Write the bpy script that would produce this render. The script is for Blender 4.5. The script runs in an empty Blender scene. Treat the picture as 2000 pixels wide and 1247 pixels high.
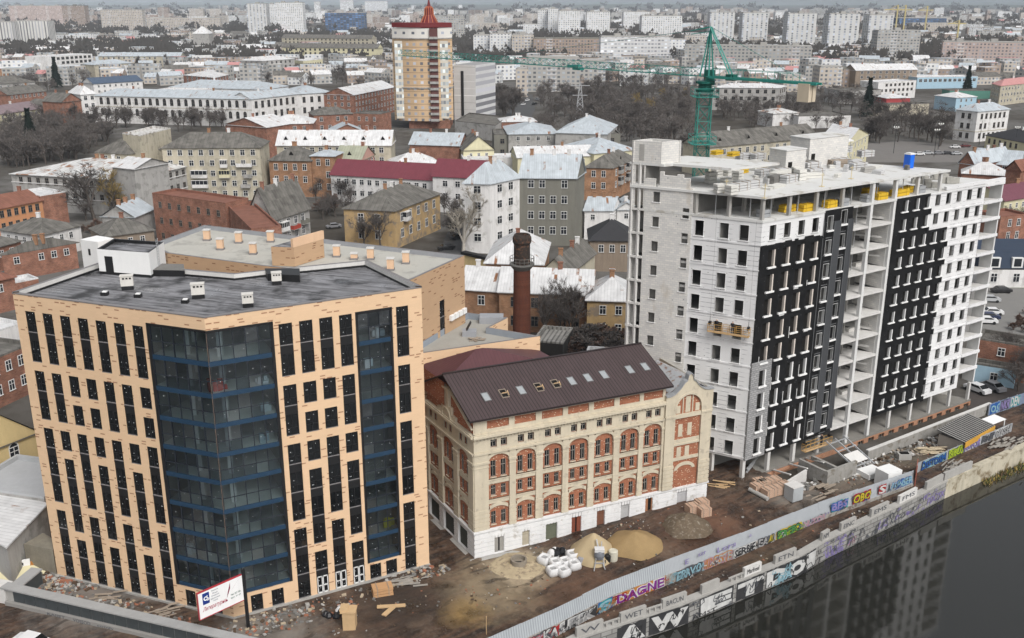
import bpy, bmesh, math, random
from math import *
from mathutils import Vector, Matrix, noise as mnoise
random.seed(7)
SC=bpy.context.scene; COL=SC.collection
# ------------------------------------------------------------------ camera model (metres, camera 62 m above the yard)
F=1941.0; CX=1000.0; CY=623.5; H=62.0; PT=atan(CY/F)
def ray(x,y):
    u=(x-CX)/F; v=-(y-CY)/F
    return (u, cos(PT)+v*sin(PT), -sin(PT)+v*cos(PT))
def g(x,y,z=0.0):
    d=ray(x,y); t=(z-H)/d[2]; return (d[0]*t,d[1]*t)
def proj(X,Y,Zz):
    z=Zz-H; dep=Y*cos(PT)-z*sin(PT); up=Y*sin(PT)+z*cos(PT)
    return (CX+F*X/dep, CY-F*up/dep)
def hz(X,Y,py):
    lo,hi=-60,400
    for _ in range(50):
        m=(lo+hi)/2
        if proj(X,Y,m)[1]>py: lo=m
        else: hi=m
    return lo
# ------------------------------------------------------------------ objects
def setp(o,label=None,cat=None,group=None,kind=None):
    if label: o['label']=label
    if cat: o['category']=cat
    if group: o['group']=group
    if kind: o['kind']=kind
    return o
def thing(name,label,cat,loc=(0,0,0),group=None,rot=0):
    o=bpy.data.objects.new(name,None); COL.objects.link(o); o.location=loc; o.empty_display_size=.5
    if rot: o.rotation_euler=(0,0,rot)
    return setp(o,label,cat,group)
class MB:
    def __init__(s): s.v=[];s.f=[];s.m=[];s.u=[]
    def face(s,pts,m=0,uv=None):
        b=len(s.v); s.v+= [tuple(p) for p in pts]; s.f.append(tuple(range(b,b+len(pts)))); s.m.append(m)
        if uv is None:
            a=Vector(pts[0]); e=None
            for k in range(1,len(pts)):
                d=Vector(pts[k])-a
                if d.length>1e-6: e=d.normalized(); break
            if e is None: e=Vector((1,0,0))
            n=Vector((0,0,0))
            for k in range(len(pts)):
                p=Vector(pts[k]);q=Vector(pts[(k+1)%len(pts)]); n+=p.cross(q)
            w=n.normalized().cross(e) if n.length>1e-9 else Vector((0,0,1))
            uv=[((Vector(p)-a).dot(e),(Vector(p)-a).dot(w)) for p in pts]
        s.u.append(uv)
    def box(s,x0,x1,y0,y1,z0,z1,m=0,T=None,skip=()):
        P=[(x0,y0,z0),(x1,y0,z0),(x1,y1,z0),(x0,y1,z0),(x0,y0,z1),(x1,y0,z1),(x1,y1,z1),(x0,y1,z1)]
        if T: P=[T(*p) for p in P]
        for k,q in (('b',(0,3,2,1)),('t',(4,5,6,7)),('f',(0,1,5,4)),('r',(1,2,6,5)),('k',(2,3,7,6)),('l',(3,0,4,7))):
            if k not in skip: s.face([P[i] for i in q],m)
    def prism(s,poly,z0,z1,m=0,mt=None,top=True,bot=False):
        n=len(poly)
        ar=sum(poly[i][0]*poly[(i+1)%n][1]-poly[(i+1)%n][0]*poly[i][1] for i in range(n))
        if ar<0: poly=poly[::-1]
        u=0
        for i in range(n):
            a=poly[i];b=poly[(i+1)%n]; L=hypot(b[0]-a[0],b[1]-a[1])
            s.face([(a[0],a[1],z0),(b[0],b[1],z0),(b[0],b[1],z1),(a[0],a[1],z1)],m,[(u,z0),(u+L,z0),(u+L,z1),(u,z1)]); u+=L
        if top: s.face([(p[0],p[1],z1) for p in poly],m if mt is None else mt,[(p[0],p[1]) for p in poly])
        if bot: s.face([(p[0],p[1],z0) for p in poly[::-1]],m,[(p[0],p[1]) for p in poly[::-1]])
    def tube(s,p,q,r0,r1=None,n=6,m=0,caps=True):
        r1=r0 if r1 is None else r1
        p=Vector(p);q=Vector(q);d=(q-p)
        if d.length<1e-6: return
        d.normalize(); a=d.orthogonal().normalized(); b=d.cross(a)
        A=[p+(a*cos(2*pi*i/n)+b*sin(2*pi*i/n))*r0 for i in range(n)]
        B=[q+(a*cos(2*pi*i/n)+b*sin(2*pi*i/n))*r1 for i in range(n)]
        for i in range(n):
            j=(i+1)%n; s.face([A[i],A[j],B[j],B[i]],m)
        if caps:
            if r0>1e-4: s.face(A[::-1],m)
            if r1>1e-4: s.face(B,m)
    def bar(s,p,q,w,h,m=0):
        p=Vector(p);q=Vector(q);d=(q-p).normalized()
        a=d.cross(Vector((0,0,1)))
        if a.length<1e-4: a=Vector((1,0,0))
        a.normalize(); b=a.cross(d)
        A=[p+a*x*w/2+b*y*h/2 for x,y in ((-1,-1),(1,-1),(1,1),(-1,1))]; B=[v+(q-p) for v in A]
        for i in range(4):
            j=(i+1)%4; s.face([A[i],A[j],B[j],B[i]],m)
        s.face(A[::-1],m); s.face(B,m)
    def lathe(s,prof,c=(0,0,0),n=16,m=0,a0=0):
        R=[[(c[0]+r*cos(a0+2*pi*i/n),c[1]+r*sin(a0+2*pi*i/n),c[2]+z) for i in range(n)] for r,z in prof]
        for k in range(len(R)-1):
            for i in range(n):
                j=(i+1)%n; s.face([R[k][i],R[k][j],R[k+1][j],R[k+1][i]],m)
        if prof[-1][0]>1e-3: s.face(R[-1],m)
    def mesh(s,name,mats,off=(0,0,0),smooth=False,merge=False):
        me=bpy.data.meshes.new(name)
        me.from_pydata([(x-off[0],y-off[1],z-off[2]) for x,y,z in s.v],[],s.f)
        for m in mats: me.materials.append(m)
        me.polygons.foreach_set('material_index',s.m)
        ul=me.uv_layers.new(name='UVMap'); ul.data.foreach_set('uv',[c for f in s.u for p in f for c in p])
        if merge:
            bm=bmesh.new(); bm.from_mesh(me); bmesh.ops.remove_doubles(bm,verts=bm.verts,dist=1e-4); bm.to_mesh(me); bm.free()
        if smooth: me.polygons.foreach_set('use_smooth',[True]*len(me.polygons))
        me.update(); return me
    def build(s,name,mats,parent=None,smooth=False,merge=False,local=False):
        if not isinstance(mats,(list,tuple)): mats=[mats]
        off=(0,0,0)
        if parent is not None and not local:
            off=Vector(parent.location)
            if parent.parent is not None: off=off+Vector(parent.parent.location)
        o=bpy.data.objects.new(name,s.mesh(name,mats,off,smooth,merge)); COL.objects.link(o)
        if parent is not None: o.parent=parent
        return o
def place(name,me,parent,loc,rz=0,sc=None):
    o=bpy.data.objects.new(name,me); COL.objects.link(o)
    off=Vector((0,0,0))
    if parent is not None:
        o.parent=parent; off=Vector(parent.location)
        if parent.parent is not None: off=off+Vector(parent.parent.location)
    o.location=Vector(loc)-off; o.rotation_euler=(0,0,rz)
    if sc: o.scale=sc
    return o
def copy_tree(o,parent=None):
    c=o.copy(); COL.objects.link(c)
    if parent is not None: c.parent=parent
    for ch in o.children: copy_tree(ch,c)
    return c
class Fr:
    "wall frame: s along, d inwards, z up"
    def __init__(s,p,q):
        s.p=p; L=hypot(q[0]-p[0],q[1]-p[1]); s.L=L; s.e=((q[0]-p[0])/L,(q[1]-p[1])/L); s.n=(-s.e[1],s.e[0]); s.rz=atan2(s.e[1],s.e[0])
    def __call__(s,a,d,z): return (s.p[0]+s.e[0]*a+s.n[0]*d, s.p[1]+s.e[1]*a+s.n[1]*d, z)
    def xy(s,a,d=0): return s(a,d,0)[:2]
def wall_holes(mb,Fm,s0,s1,z0,z1,holes,m=0,dep=.3,mr=None,d0=0.0):
    mr=m if mr is None else mr
    S=sorted({s0,s1,*[h[0] for h in holes if s0<h[0]<s1],*[h[1] for h in holes if s0<h[1]<s1]})
    Zs=sorted({z0,z1,*[h[2] for h in holes if z0<h[2]<z1],*[h[3] for h in holes if z0<h[3]<z1]})
    for i in range(len(S)-1):
        run=None
        for k in range(len(Zs)):
            ins=True
            if k<len(Zs)-1:
                a=(S[i]+S[i+1])/2;b=(Zs[k]+Zs[k+1])/2
                ins=any(h[0]<a<h[1] and h[2]<b<h[3] for h in holes)
            if not ins and run is None: run=Zs[k]
            if ins and run is not None:
                mb.face([Fm(S[i],d0,run),Fm(S[i+1],d0,run),Fm(S[i+1],d0,Zs[k]),Fm(S[i],d0,Zs[k])],m,[(S[i],run),(S[i+1],run),(S[i+1],Zs[k]),(S[i],Zs[k])]); run=None
    for a,b,c,d in [h[:4] for h in holes]:
        e=d0+dep
        mb.face([Fm(a,d0,c),Fm(a,e,c),Fm(a,e,d),Fm(a,d0,d)][::-1],mr); mb.face([Fm(b,d0,c),Fm(b,e,c),Fm(b,e,d),Fm(b,d0,d)],mr)
        mb.face([Fm(a,d0,c),Fm(b,d0,c),Fm(b,e,c),Fm(a,e,c)],mr); mb.face([Fm(a,d0,d),Fm(b,d0,d),Fm(b,e,d),Fm(a,e,d)][::-1],mr)
# ------------------------------------------------------------------ materials
class N:
    def __init__(s,name):
        s.mat=bpy.data.materials.new(name); s.mat.use_nodes=True; s.t=s.mat.node_tree; s.b=s.t.nodes['Principled BSDF']
    def n(s,typ,**kw):
        o=s.t.nodes.new(typ)
        for k,v in kw.items(): setattr(o,k,v)
        return o
    def l(s,a,b): s.t.links.new(a,b)
    def inp(s,sock,v):
        if hasattr(v,'is_output') : s.l(v,sock)
        else: sock.default_value=v
    def math(s,op,a,b=0.0,c=0.0):
        o=s.n('ShaderNodeMath',operation=op); s.inp(o.inputs[0],a); s.inp(o.inputs[1],b); s.inp(o.inputs[2],c); return o.outputs[0]
    def mix(s,f,a,b,bt='MIX'):
        o=s.n('ShaderNodeMix',data_type='RGBA',blend_type=bt); s.inp(o.inputs[0],f); s.inp(o.inputs[6],c4(a)); s.inp(o.inputs[7],c4(b)); return o.outputs[2]
    def coord(s,k='Object'):
        if not hasattr(s,'tc'): s.tc=s.n('ShaderNodeTexCoord')
        return s.tc.outputs[k]
    def vscale(s,v,sc):
        o=s.n('ShaderNodeVectorMath',operation='MULTIPLY'); s.l(v,o.inputs[0]); o.inputs[1].default_value=sc; return o.outputs[0]
    def noise(s,v,sc=1.0,det=4.0,rough=.6):
        o=s.n('ShaderNodeTexNoise'); s.l(v,o.inputs['Vector']); o.inputs['Scale'].default_value=sc; o.inputs['Detail'].default_value=det; o.inputs['Roughness'].default_value=rough; return o.outputs['Fac']
    def ramp(s,f,a,b):
        o=s.n('ShaderNodeMapRange'); s.inp(o.inputs[0],f); o.inputs[1].default_value=a; o.inputs[2].default_value=b; return o.outputs[0]
    def white(s,v):
        o=s.n('ShaderNodeTexWhiteNoise',noise_dimensions='3D'); s.l(v,o.inputs['Vector']); return o.outputs['Value']
    def sep(s,v):
        o=s.n('ShaderNodeSeparateXYZ'); s.l(v,o.inputs[0]); return o.outputs
    def comb(s,x,y,z=0.0):
        o=s.n('ShaderNodeCombineXYZ'); s.inp(o.inputs[0],x); s.inp(o.inputs[1],y); s.inp(o.inputs[2],z); return o.outputs[0]
    def bump(s,h,st=.3,d=.05):
        o=s.n('ShaderNodeBump'); o.inputs['Strength'].default_value=st; o.inputs['Distance'].default_value=d; s.l(h,o.inputs['Height']); s.l(o.outputs[0],s.b.inputs['Normal'])
    def out(s,col,rough=.8,metal=0,spec=.3):
        s.inp(s.b.inputs['Base Color'],c4(col)); s.inp(s.b.inputs['Roughness'],rough); s.b.inputs['Metallic'].default_value=metal; s.b.inputs['Specular IOR Level'].default_value=spec; return s.mat
def c4(c): return (*c,1.0) if isinstance(c,tuple) and len(c)==3 else c
def mul(c,k): return tuple(min(1,x*k) for x in c)
MATS={}
def M(name,col,rough=.85,var=.18,sc=.6,fine=6.0,streak=.12,spec=.25,metal=0,bump=0,stain=None,stain_amt=.0):
    if name in MATS: return MATS[name]
    n=N(name); co=n.coord()
    a=n.noise(co,sc,4); b=n.noise(co,fine,3)
    s=n.noise(n.vscale(co,(1.3,1.3,.12)),1.0,3)
    k=n.math('ADD',n.math('MULTIPLY',a,var*1.6),n.math('MULTIPLY',b,var)); k=n.math('ADD',k,n.math('MULTIPLY',s,streak*1.6)); 
    k=n.math('ADD',k,1-(var*1.3+streak*.8))
    v=n.n('ShaderNodeVectorMath',operation='SCALE'); v.inputs[0].default_value=col; n.l(k,v.inputs['Scale'])
    c=v.outputs[0]
    if stain: c=n.mix(n.ramp(n.noise(co,sc*1.7,5),.62-stain_amt*.25,.72-stain_amt*.2),c,stain)
    if bump: n.bump(b,bump)
    MATS[name]=n.out(c,rough,metal,spec); return MATS[name]
def roofmat(name,col,pitch=.55,var=.2,rust=0,spec=.3,rough=.55,dirt=.3,seamw=.14,seamd=.22):
    if name in MATS: return MATS[name]
    n=N(name); uv=n.coord('UV'); co=n.coord(); x=n.sep(uv)[0]
    st=n.math('FRACT',n.math('DIVIDE',x,pitch)); seam=n.math('LESS_THAN',st,seamw)
    cell=n.white(n.comb(n.math('FLOOR',n.math('DIVIDE',x,pitch)),n.math('FLOOR',n.math('DIVIDE',n.sep(uv)[1],2.6))))
    k=n.math('ADD',n.math('MULTIPLY',cell,var),n.math('MULTIPLY',n.noise(co,.5,5),dirt*1.6)); k=n.math('ADD',k,1-var*.5-dirt*.8); k=n.math('SUBTRACT',k,n.math('MULTIPLY',seam,seamd))
    v=n.n('ShaderNodeVectorMath',operation='SCALE'); v.inputs[0].default_value=col; n.l(k,v.inputs['Scale']); c=v.outputs[0]
    if rust:
        f=n.math('MULTIPLY',n.ramp(n.noise(co,.35,5),.5,.62),n.math('LESS_THAN',cell,rust)); c=n.mix(f,c,(.25,.12,.06))
    n.bump(st,.35,.04)
    MATS[name]=n.out(c,rough,0,spec); return MATS[name]
def brickmat(name,c1,c2,mortar=(.35,.32,.28),sx=.25,sz=.075,speck=0,var=.35,bump=.2):
    if name in MATS: return MATS[name]
    n=N(name); uv=n.coord('UV'); co=n.coord()
    b=n.n('ShaderNodeTexBrick'); n.l(uv,b.inputs['Vector']); b.inputs['Scale'].default_value=1
    b.inputs['Color1'].default_value=c4(c1); b.inputs['Color2'].default_value=c4(c2); b.inputs['Mortar'].default_value=c4(mortar)
    b.inputs['Brick Width'].default_value=sx; b.inputs['Row Height'].default_value=sz; b.inputs['Mortar Size'].default_value=sz*.1
    k=n.math('ADD',n.math('MULTIPLY',n.noise(co,.5,5),var*1.6),1-var*.85)
    v=n.n('ShaderNodeVectorMath',operation='SCALE'); n.l(b.outputs['Color'],v.inputs[0]); n.l(k,v.inputs['Scale']); c=v.outputs[0]
    if speck:
        w=n.n('ShaderNodeTexVoronoi'); n.l(n.vscale(co,(1,1,1.6)),w.inputs['Vector']); w.inputs['Scale'].default_value=2.6
        c=n.mix(n.math('LESS_THAN',w.outputs['Distance'],speck),c,(.62,.5,.36))
    MATS[name]=n.out(c,.9,0,.2); return MATS[name]
def gridmat(name,wall,glass=(.05,.06,.075),pw=3.0,ph=3.0,fx=(.25,.75),fz=(.3,.8),bal=.0,balc=(.5,.5,.5),var=.25,band=0,rough=.8):
    "far facade: real-scale window rows as a surface pattern"
    if name in MATS: return MATS[name]
    n=N(name); uv=n.coord('UV'); co=n.coord(); s=n.sep(uv)
    a=n.math('DIVIDE',s[0],pw); b=n.math('DIVIDE',s[1],ph); fa=n.math('FRACT',a); fb=n.math('FRACT',b)
    def inr(f,lo,hi): return n.math('MULTIPLY',n.math('GREATER_THAN',f,lo),n.math('LESS_THAN',f,hi))
    w=n.math('MULTIPLY',inr(fa,*fx),inr(fb,*fz))
    cell=n.white(n.comb(n.math('FLOOR',a),n.math('FLOOR',b))); colr=n.white(n.comb(n.math('FLOOR',n.math('MULTIPLY',a,.5)),3.3))
    gl=n.mix(n.math('MULTIPLY',cell,cell),glass,mul(glass,4.5))
    k=n.math('ADD',n.math('MULTIPLY',n.noise(co,.12,5),var*1.5),1-var*.75)
    v=n.n('ShaderNodeVectorMath',operation='SCALE'); v.inputs[0].default_value=wall; n.l(k,v.inputs['Scale']); c=v.outputs[0]
    if band: c=n.mix(inr(fb,0,.1),c,mul(wall,.6))
    if bal:
        f=n.math('MULTIPLY',n.math('LESS_THAN',colr,bal),inr(fb,.08,.42)); c=n.mix(f,c,balc)
    c=n.mix(w,c,gl)
    nz=n.n('ShaderNodeNewGeometry'); up=n.math('GREATER_THAN',n.math('ABSOLUTE',n.sep(nz.outputs['Normal'])[2]),.5)
    c=n.mix(up,c,mul(wall,.55))
    MATS[name]=n.out(c,rough,0,.25); return MATS[name]
def text_mesh(s,size=1.0,off=.0,shear=0,ext=.01):
    cu=bpy.data.curves.new('lettering','FONT'); cu.body=s; cu.size=size; cu.offset=off; cu.shear=shear; cu.extrude=ext; cu.align_x='CENTER'; cu.align_y='CENTER'; cu.resolution_u=2
    o=bpy.data.objects.new('lettering',cu); COL.objects.link(o); dg=bpy.context.evaluated_depsgraph_get(); dg.update()
    me=bpy.data.meshes.new_from_object(o.evaluated_get(dg)); bpy.data.objects.remove(o); bpy.data.curves.remove(cu); return me
def wall_text(parent,name,s,Fm,a,z,w,h,mat,d=-.02,rot=0,off=.0,shear=0,jit=0):
    "lettering fitted into a w x h box centred at (a,z) on the wall frame"
    me=text_mesh(s,1.0,off,shear); xs=[v.co.x for v in me.vertices]; ys=[v.co.y for v in me.vertices]
    if not xs: return
    sx=w/(max(xs)-min(xs)); sy=h/(max(ys)-min(ys)); mx=(max(xs)+min(xs))/2; my=(max(ys)+min(ys))/2
    pl=Vector(parent.location)+(Vector(parent.parent.location) if parent.parent else Vector((0,0,0)))
    for v in me.vertices:
        x=(v.co.x-mx)*sx; y=(v.co.y-my)*sy
        if jit:
            q=mnoise.noise_vector((x*1.1/h+a,y*.9/h,z+len(s))); x+=q.x*h*jit; y+=q.y*h*jit
        x,y=x*cos(rot)-y*sin(rot),x*sin(rot)+y*cos(rot)
        q=Fm(a+x,d-v.co.z,z+y); v.co=Vector(q)-pl
    me.materials.clear(); me.materials.append(mat)
    o=bpy.data.objects.new(name,me); COL.objects.link(o); o.parent=parent; return o
concrete=M('concrete',(.36,.35,.33),.9,.25,.5,8,.15,bump=.15)
concrete_lt=M('pale concrete',(.58,.57,.55),.9,.2,.5,8,.15,bump=.1)
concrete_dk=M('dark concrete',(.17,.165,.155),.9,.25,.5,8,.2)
white_paint=M('white paint',(.78,.78,.77),.8,.06,.8,8,.08)
black_metal=M('black metal',(.012,.012,.013),.45,.2,2,9,0,spec=.4)
glass_dark=M('dark window glass',(.007,.008,.009),.12,.3,1.2,3,0,spec=.5)
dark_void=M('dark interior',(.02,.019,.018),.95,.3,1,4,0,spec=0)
frame_white=M('white window frame',(.7,.7,.69),.6,.05)
steel=M('galvanised steel',(.45,.46,.47),.5,.15,1,8,.1,metal=.3)
wood=M('raw timber',(.52,.36,.2),.8,.2,1,10,.1)
wood_old=M('weathered timber',(.3,.25,.2),.9,.25,1,10,.1)
yellow=M('yellow insulation wrap',(.62,.4,.03),.6,.12,1.2,7,.05)
# ================================================================== peach office block with blue corner glazing
def peach_mat(name,col,dash,dens=.14):
    n=N(name); uv=n.coord('UV'); co=n.coord(); s=n.sep(uv)
    b=n.math('DIVIDE',s[1],.29); row=n.math('FLOOR',b)
    a=n.math('DIVIDE',n.math('ADD',s[0],n.math('MULTIPLY',n.white(n.comb(row,7.1)),.75)),.75)
    cell=n.white(n.comb(n.math('FLOOR',a),row)); fa=n.math('FRACT',a); fb=n.math('FRACT',b)
    m=n.math('MULTIPLY',n.math('LESS_THAN',cell,dens),n.math('MULTIPLY',n.math('LESS_THAN',n.math('ABSOLUTE',n.math('SUBTRACT',fa,.5)),.36),n.math('LESS_THAN',n.math('ABSOLUTE',n.math('SUBTRACT',fb,.5)),.2)))
    j=n.math('LESS_THAN',fb,.05)
    k=n.math('ADD',n.math('MULTIPLY',n.noise(co,.25,4),.16),.93); k=n.math('SUBTRACT',k,n.math('MULTIPLY',j,.07)); k=n.math('ADD',k,n.math('MULTIPLY',n.math('SUBTRACT',cell,.5),.05))
    v=n.n('ShaderNodeVectorMath',operation='SCALE'); v.inputs[0].default_value=col; n.l(k,v.inputs['Scale'])
    return n.out(n.mix(m,v.outputs[0],dash),.75,0,.25)
peach=peach_mat('peach facade tile',(.69,.485,.31),(.33,.17,.1))
peach_shaded=peach_mat('shaded peach facade tile',(.47,.315,.195),(.22,.11,.06))  # darker copy of the peach tile, the wing's shade put into the colour
cap_metal=M('grey coping',(.2,.19,.19),.5,.15)
def roll_roof(name,col,stripe,pitch=.95,ang=0.,pud=.3):
    n=N(name); co=n.coord(); s=n.sep(co)
    x=n.math('ADD',n.math('MULTIPLY',s[0],cos(ang)),n.math('MULTIPLY',s[1],sin(ang)))
    x=n.math('ADD',x,n.math('MULTIPLY',n.noise(co,.4,3),.5))
    t=n.math('FRACT',n.math('DIVIDE',x,pitch)); row=n.white(n.comb(n.math('FLOOR',n.math('DIVIDE',x,pitch)),1.7))
    k=n.math('ADD',n.math('MULTIPLY',n.noise(co,.45,6,.7),stripe*2.2),n.math('MULTIPLY',row,stripe*.6)); k=n.math('ADD',k,n.math('MULTIPLY',n.math('SUBTRACT',t,.5),stripe*1.2)); k=n.math('ADD',k,1-stripe*1.3); k=n.math('SUBTRACT',k,n.math('MULTIPLY',n.math('LESS_THAN',t,.14),.4))
    v=n.n('ShaderNodeVectorMath',operation='SCALE'); v.inputs[0].default_value=col; n.l(k,v.inputs['Scale'])
    y=n.math('SUBTRACT',n.math('MULTIPLY',s[1],cos(ang)),n.math('MULTIPLY',s[0],sin(ang)))
    st=n.noise(n.comb(n.math('MULTIPLY',x,1.5),n.math('MULTIPLY',y,.22)),.8,5,.65); c=n.mix(n.ramp(st,.42,.68),v.outputs[0],mul(col,2.3)); c=n.mix(n.ramp(n.noise(co,.3,5,.6),.52,.66),c,mul(col,.35))
    wet=n.ramp(n.noise(co,.22,4),.5,.62)
    return n.out(c,n.math('SUBTRACT',.75,n.math('MULTIPLY',wet,pud)),0,.35)
tar_roof=roll_roof('bitumen roof',(.12,.12,.126),.6,.8,1.22,.5)
pale_roof=M('pale membrane roof',(.44,.43,.39),.85,.16,.25,3,.0,stain=(.34,.33,.3),stain_amt=.35)
blue_alu=M('dark blue aluminium',(.012,.04,.08),.45,.25,.8,5,.1,spec=.5)
navy_alu=M('black blue aluminium',(.02,.025,.035),.4,.1,1,5,0,spec=.5)
film=M('protective film dot',(.75,.78,.8),.5,0)
def clear_glass(name,tint,refl=.13):
    n=N(name); t=n.n('ShaderNodeBsdfTransparent'); t.inputs[0].default_value=c4(tint); gl=n.n('ShaderNodeBsdfGlossy'); gl.inputs['Roughness'].default_value=.03; gl.inputs[0].default_value=(.9,.95,1,1)
    co=n.coord(); bp=n.n('ShaderNodeBump'); bp.inputs['Strength'].default_value=.5; bp.inputs['Distance'].default_value=.4; n.l(n.noise(co,.45,3),bp.inputs['Height']); n.l(bp.outputs[0],gl.inputs['Normal'])
    fr=n.n('ShaderNodeFresnel'); fr.inputs[0].default_value=1.5
    f=n.math('MULTIPLY_ADD',fr.outputs[0],.8,refl*.4)
    m=n.n('ShaderNodeMixShader'); n.l(f,m.inputs[0]); n.l(t.outputs[0],m.inputs[1]); n.l(gl.outputs[0],m.inputs[2]); n.l(m.outputs[0],n.t.nodes['Material Output'].inputs[0]); return n.mat
tinted=clear_glass('blue grey tinted glass',(.64,.74,.77),.1)
tinted_dk=clear_glass('darker tinted glass',(.36,.44,.48),.12); tinted_rf=clear_glass('reflective tinted glass',(.76,.83,.85),.3)
A=(-51.3,98.0);B=(-29.2,89.8);C=(-9.5,100.2); ZT=33.3; ZR=32.75
roofpoly=[A,B,C]+[g(716.7,510.5,ZT),g(518,529.7,ZT),g(459,536.5,ZT),g(326,525,ZT),g(192,516,ZT)]
office=thing('office_building','nearest peach tiled office block with blue glazed corner and black roof','building',(-29.2,89.8,0))
FL_=Fr(A,B); FR_=Fr(B,C)
fz=lambda f:31.55-(10-f)*3.262
stripsL=[[(10,9),(8,7),(6,4),(3,1)],[(10,9),(8,7),(6,6),(5,3),(2,1)],[(10,9),(8,8),(7,7),(6,4),(3,1)],[(10,9),(8,8),(7,7),(6,6),(5,3),(2,1)],[(10,9),(8,7),(6,4),(3,1)],[(10,9),(8,7),(6,6),(5,3),(2,1)],[(10,9),(8,8),(7,7),(6,4),(3,1)]]
stripsR=[[(10,9),(8,7),(6,4),(3,1)],[(10,9),(8,8),(7,7),(6,6),(5,3),(2,1)],[(10,9),(8,8),(7,7),(6,4),(3,1)],[(10,9),(8,7),(6,6),(5,3),(2,1)],[(10,9),(8,7),(6,4),(3,1)]]
holesL=[];holesR=[];wins=[]
def zb(f): return max(fz(f)-2.3,.3)
for k,col in enumerate(stripsL):
    for a,b in col:
        h=(1.25+2.262*k,2.57+2.262*k,zb(b),fz(a)); holesL.append(h); wins.append((FL_,h,a,b,(k in (2,3) and b==1)))
ss=[6.98+2.065*k for k in range(4)]+[19.35]
for k,col in enumerate(stripsR):
    for a,b in col:
        h=(ss[k],ss[k]+1.36,zb(b),fz(a)); holesR.append(h); wins.append((FR_,h,a,b,(k in (1,2,3) and b==1)))
gL=(16.6,23.6,2.75,31.95); gR=(.05,6.45,2.75,31.9); g2=(14.9,18.9,2.4,31.6)
LB=FL_.L; gLx=(16.6,LB,2.75,31.95)
for h in ((17.6,18.9,.3,2.3),(21.0,22.2,.3,2.2)): holesL.append(h); wins.append((FL_,h,1,1,False))
for h in ((1.9,3.15,.3,2.25),(4.1,5.4,.3,2.25),(15.15,16.45,.3,2.1),(17.05,18.35,.3,2.1)): holesR.append(h); wins.append((FR_,h,1,1,False))
mb=MB()
wall_holes(mb,FL_,0,LB,.3,ZT,holesL+[(16.6,LB+.01,2.75,31.95)],0,.22)
wall_holes(mb,FR_,0,FR_.L,.3,ZT,holesR+[(-.01,6.45,2.75,31.9),g2],0,.22)
n=len(roofpoly); u=0
for i in range(2,n):
    a=roofpoly[i];b=roofpoly[(i+1)%n]
    L=hypot(b[0]-a[0],b[1]-a[1]); mb.face([(*a,0),(*b,0),(*b,ZT),(*a,ZT)],0,[(u,0),(u+L,0),(u+L,ZT),(u,ZT)]); u+=L
mb.build('wall',[peach],office)
pl=MB()
for Fm in (FL_,FR_): pl.box(-.05,Fm.L+.05,-.18,.25,-.5,.3,0,Fm)
pl.build('plinth',[concrete],office)
# roof with coping
def inset(poly,d):
    n=len(poly); out=[]
    ar=sum(poly[i][0]*poly[(i+1)%n][1]-poly[(i+1)%n][0]*poly[i][1] for i in range(n)); sg=1 if ar>0 else -1
    for i in range(n):
        p0=Vector(poly[i-1]);p1=Vector(poly[i]);p2=Vector(poly[(i+1)%n])
        e1=(p1-p0).normalized();e2=(p2-p1).normalized(); n1=Vector((-e1.y,e1.x))*sg;n2=Vector((-e2.y,e2.x))*sg
        b=(n1+n2); b=b/max(b.length_squared/2,.3); q=p1+b*d; out.append((q.x,q.y))
    return out
inn=inset(roofpoly,.45)
mb=MB(); mb.face([(*p,ZR) for p in inn]); mb.build('roof',[tar_roof],office)
mb=MB()
for i in range(n):
    a,b=roofpoly[i],roofpoly[(i+1)%n];c,d=inn[(i+1)%n],inn[i]; dz=0 if i<2 else .12
    mb.face([(*a,ZT+.02+dz),(*b,ZT+.02+dz),(*c,ZT+.02+dz),(*d,ZT+.02+dz)],0)
    a2,b2=inset(roofpoly,-.04)[i],inset(roofpoly,-.04)[(i+1)%n]
    mb.face([(*a2,ZT-.05),(*b2,ZT-.05),(*b2,ZT+.02+dz),(*a2,ZT+.02+dz)],0)
    mb.face([(*d,ZT+.02+dz),(*c,ZT+.02+dz),(*c,ZT-.3),(*d,ZT-.3)],1 if i>=2 else 0)
    mb.face([(*d,ZT-.3),(*c,ZT-.3),(*c,ZR),(*d,ZR)],2)
mb.build('parapet',[cap_metal,concrete_lt,black_metal],office)
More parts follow.
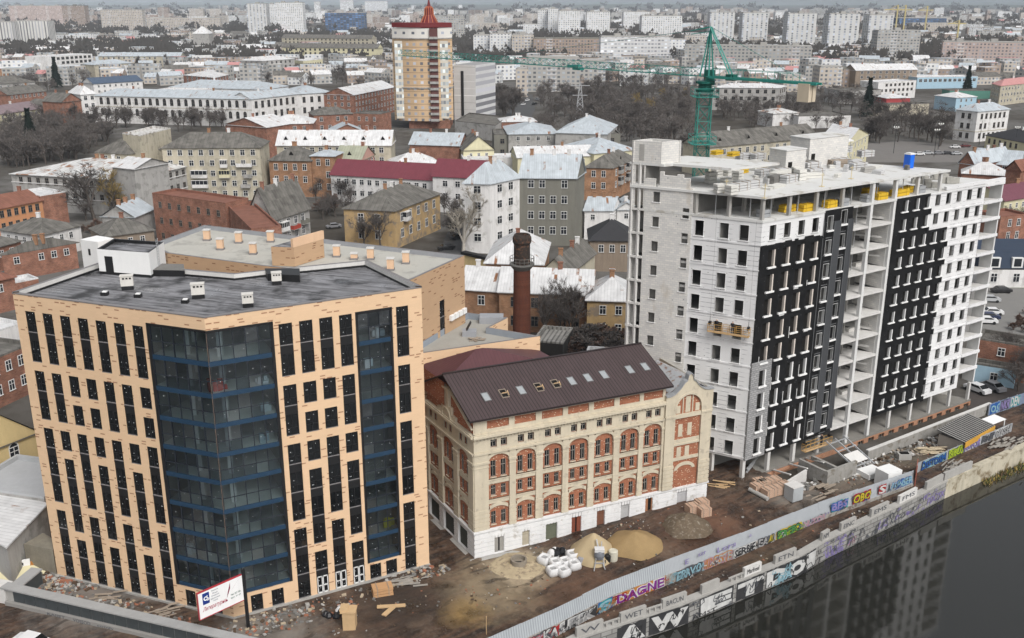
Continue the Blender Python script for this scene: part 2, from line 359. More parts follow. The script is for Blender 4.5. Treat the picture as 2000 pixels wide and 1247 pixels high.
# window ribbons
wm={}
def strip_mesh(w,h,fl,door):
    key=(round(w,2),round(h,2),fl,door)
    if key in wm: return wm[key]
    m=MB(); t=.07; gm=MB(); gm.face([(0,.12,0),(w,.12,0),(w,.12,h),(0,.12,h)])
    def fr(x0,x1,z0,z1,y=.06): m.box(x0,x1,y,.14,z0,z1,0)
    fr(0,t,0,h);fr(w-t,w,0,h);fr(0,w,h-t,h);fr(0,w,0,t)
    zt=h
    for k in range(fl):
        z1=zt-k*3.262; z0=max(z1-2.3,0)
        fr(w/2-.035,w/2+.035,z0,z1); fr(0,w,z0+.35*(z1-z0),z0+.35*(z1-z0)+.06)
        m.box(.0,w,.0,.12,z0-.02,z0+.05,3)
        if k<fl-1: m.box(t,w-t,.05,.13,z0-.96,z0-.02,0)
        random.seed(int(w*100+h*37+k))
        for q in range(3):
            x=random.choice([.3,.42,.9,1.02])*w/1.36; z=z0+(z1-z0)*random.choice([.18,.3,.5,.6,.8,.9]); m.box(x-.03,x+.03,.105,.12,z-.03,z+.03,2)
    if door:
        for x0,x1 in ((.08,w/2-.02),(w/2+.02,w-.08)):
            m.box(x0,x0+.09,-.02,.05,0,2.05,4);m.box(x1-.09,x1,-.02,.05,0,2.05,4);m.box(x0,x1,-.02,.05,0,.12,4);m.box(x0,x1,-.02,.05,1.95,2.05,4);m.box(x0,x1,-.02,.05,.85,.95,4)
    wm[key]=(m.mesh('window',[black_metal,glass_dark,film,cap_metal,frame_white]),gm.mesh('glass',[glass_dark])); return wm[key]
def put_win(ms,par,loc,rz):
    o=place('window',ms[0],par,loc,rz); q=bpy.data.objects.new('glass',ms[1]); COL.objects.link(q); q.parent=o; return o
for Fm,h,a,b,door in wins:
    me=strip_mesh(h[1]-h[0],h[3]-h[2],a-b+1,door and Fm is FR_)
    o=put_win(me,office,Fm(h[0],.02,h[2]),Fm.rz)
    if door and Fm is FR_: o['label']='black window ribbon ending in white framed entrance doors'
# corner glazing and second glazed strip: panes, mullions, blue bands; interior floors behind
bands=[28.55,25.25,22.05,18.9,15.87,12.6,9.4,6.1]
gz=thing('curtain_wall',None,None,(-29.2,89.8,0)); gz.parent=office; gz.location=(0,0,0)
def glaze(Fm,s0,s1,z0,z1,nx,lst,border,name):
    m=MB(); rg=random.Random(int(s1*7)); rr_=[z1]+lst+[z0]
    for i in range(nx):
        for r in range(len(rr_)-1):
            zm=rr_[r+1]+.35+(rr_[r]-rr_[r+1]-.6)*.42
            for za_,zc_ in ((rr_[r+1],zm),(zm,rr_[r])):
                a,b=s0+(s1-s0)*i/nx,s0+(s1-s0)*(i+1)/nx; w_=rg.uniform(-.012,.012)
                m.face([Fm(a,.1+w_,za_),Fm(b,.1-w_,za_),Fm(b,.1,zc_),Fm(a,.1,zc_)],rg.choice([0,0,0,1,1,2]))
    o=m.build('glass',[tinted,tinted_dk,tinted_rf],gz)
    m=MB(); rows=[z1]+lst+[z0]
    def band(a,b):
        q=MB(); q.box(s0,s1,.0,.14,a,b,0,Fm); q.build('spandrel_band',[blue_alu],gz)
    for i in range(nx+1):
        x=s0+(s1-s0)*i/nx; m.box(x-.035,x+.035,.02,.16,z0,z1,0,Fm)
    for r in range(len(rows)-1):
        top=rows[r]-(.35 if r else 0); bot=rows[r+1]+.35
        zz=bot+(top-bot)*.42; m.box(s0,s1,.03,.15,zz-.03,zz+.03,0,Fm)
        if r: band(rows[r]-.28,rows[r]+.2)
    band(z0-.05,z0+.4)
    random.seed(int(s1*31))
    for r in range(len(rows)-1):
        for i in range(nx):
            for zq in (.2,.62):
                if random.random()<.55:
                    x=s0+(s1-s0)*(i+random.uniform(.15,.85))/nx; z=rows[r+1]+.5+(rows[r]-rows[r+1]-.9)*(zq+random.uniform(0,.25)); m.box(x-.03,x+.03,.08,.1,z-.03,z+.03,1,Fm)
    m.build('mullion',[navy_alu,film],gz)
    m=MB()
    for (a,b,c,d) in border: m.box(a,b,-.05,.2,c,d,0,Fm)
    m.build('frame',[black_metal],gz)
glaze(FL_,16.95,LB,2.75,31.95,5,bands,[(16.6,16.95,2.75,31.95),(16.6,LB,31.75,32.0)],'l')
glaze(FR_,0,6.15,2.75,31.9,5,bands,[(6.15,6.45,2.75,31.9),(0,6.45,31.7,31.95)],'r')
glaze(FR_,15.15,18.65,2.4,31.6,3,[28.2,24.95,21.7,18.5,15.3,12.1,8.85,5.6],[(14.9,15.15,2.4,31.6),(18.65,18.9,2.4,31.6),(14.9,18.9,31.35,31.65)],'s')
# interior of the glazed corner
inner=[FL_.xy(16.7,.35),FL_.xy(LB,.35),FR_.xy(6.4,.35),FR_.xy(6.4,9),FL_.xy(16.7,9)]
inner[1]=(FL_.xy(LB,.4)[0]+.1,FL_.xy(LB,.4)[1]+.1)
for z in [2.6]+bands[::-1]+[31.9]:
    m=MB(); m.prism(inner,z-.2,z+.1,0,None,True,True); m.build('floor_slab',[M('poured floor',(.6,.6,.57),.8,.2,.4,4,0)],office)
m=MB()
for Fm,s in ((FL_,20.0),(FR_,1.5)):
    p=Fm(s,1.6,0); m.box(p[0]-.25,p[0]+.25,p[1]-.25,p[1]+.25,2.6,31.8)
p=FL_(18.2,5,0); m.box(p[0]-.25,p[0]+.25,p[1]-.25,p[1]+.25,2.6,31.8)
m.build('column',[concrete_lt],office)
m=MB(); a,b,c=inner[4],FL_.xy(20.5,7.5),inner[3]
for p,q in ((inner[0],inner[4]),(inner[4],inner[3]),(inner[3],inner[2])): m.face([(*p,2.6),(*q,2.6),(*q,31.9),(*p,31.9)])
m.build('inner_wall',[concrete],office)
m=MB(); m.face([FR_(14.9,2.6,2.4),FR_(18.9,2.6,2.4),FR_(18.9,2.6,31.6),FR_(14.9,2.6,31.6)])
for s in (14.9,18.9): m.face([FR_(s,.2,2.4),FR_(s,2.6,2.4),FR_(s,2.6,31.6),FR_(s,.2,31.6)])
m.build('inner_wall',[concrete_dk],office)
for z in [2.5,28.2,24.95,21.7,18.5,15.3,12.1,8.85,5.6]:
    m=MB(); m.box(14.9,18.9,.25,2.6,z-.25,z,0,FR_); m.build('floor_slab',[concrete],office)
BL=['bright red heap inside the glazed corner, right of the column','dark red bag inside the glazed corner, left of the bright heap','pale film bundle at the right end of the glazed corner, second floor from top','pale film bundle at the right end of the glazed corner, third floor from top','blue grey film bundle behind the glazed corner, fourth floor from top','white crumpled sheet behind the left glazing near the ground','white film bundle at the top of the narrow glazed strip','white film bundle in the narrow glazed strip, one floor below the top','yellow bundle behind the narrow glazed strip, low floor']
# folded film, bags and stacks seen through the glass
random.seed(5)
for (Fm,s,d,z,c,nm) in ((FR_,1.0,1.0,25.4,(.45,.04,.02),'red'),(FR_,.5,1.3,25.4,(.4,.05,.03),'red'),(FR_,5.2,1.0,25.4,(.55,.58,.6),'w'),(FR_,5.3,.9,22.2,(.5,.55,.58),'w'),(FR_,5.0,.8,19.0,(.3,.38,.42),'w'),(FL_,17.8,1.2,6.2,(.7,.75,.78),'w'),(FR_,17.6,1.0,28.3,(.7,.75,.8),'w'),(FR_,16.6,1.0,25.1,(.65,.7,.74),'w'),(FR_,18.0,1.0,5.7,(.45,.4,.03),'y')):
    m=MB(); 
    for k in range(5):
        x=s+random.uniform(-.5,.5); dd=d+random.uniform(-.3,.4); r=random.uniform(.12,.3); m.box(x-r,x+r,dd-r,dd+r,z,z+random.uniform(.3,1.1),0,Fm)
    o=m.build('wrapped_bundle',[M('wrap '+nm+str(c[0]),c,.6,.2,2)]); setp(o,BL.pop(0),'bundle')
# roof things on the office block
pf=[g(195,535,ZR),g(296,543,ZR),g(325,520,ZR)]; pf.append((pf[0][0]+pf[2][0]-pf[1][0],pf[0][1]+pf[2][1]-pf[1][1]))
ph=MB(); ph.prism(pf,ZR,35.6,0,0,False)
pin=inset(pf,.25); ph.face([(*p,35.25) for p in pin],1)
for i in range(4):
    a,b=pf[i],pf[(i+1)%4];c,d=pin[(i+1)%4],pin[i]; ph.face([(*a,35.6),(*b,35.6),(*c,35.6),(*d,35.6)],2); ph.face([(*d,35.6),(*c,35.6),(*c,35.25),(*d,35.25)],2)
pen=thing('roof_penthouse','white stair penthouse with dark flat top on the black office roof','penthouse',(*pf[0],ZR))
ph.build('wall',[white_paint,tar_roof,black_metal],pen)
Fp=Fr(pf[0],pf[1]); m=MB(); m.box(.9,1.9,-.04,.05,ZR,ZR+2.1,0,Fp); m.build('door',[black_metal],pen)
m=MB(); m.box(0,Fp.L,-.05,.02,ZR,ZR+.3,0,Fp); Fq=Fr(pf[1],pf[2]); m.box(0,Fq.L,-.05,.02,ZR,ZR+.3,0,Fq); m.build('base_strip',[black_metal],pen)
m=MB()
for s in (2.2,2.7): m.tube(Fq(s,-.15,ZR),Fq(s,-.15,36.6),.03)
for k in range(12): m.tube(Fq(2.2,-.15,ZR+.3*k+.3),Fq(2.7,-.15,ZR+.3*k+.3),.02)
m.build('ladder',[steel],pen)
pb=[g(162,508,ZR-2),g(196,514,ZR-2)]; Fb=Fr(pb[0],pb[1]); m=MB(); m.box(0,Fb.L,0,2.5,ZR-6,hz(*pb[0],468),0,Fb)
m.box(Fb.L*.4,Fb.L*.4+.35,-.05,.02,ZR-1.2,ZR-.4,1,Fb)
o=m.build('stair_box',[white_paint,black_metal]); setp(o,'plain white box block behind the left roof edge of the office','stair block')
def roof_vent(x,y,s,lab):
    p=g(x,y,ZR); t=thing('roof_vent',lab,'vent',(*p,ZR),'white vent boxes on the black roof'); r=.25
    T=lambda a,b,c:(p[0]+a*cos(r)-b*sin(r),p[1]+a*sin(r)+b*cos(r),ZR+c)
    m=MB(); m.box(-.75*s,.75*s,-.3,.3,.45,1.25*s+.45,0,T); m.box(-.8*s,.8*s,-.36,.36,1.25*s+.45,1.25*s+.55,0,T); m.build('cabinet',[M('vent enamel',(.62,.6,.56),.6,.12)],t)
    m=MB(); m.box(-.7*s,.7*s,-.28,.28,0,.45,0,T); m.build('base',[black_metal],t)
    m=MB()
    for k in range(3): m.box((-.5+.4*k)*s,(-.25+.4*k)*s,-.33,-.29,1.0*s+.35,1.2*s+.35,0,T)
    m.build('louvre',[black_metal],t)
roof_vent(250,566,.85,'white roof vent box nearest the stair penthouse'); roof_vent(388,583,.88,'white roof vent box in the middle of the black roof'); roof_vent(485,600,.72,'white roof vent box closest to the front corner'); roof_vent(541,556,.7,'small white vent box by the back parapet of the black roof')
for x,y,lab in ((205,577,'squat black drain cap left of the vent boxes'),(270,581,'squat black drain cap nearer the front edge'),(362,592,'scrap sheet lying on the black roof')):
    p=g(x,y,ZR); m=MB(); m.box(p[0]-.35,p[0]+.35,p[1]-.3,p[1]+.3,ZR,ZR+.35,0); m.box(p[0]-.2,p[0]+.25,p[1]-.2,p[1]+.2,ZR+.35,ZR+.45,1); o=m.build('roof_drain',[black_metal,white_paint]); setp(o,lab,'roof fitting')
p0=[g(300,540,ZR),g(362,541,ZR),g(360,528,ZR),g(318,527,ZR)]
hatch=thing('roof_hatch','low black edged roof hatch right of the white penthouse','hatch',(*p0[0],ZR)); m=MB(); m.prism(p0,ZR,ZR+.7,0,None,False); m.build('curb',[black_metal],hatch); m=MB(); m.face([(*p,ZR+.72) for p in p0]); m.build('lid',[concrete_dk],hatch)
p0=[g(523,549,ZR),g(586,552,ZR),g(586,538,ZR),g(518,538,ZR)]
m=MB(); m.prism(p0,ZR,ZR+.8); o=m.build('roof_hatch',[black_metal]); setp(o,'black box curb against the back parapet behind small vent','hatch')
# rear wing, lower by a storey, and its low annex
WZ=30.0
wp=[g(293,478,WZ),g(326.6,495,WZ),g(516,520,WZ),g(800,548,WZ),g(907,499.4,WZ),g(399,440,WZ)]
wing=thing('rear_wing','tan tiled office wing with pale flat roof behind the black roof','building',(*wp[3],0))
m=MB(); u=0; Fw=Fr(wp[3],wp[4])
for i in range(6):
    a,b=wp[i],wp[(i+1)%6]
    if i==3: wall_holes(m,Fw,0,Fw.L,0,WZ,[(6.9,8.2,9.0,25.5)],0,.25)
    else:
        L=hypot(b[0]-a[0],b[1]-a[1]); m.face([(*a,0),(*b,0),(*b,WZ),(*a,WZ)],0,[(u,0),(u+L,0),(u+L,WZ),(u,WZ)]); u+=L
m.build('wall',[peach_shaded],wing)
m=MB(); wi=inset(wp,.35); m.face([(*p,WZ-.55) for p in wi]); m.build('roof',[pale_roof],wing)
m=MB()
for i in range(6):
    a,b=wp[i],wp[(i+1)%6];c,d=wi[(i+1)%6],wi[i]; m.face([(*a,WZ+.02),(*b,WZ+.02),(*c,WZ+.02),(*d,WZ+.02)]); m.face([(*d,WZ+.02),(*c,WZ+.02),(*c,WZ-.55),(*d,WZ-.55)],1)
m.build('parapet',[cap_metal,M('grey membrane',(.3,.31,.33),.7,.1)],wing)
put_win(strip_mesh(1.3,16.5,5,False),wing,Fw(6.9,.03,9.0),Fw.rz)
for k in range(4): 
    m=MB(); s=9.3+1.1*k; m.box(s,s+.85,-.35,0,22.2,22.9,0,Fw); o=m.build('air_conditioner',[white_paint]); setp(o,'white air conditioner low on the tan wing wall, '+['nearest','second','third','farthest'][k]+' in its row','air conditioner','air conditioners on the tan wing wall')
stub=M('peach render',(.66,.45,.3),.85,.1)
stublab=['far left back','left front','left centre','centre left front','centre back','right of the roof cabin','right middle','near the right corner, front','near the right corner, back','short, behind the cabin']
for k,(x,y) in enumerate(((405,470),(431,488),(467,475),(495,497),(529,473),(658,502),(724,507),(763,528),(793,515),(692,507))):
    p=g(x,y,WZ-.55); t=thing('roof_chimney','peach vent stack with flat cap on the pale wing roof, '+stublab[k],'vent stack',(*p,WZ-.55),'peach vent stacks on the pale roof'); hh=1.5 if k<9 else .8
    m=MB(); m.box(p[0]-.42,p[0]+.42,p[1]-.38,p[1]+.38,WZ-.35,WZ-.55+hh); m.build('shaft',[stub],t)
    m=MB(); m.box(p[0]-.5,p[0]+.5,p[1]-.46,p[1]+.46,WZ-.55+hh,WZ-.43+hh); m.build('cap',[concrete_lt],t)
    m=MB(); m.box(p[0]-.5,p[0]+.5,p[1]-.46,p[1]+.46,WZ-.55,WZ-.3); m.build('base',[cap_metal],t)
q=[g(532,519,WZ-.5),g(576,521,WZ-.5),g(634,503,WZ-.5)]; q.append((q[0][0]+q[2][0]-q[1][0],q[0][1]+q[2][1]-q[1][1]))
cab=thing('roof_cabin','peach stair cabin standing on the pale wing roof','penthouse',(*q[0],WZ-.5)); m=MB(); m.prism(q,WZ-.5,WZ+2.0,0,1); m.build('wall',[peach_shaded,tar_roof],cab)
m=MB(); Fc=Fr(q[1],q[2]); m.box(-.1,Fc.L+.1,-.02,.35,WZ+2.0,WZ+3.1,0,Fc); m.build('upstand',[stub],cab)
AZ=21.5
ap=[g(826,690,AZ),g(1055,657,AZ),g(955,640,AZ),g(992,621,AZ),g(912,611,AZ),Fw.xy(0,-.02)]
annex=thing('low_annex','low tan annex with flat grey roof between wing and brick mill','building',(*ap[1],0))
m=MB(); m.prism(ap,0,AZ,0,None,False); m.build('wall',[peach],annex)
m=MB(); ai=inset(ap,.3); m.face([(*p,AZ-.8) for p in ai]); m.build('roof',[M('grey felt roof',(.33,.32,.29),.8,.2,.4,5,0)],annex)
m=MB()
for i in range(6):
    a,b=ap[i],ap[(i+1)%6];c,d=ai[(i+1)%6],ai[i]; m.face([(*a,AZ+.02),(*b,AZ+.02),(*c,AZ+.02),(*d,AZ+.02)]); m.face([(*d,AZ+.02),(*c,AZ+.02),(*c,AZ-.8),(*d,AZ-.8)],1)
m.build('parapet',[cap_metal,M('blue grey upstand',(.27,.3,.34),.7,.1)],annex)
p=g(917,655,AZ-.8); t=thing('roof_hatch','open roof hatch on the low annex roof','hatch',(*p,AZ-.8)); m=MB(); m.box(p[0]-.9,p[0]+.9,p[1]-.7,p[1]+.7,AZ-.8,AZ-.1); m.build('curb',[M('grey membrane',(.3,.31,.33))],t); m=MB(); m.bar((p[0]-.4,p[1],AZ-.1),(p[0]+.2,p[1]+.1,AZ+1.0),.9,.06); m.build('lid',[black_metal],t)
p=g(960,629,AZ-.8); m=MB(); m.box(p[0]-1.6,p[0]+1.6,p[1]-1,p[1]+1,AZ-.8,AZ+.1); o=m.build('roof_curb',[M('grey membrane',(.3,.31,.33))]); setp(o,'square grey roof light curb at the back of the annex roof','roof light')
p=g(925,665,AZ-.8); m=MB(); random.seed(3)
for k in range(7):
    a=random.uniform(0,3); x=p[0]+random.uniform(-.9,.9);y=p[1]+random.uniform(-.4,.4); m.bar((x-cos(a)*.8,y-sin(a)*.5,AZ-.74+.03*k),(x+cos(a)*.8,y+sin(a)*.5,AZ-.74+.03*k),.3,.05)
o=m.build('scrap_pile',[wood_old]); setp(o,'flat pile of scrap boards on the annex roof','scrap pile')
# ================================================================== brick mill being restored
cream=M('cream stucco',(.54,.48,.37),.85,.16,.8,7,.22,stain=(.42,.37,.29),stain_amt=.2)
millbrick=brickmat('mill brick',(.27,.085,.045),(.36,.13,.07),(.33,.2,.13),.5,.15,.2,.3)
millwhite=M('white rusticated base',(.7,.7,.7),.85,.1,.7,7,.14,stain=(.5,.48,.45),stain_amt=.15)
brown_roof=roofmat('brown seamed roof',(.066,.046,.046),.42,.14,0,.4,.42,.2,.26,.6)
maroon_roof=roofmat('maroon sheet roof',(.085,.03,.035),.45,.1,0,.35,.5,.15)
MP=(-4.3,101.55); MQ=(24.8,114.5); D2=(-.498,.867); D1=(.9137,.4066)
def mp(u,v,z=None):
    p=(MP[0]+D1[0]*u+D2[0]*v, MP[1]+D1[1]*u+D2[1]*v); return p if z is None else (*p,z)
MF=Fr(MP,MQ); ML=MF.L; MW=12.4
MB_=mp(0,MW); MLf=Fr(MB_,MP)            # left gable wall, s runs towards the front corner
lv=lambda v: MW-v
mill=thing('brick_mill','old red brick mill with cream arches, white base and dark seamed roof','building',(*MP,0))
bays=[(1.76,4.37),(5.16,7.73),(8.6,11.18),(11.95,14.59),(15.35,18.0),(18.82,21.49),(22.14,24.74)]
lb=[(1.25,3.9),(5.0,8.0),(9.1,11.9)]
hol=[]
def win_rows(c,arr):
    for z0,z1,w in arr:
        for sg in (-1,1): hol.append((c+sg*.63-w/2,c+sg*.63+w/2,z0,z1))
rows=[(4.0,5.65,.6),(7.7,9.0,.6),(10.05,12.1,.64),(13.8,14.8,.78)]
for a,b in bays: win_rows((a+b)/2,rows)
fh=list(hol); hol.clear()
for a,b in lb: win_rows(lv((a+b)/2),rows)
lh=list(hol)
m=MB(); wall_holes(m,MF,0,ML,3.3,16.2,fh,0,.2,d0=.18); wall_holes(m,MF,0,25.2,16.2,17.7,[],0,.2,d0=.18); wall_holes(m,MLf,0,MW,3.3,17.0,lh,0,.2,d0=.18)
m.face([MLf(0,.18,17.0),MLf(MW,.18,17.0),MLf(lv(6.2),.18,20.6),MLf(0,.18,18.4)],0)
b0=mp(ML,0);b1=mp(ML,MW);b2=mp(0,MW)
for p,q,zz in ((b0,b1,15.9),(b1,b2,15.9)): m.face([(*p,0),(*q,0),(*q,zz),(*p,zz)])
p=mp(25.2,0.2);q=mp(25.2,MW); r=mp(25.2,6.2); m.face([(*p,17.7),(*q,17.7),(*r,20.6)])
m.build('wall',[millbrick],mill)
# white base with grooves and openings
gho=[(2.45,3.65,.3,2.3),(6.0,6.95,.3,2.3),(9.1,10.6,.3,2.5),(12.55,13.85,.3,2.65),(16.0,17.1,.3,2.75),(19.35,20.55,.3,2.8),(22.85,23.9,.3,2.95),(27.5,28.95,.9,2.85)]
glh=[(lv(4.1),lv(1.7),.2,2.75),(lv(8.0),lv(5.2),.2,2.75),(lv(12),lv(9.2),.2,2.75)]
m=MB()
zc=[.2,.78,1.36,1.94,2.52,3.1]
wall_holes(m,MF,-.1,ML+.1,.1,3.35,gho,0,.25,d0=-.02); wall_holes(m,MLf,-.0,MW+.1,.1,3.35,glh,0,.25,d0=-.02)
for Fm,LL,hh in ((MF,ML,gho),(MLf,MW,glh)):
    for k in range(5):
        segs=[(-.1 if Fm is MF else 0,LL+.1)]
        for h in hh:
            if h[3]>zc[k]+.1:
                ns=[]
                for a,b in segs:
                    if h[0]-.02>a and h[1]+.02<b: ns+=[(a,h[0]-.02),(h[1]+.02,b)]
                    elif h[1]+.02<=a or h[0]-.02>=b: ns.append((a,b))
                    else: ns+= [(a,h[0]-.02)] if h[0]-.02>a else [(h[1]+.02,b)] if h[1]+.02<b else []
                segs=ns
        for a,b in segs:
            if b-a>.1: m.box(a,b,-.11,-.015,zc[k]+.05,zc[k]+.53,0,Fm)
m.box(-.22,ML+.22,-.24,.1,3.35,3.6,0,MF); m.box(0,MW,-.24,.1,3.35,3.6,0,MLf)
m.build('plinth',[millwhite],mill)
m=MB(); m.box(-.7,ML+.6,-.75,0,-.6,.12,0,MF); m.box(0,MW+.1,-.6,0,-.6,.1,0,MLf); m.build('foundation',[concrete],mill)
# voussoirs above base openings
m=MB()
for a,b,c,d in gho:
    for k in range(-2,3):
        x=(a+b)/2+k*.34; m.box(x-.13+k*.05,x+.13+k*.05,-.14,-.02,d+.02,d+.5,0,MF)
m.build('keystone',[millwhite],mill)
# pilasters
def pil(Fm,a,b,z0,z1,rust=True,d=-.12):
    m=MB(); m.box(a,b,d,.2,z0,z1,0,Fm)
    if rust:
        for k in range(5): m.box(a-.07,b+.07,d-.05,d+.01,z0+.05+.52*k,z0+.47+.52*k,0,Fm)
    m.box(a-.1,b+.1,d-.1,.2,12.0,12.25,0,Fm); m.box(a-.06,b+.06,d-.05,.2,11.5,11.6,0,Fm)
    return m.build('pilaster',[cream],mill)
ed=[0]+[x for bb in bays for x in bb]+[25.05]
for i in range(0,len(ed),2): pil(MF,ed[i],ed[i+1],3.6,13.4)
le=[0]+[x for bb in lb for x in bb]+[MW]
for i in range(0,len(le),2): pil(MLf,lv(le[i+1]),lv(le[i]),3.6,13.4)
# string courses, frieze, cornice
def course(name,segs,mt=cream):
    m=MB()
    for Fm,a,b,d0,z0,z1 in segs: m.box(a,b,d0,.2,z0,z1,0,Fm)
    return m.build(name,[mt],mill)
for z0,z1 in ((6.75,7.3),(9.25,9.85)):
    for a,b in bays: course('string_course',[(MF,a,b,.02,z0,z1),(MF,a,b,-.06,z1-.12,z1)])
    for a,b in lb: course('string_course',[(MLf,lv(b),lv(a),.02,z0,z1)])
def frieze(Fm,L0,L1,hh):
    m=MB(); wall_holes(m,Fm,L0,L1,13.4,15.3,hh,0,.12,d0=-.02); m.box(L0,L1,-.02,.2,13.4,13.45,0,Fm)
    m.box(L0-.05,L1+.05,-.25,.1,13.2,13.42,0,Fm)
    k=L0
    while k<L1: m.box(k,k+.16,-.18,0,15.0,15.28,0,Fm); k+=.42
    m.box(L0-.15,L1+.15,-.42,.15,15.3,15.55,0,Fm); m.box(L0-.1,L1+.1,-.3,.15,15.55,15.7,0,Fm)
    return m.build('frieze',[cream],mill)
frieze(MF,0,25.05,[h for h in fh if h[2]>13]); frieze(MLf,0,MW,[h for h in lh if h[2]>13])
m=MB(); wall_holes(m,MF,0,25.1,15.7,17.7,[(a-.1,b,16.15,17.15) for a,b in bays],0,.1,d0=.06); m.build('parapet_band',[cream],mill)
# arches and hoods
def arch(Fm,c,zs,w,rise,th,d=-.08,name='arch',n=12,full=pi,mt=None,d1=.2):
    m=MB()
    for k in range(n):
        a0=pi/2+full/2-full*k/n;a1=pi/2+full/2-full*(k+1)/n
        def P(a,e,dd): return Fm(c+(w+e)*cos(a)/sin(full/2) if full<pi else c+(w+e)*cos(a),dd,zs+((rise+e)*sin(a) if full>=pi else (rise+e)*(sin(a)-sin(pi/2-full/2))/(1-sin(pi/2-full/2))+e*0))
        q=[P(a0,0,d),P(a1,0,d),P(a1,th,d),P(a0,th,d)]
        m.face(q,0); m.face([P(a0,th,d),P(a1,th,d),P(a1,th,d1),P(a0,th,d1)],0); m.face([P(a0,0,d1),P(a1,0,d1),P(a1,0,d),P(a0,0,d)],0)
    for a in (pi/2+full/2,pi/2-full/2): m.face([P(a,0,d),P(a,th,d),P(a,th,d1),P(a,0,d1)],0)
    return m.build(name,[mt or cream],mill)
for Fm,lst in ((MF,[((a+b)/2,(b-a)/2) for a,b in bays]),(MLf,[(lv((a+b)/2),(b-a)/2) for a,b in lb])):
    for c,hw in lst:
        arch(Fm,c,12.1,hw-.02,.85,.38)
        m=MB()
        for k in range(8):
            x0=c-hw*.88+2*hw*.88*k/8;x1=c-hw*.88+2*hw*.88*(k+1)/8
            f=lambda x:5.85+.5*(1-((x-c)/(hw))**2)
            q=[(x0,f(x0)),(x1,f(x1)),(x1,f(x1)+.42),(x0,f(x0)+.42)]
            m.face([Fm(x,-.02,z) for x,z in q]); m.face([Fm(q[3][0],-.02,q[3][1]),Fm(q[2][0],-.02,q[2][1]),Fm(q[2][0],.2,q[2][1]),Fm(q[3][0],.2,q[3][1])]); m.face([Fm(q[0][0],.2,q[0][1]),Fm(q[1][0],.2,q[1][1]),Fm(q[1][0],-.02,q[1][1]),Fm(q[0][0],-.02,q[0][1])])
        m.build('window_hood',[cream],mill)
# windows
wmm={}
oldframe=M('old window frame',(.3,.28,.25),.7,.2)
def mwin(w,h,top=True):
    k=(round(w,2),round(h,2))
    if k not in wmm:
        m=MB(); gm=MB(); gm.face([(0,.02,0),(w,.02,0),(w,.02,h),(0,.02,h)]); t=.06
        for b in ((0,t,0,h),(w-t,w,0,h),(0,w,0,t),(0,w,h-t,h),(w/2-.025,w/2+.025,0,h),(0,w,h*.66-.025,h*.66+.025)): m.box(b[0],b[1],-.03,.04,b[2],b[3],0)
        m.box(-.06,w+.06,-.24,.0,-.09,-.01,2)
        wmm[k]=(m.mesh('window',[oldframe,glass_dark,cream]),gm.mesh('glass',[glass_dark]))
    return wmm[k]
for Fm,hh in ((MF,fh),(MLf,lh)):
    for a,b,c,d in hh: put_win(mwin(b-a,d-c),mill,Fm(a,.3,c),Fm.rz)
doorm=[('grey',(.28,.27,.25)),('tan',(.4,.36,.28)),('green',(.13,.14,.1)),('open',(.2,.06,.035)),('brown',(.17,.075,.045)),('grey2',(.4,.4,.4)),('half',(.3,.14,.07)),('grey3',(.42,.42,.43))]
for k,(a,b,c,d) in enumerate(gho):
    m=MB(); col=M('door '+doorm[k][0],doorm[k][1],.8,.25,1.2,6,.2)
    if doorm[k][0] in ('open','half','grey'):
        m.face([MF(a,.22,c),MF(b,.22,c),MF(b,.22,d),MF(a,.22,d)],1)
        w=(b-a)*.42; m.box(a,a+w,.05,.1,c,d-.05,0,MF)
        if doorm[k][0]!='half': m.box(b-w,b,.05,.12,c,d-.05,0,MF)
        else: m.box(b-.15,b,.05,.12,c,d-.05,0,MF)
    else:
        m.face([MF(a,.15,c),MF(b,.15,c),MF(b,.15,d),MF(a,.15,d)],0)
        m.box(a,b,.08,.15,d-.5,d-.42,0,MF)
    o=m.build('door',[col,dark_void],mill)
for a,b,c,d in glh:
    m=MB(); m.face([MLf(a,.2,c),MLf(b,.2,c),MLf(b,.2,d),MLf(a,.2,d)],0); m.build('door',[M('dark green board',(.06,.065,.055),.8,.2)],mill)
# tower bay on the right
m=MB(); T0,T1=25.05,31.8
for a,b in ((T0,26.45),(30.25,T1)):
    m.box(a,b,-.32,.1,3.6,16.3,0,MF)
    for k in range(6): m.box(a-.06,b+.06,-.4,-.31,3.68+.55*k,4.12+.55*k,0,MF)
    m.box(a-.05,b+.05,-.42,.1,13.35,13.6,0,MF)
for z0,z1,d in ((7.35,7.75,-.2),(9.4,9.65,-.22),(9.65,10.2,-.12),(13.1,13.6,-.3)): m.box(26.45,30.25,d,.1,z0,z1,0,MF)
m.build('pilaster',[cream],mill)
m=MB(); m.face([MF(26.4,-.05,3.6),MF(30.3,-.05,3.6),MF(30.3,-.05,16.5),MF(26.4,-.05,16.5)],0); m.build('brick_panel',[millbrick],mill)
for x,z0,z1,w in ((27.35,7.8,9.1,.62),(28.55,7.8,9.1,.62),(27.4,10.55,12.2,.6),(28.75,10.55,12.2,.6),(26.95,13.7,14.7,.6),(28.35,13.7,15.8,.7),(29.75,13.7,14.7,.6)):
    m=MB(); m.box(x-w/2,x+w/2,-.1,-.02,z0,z1,0,MF); m.lathe; m.build('blind_window',[cream],mill)
arch(MF,28.3,6.0,1.1,.55,.42,-.16)
m=MB()
for x in (27.6,29.0): m.box(x-.06,x+.06,-.14,-.02,13.6,16.1,0,MF)
m.build('mullion',[cream],mill)
arch(MF,28.35,14.25,1.85,1.85,.3,-.35,d1=.1)
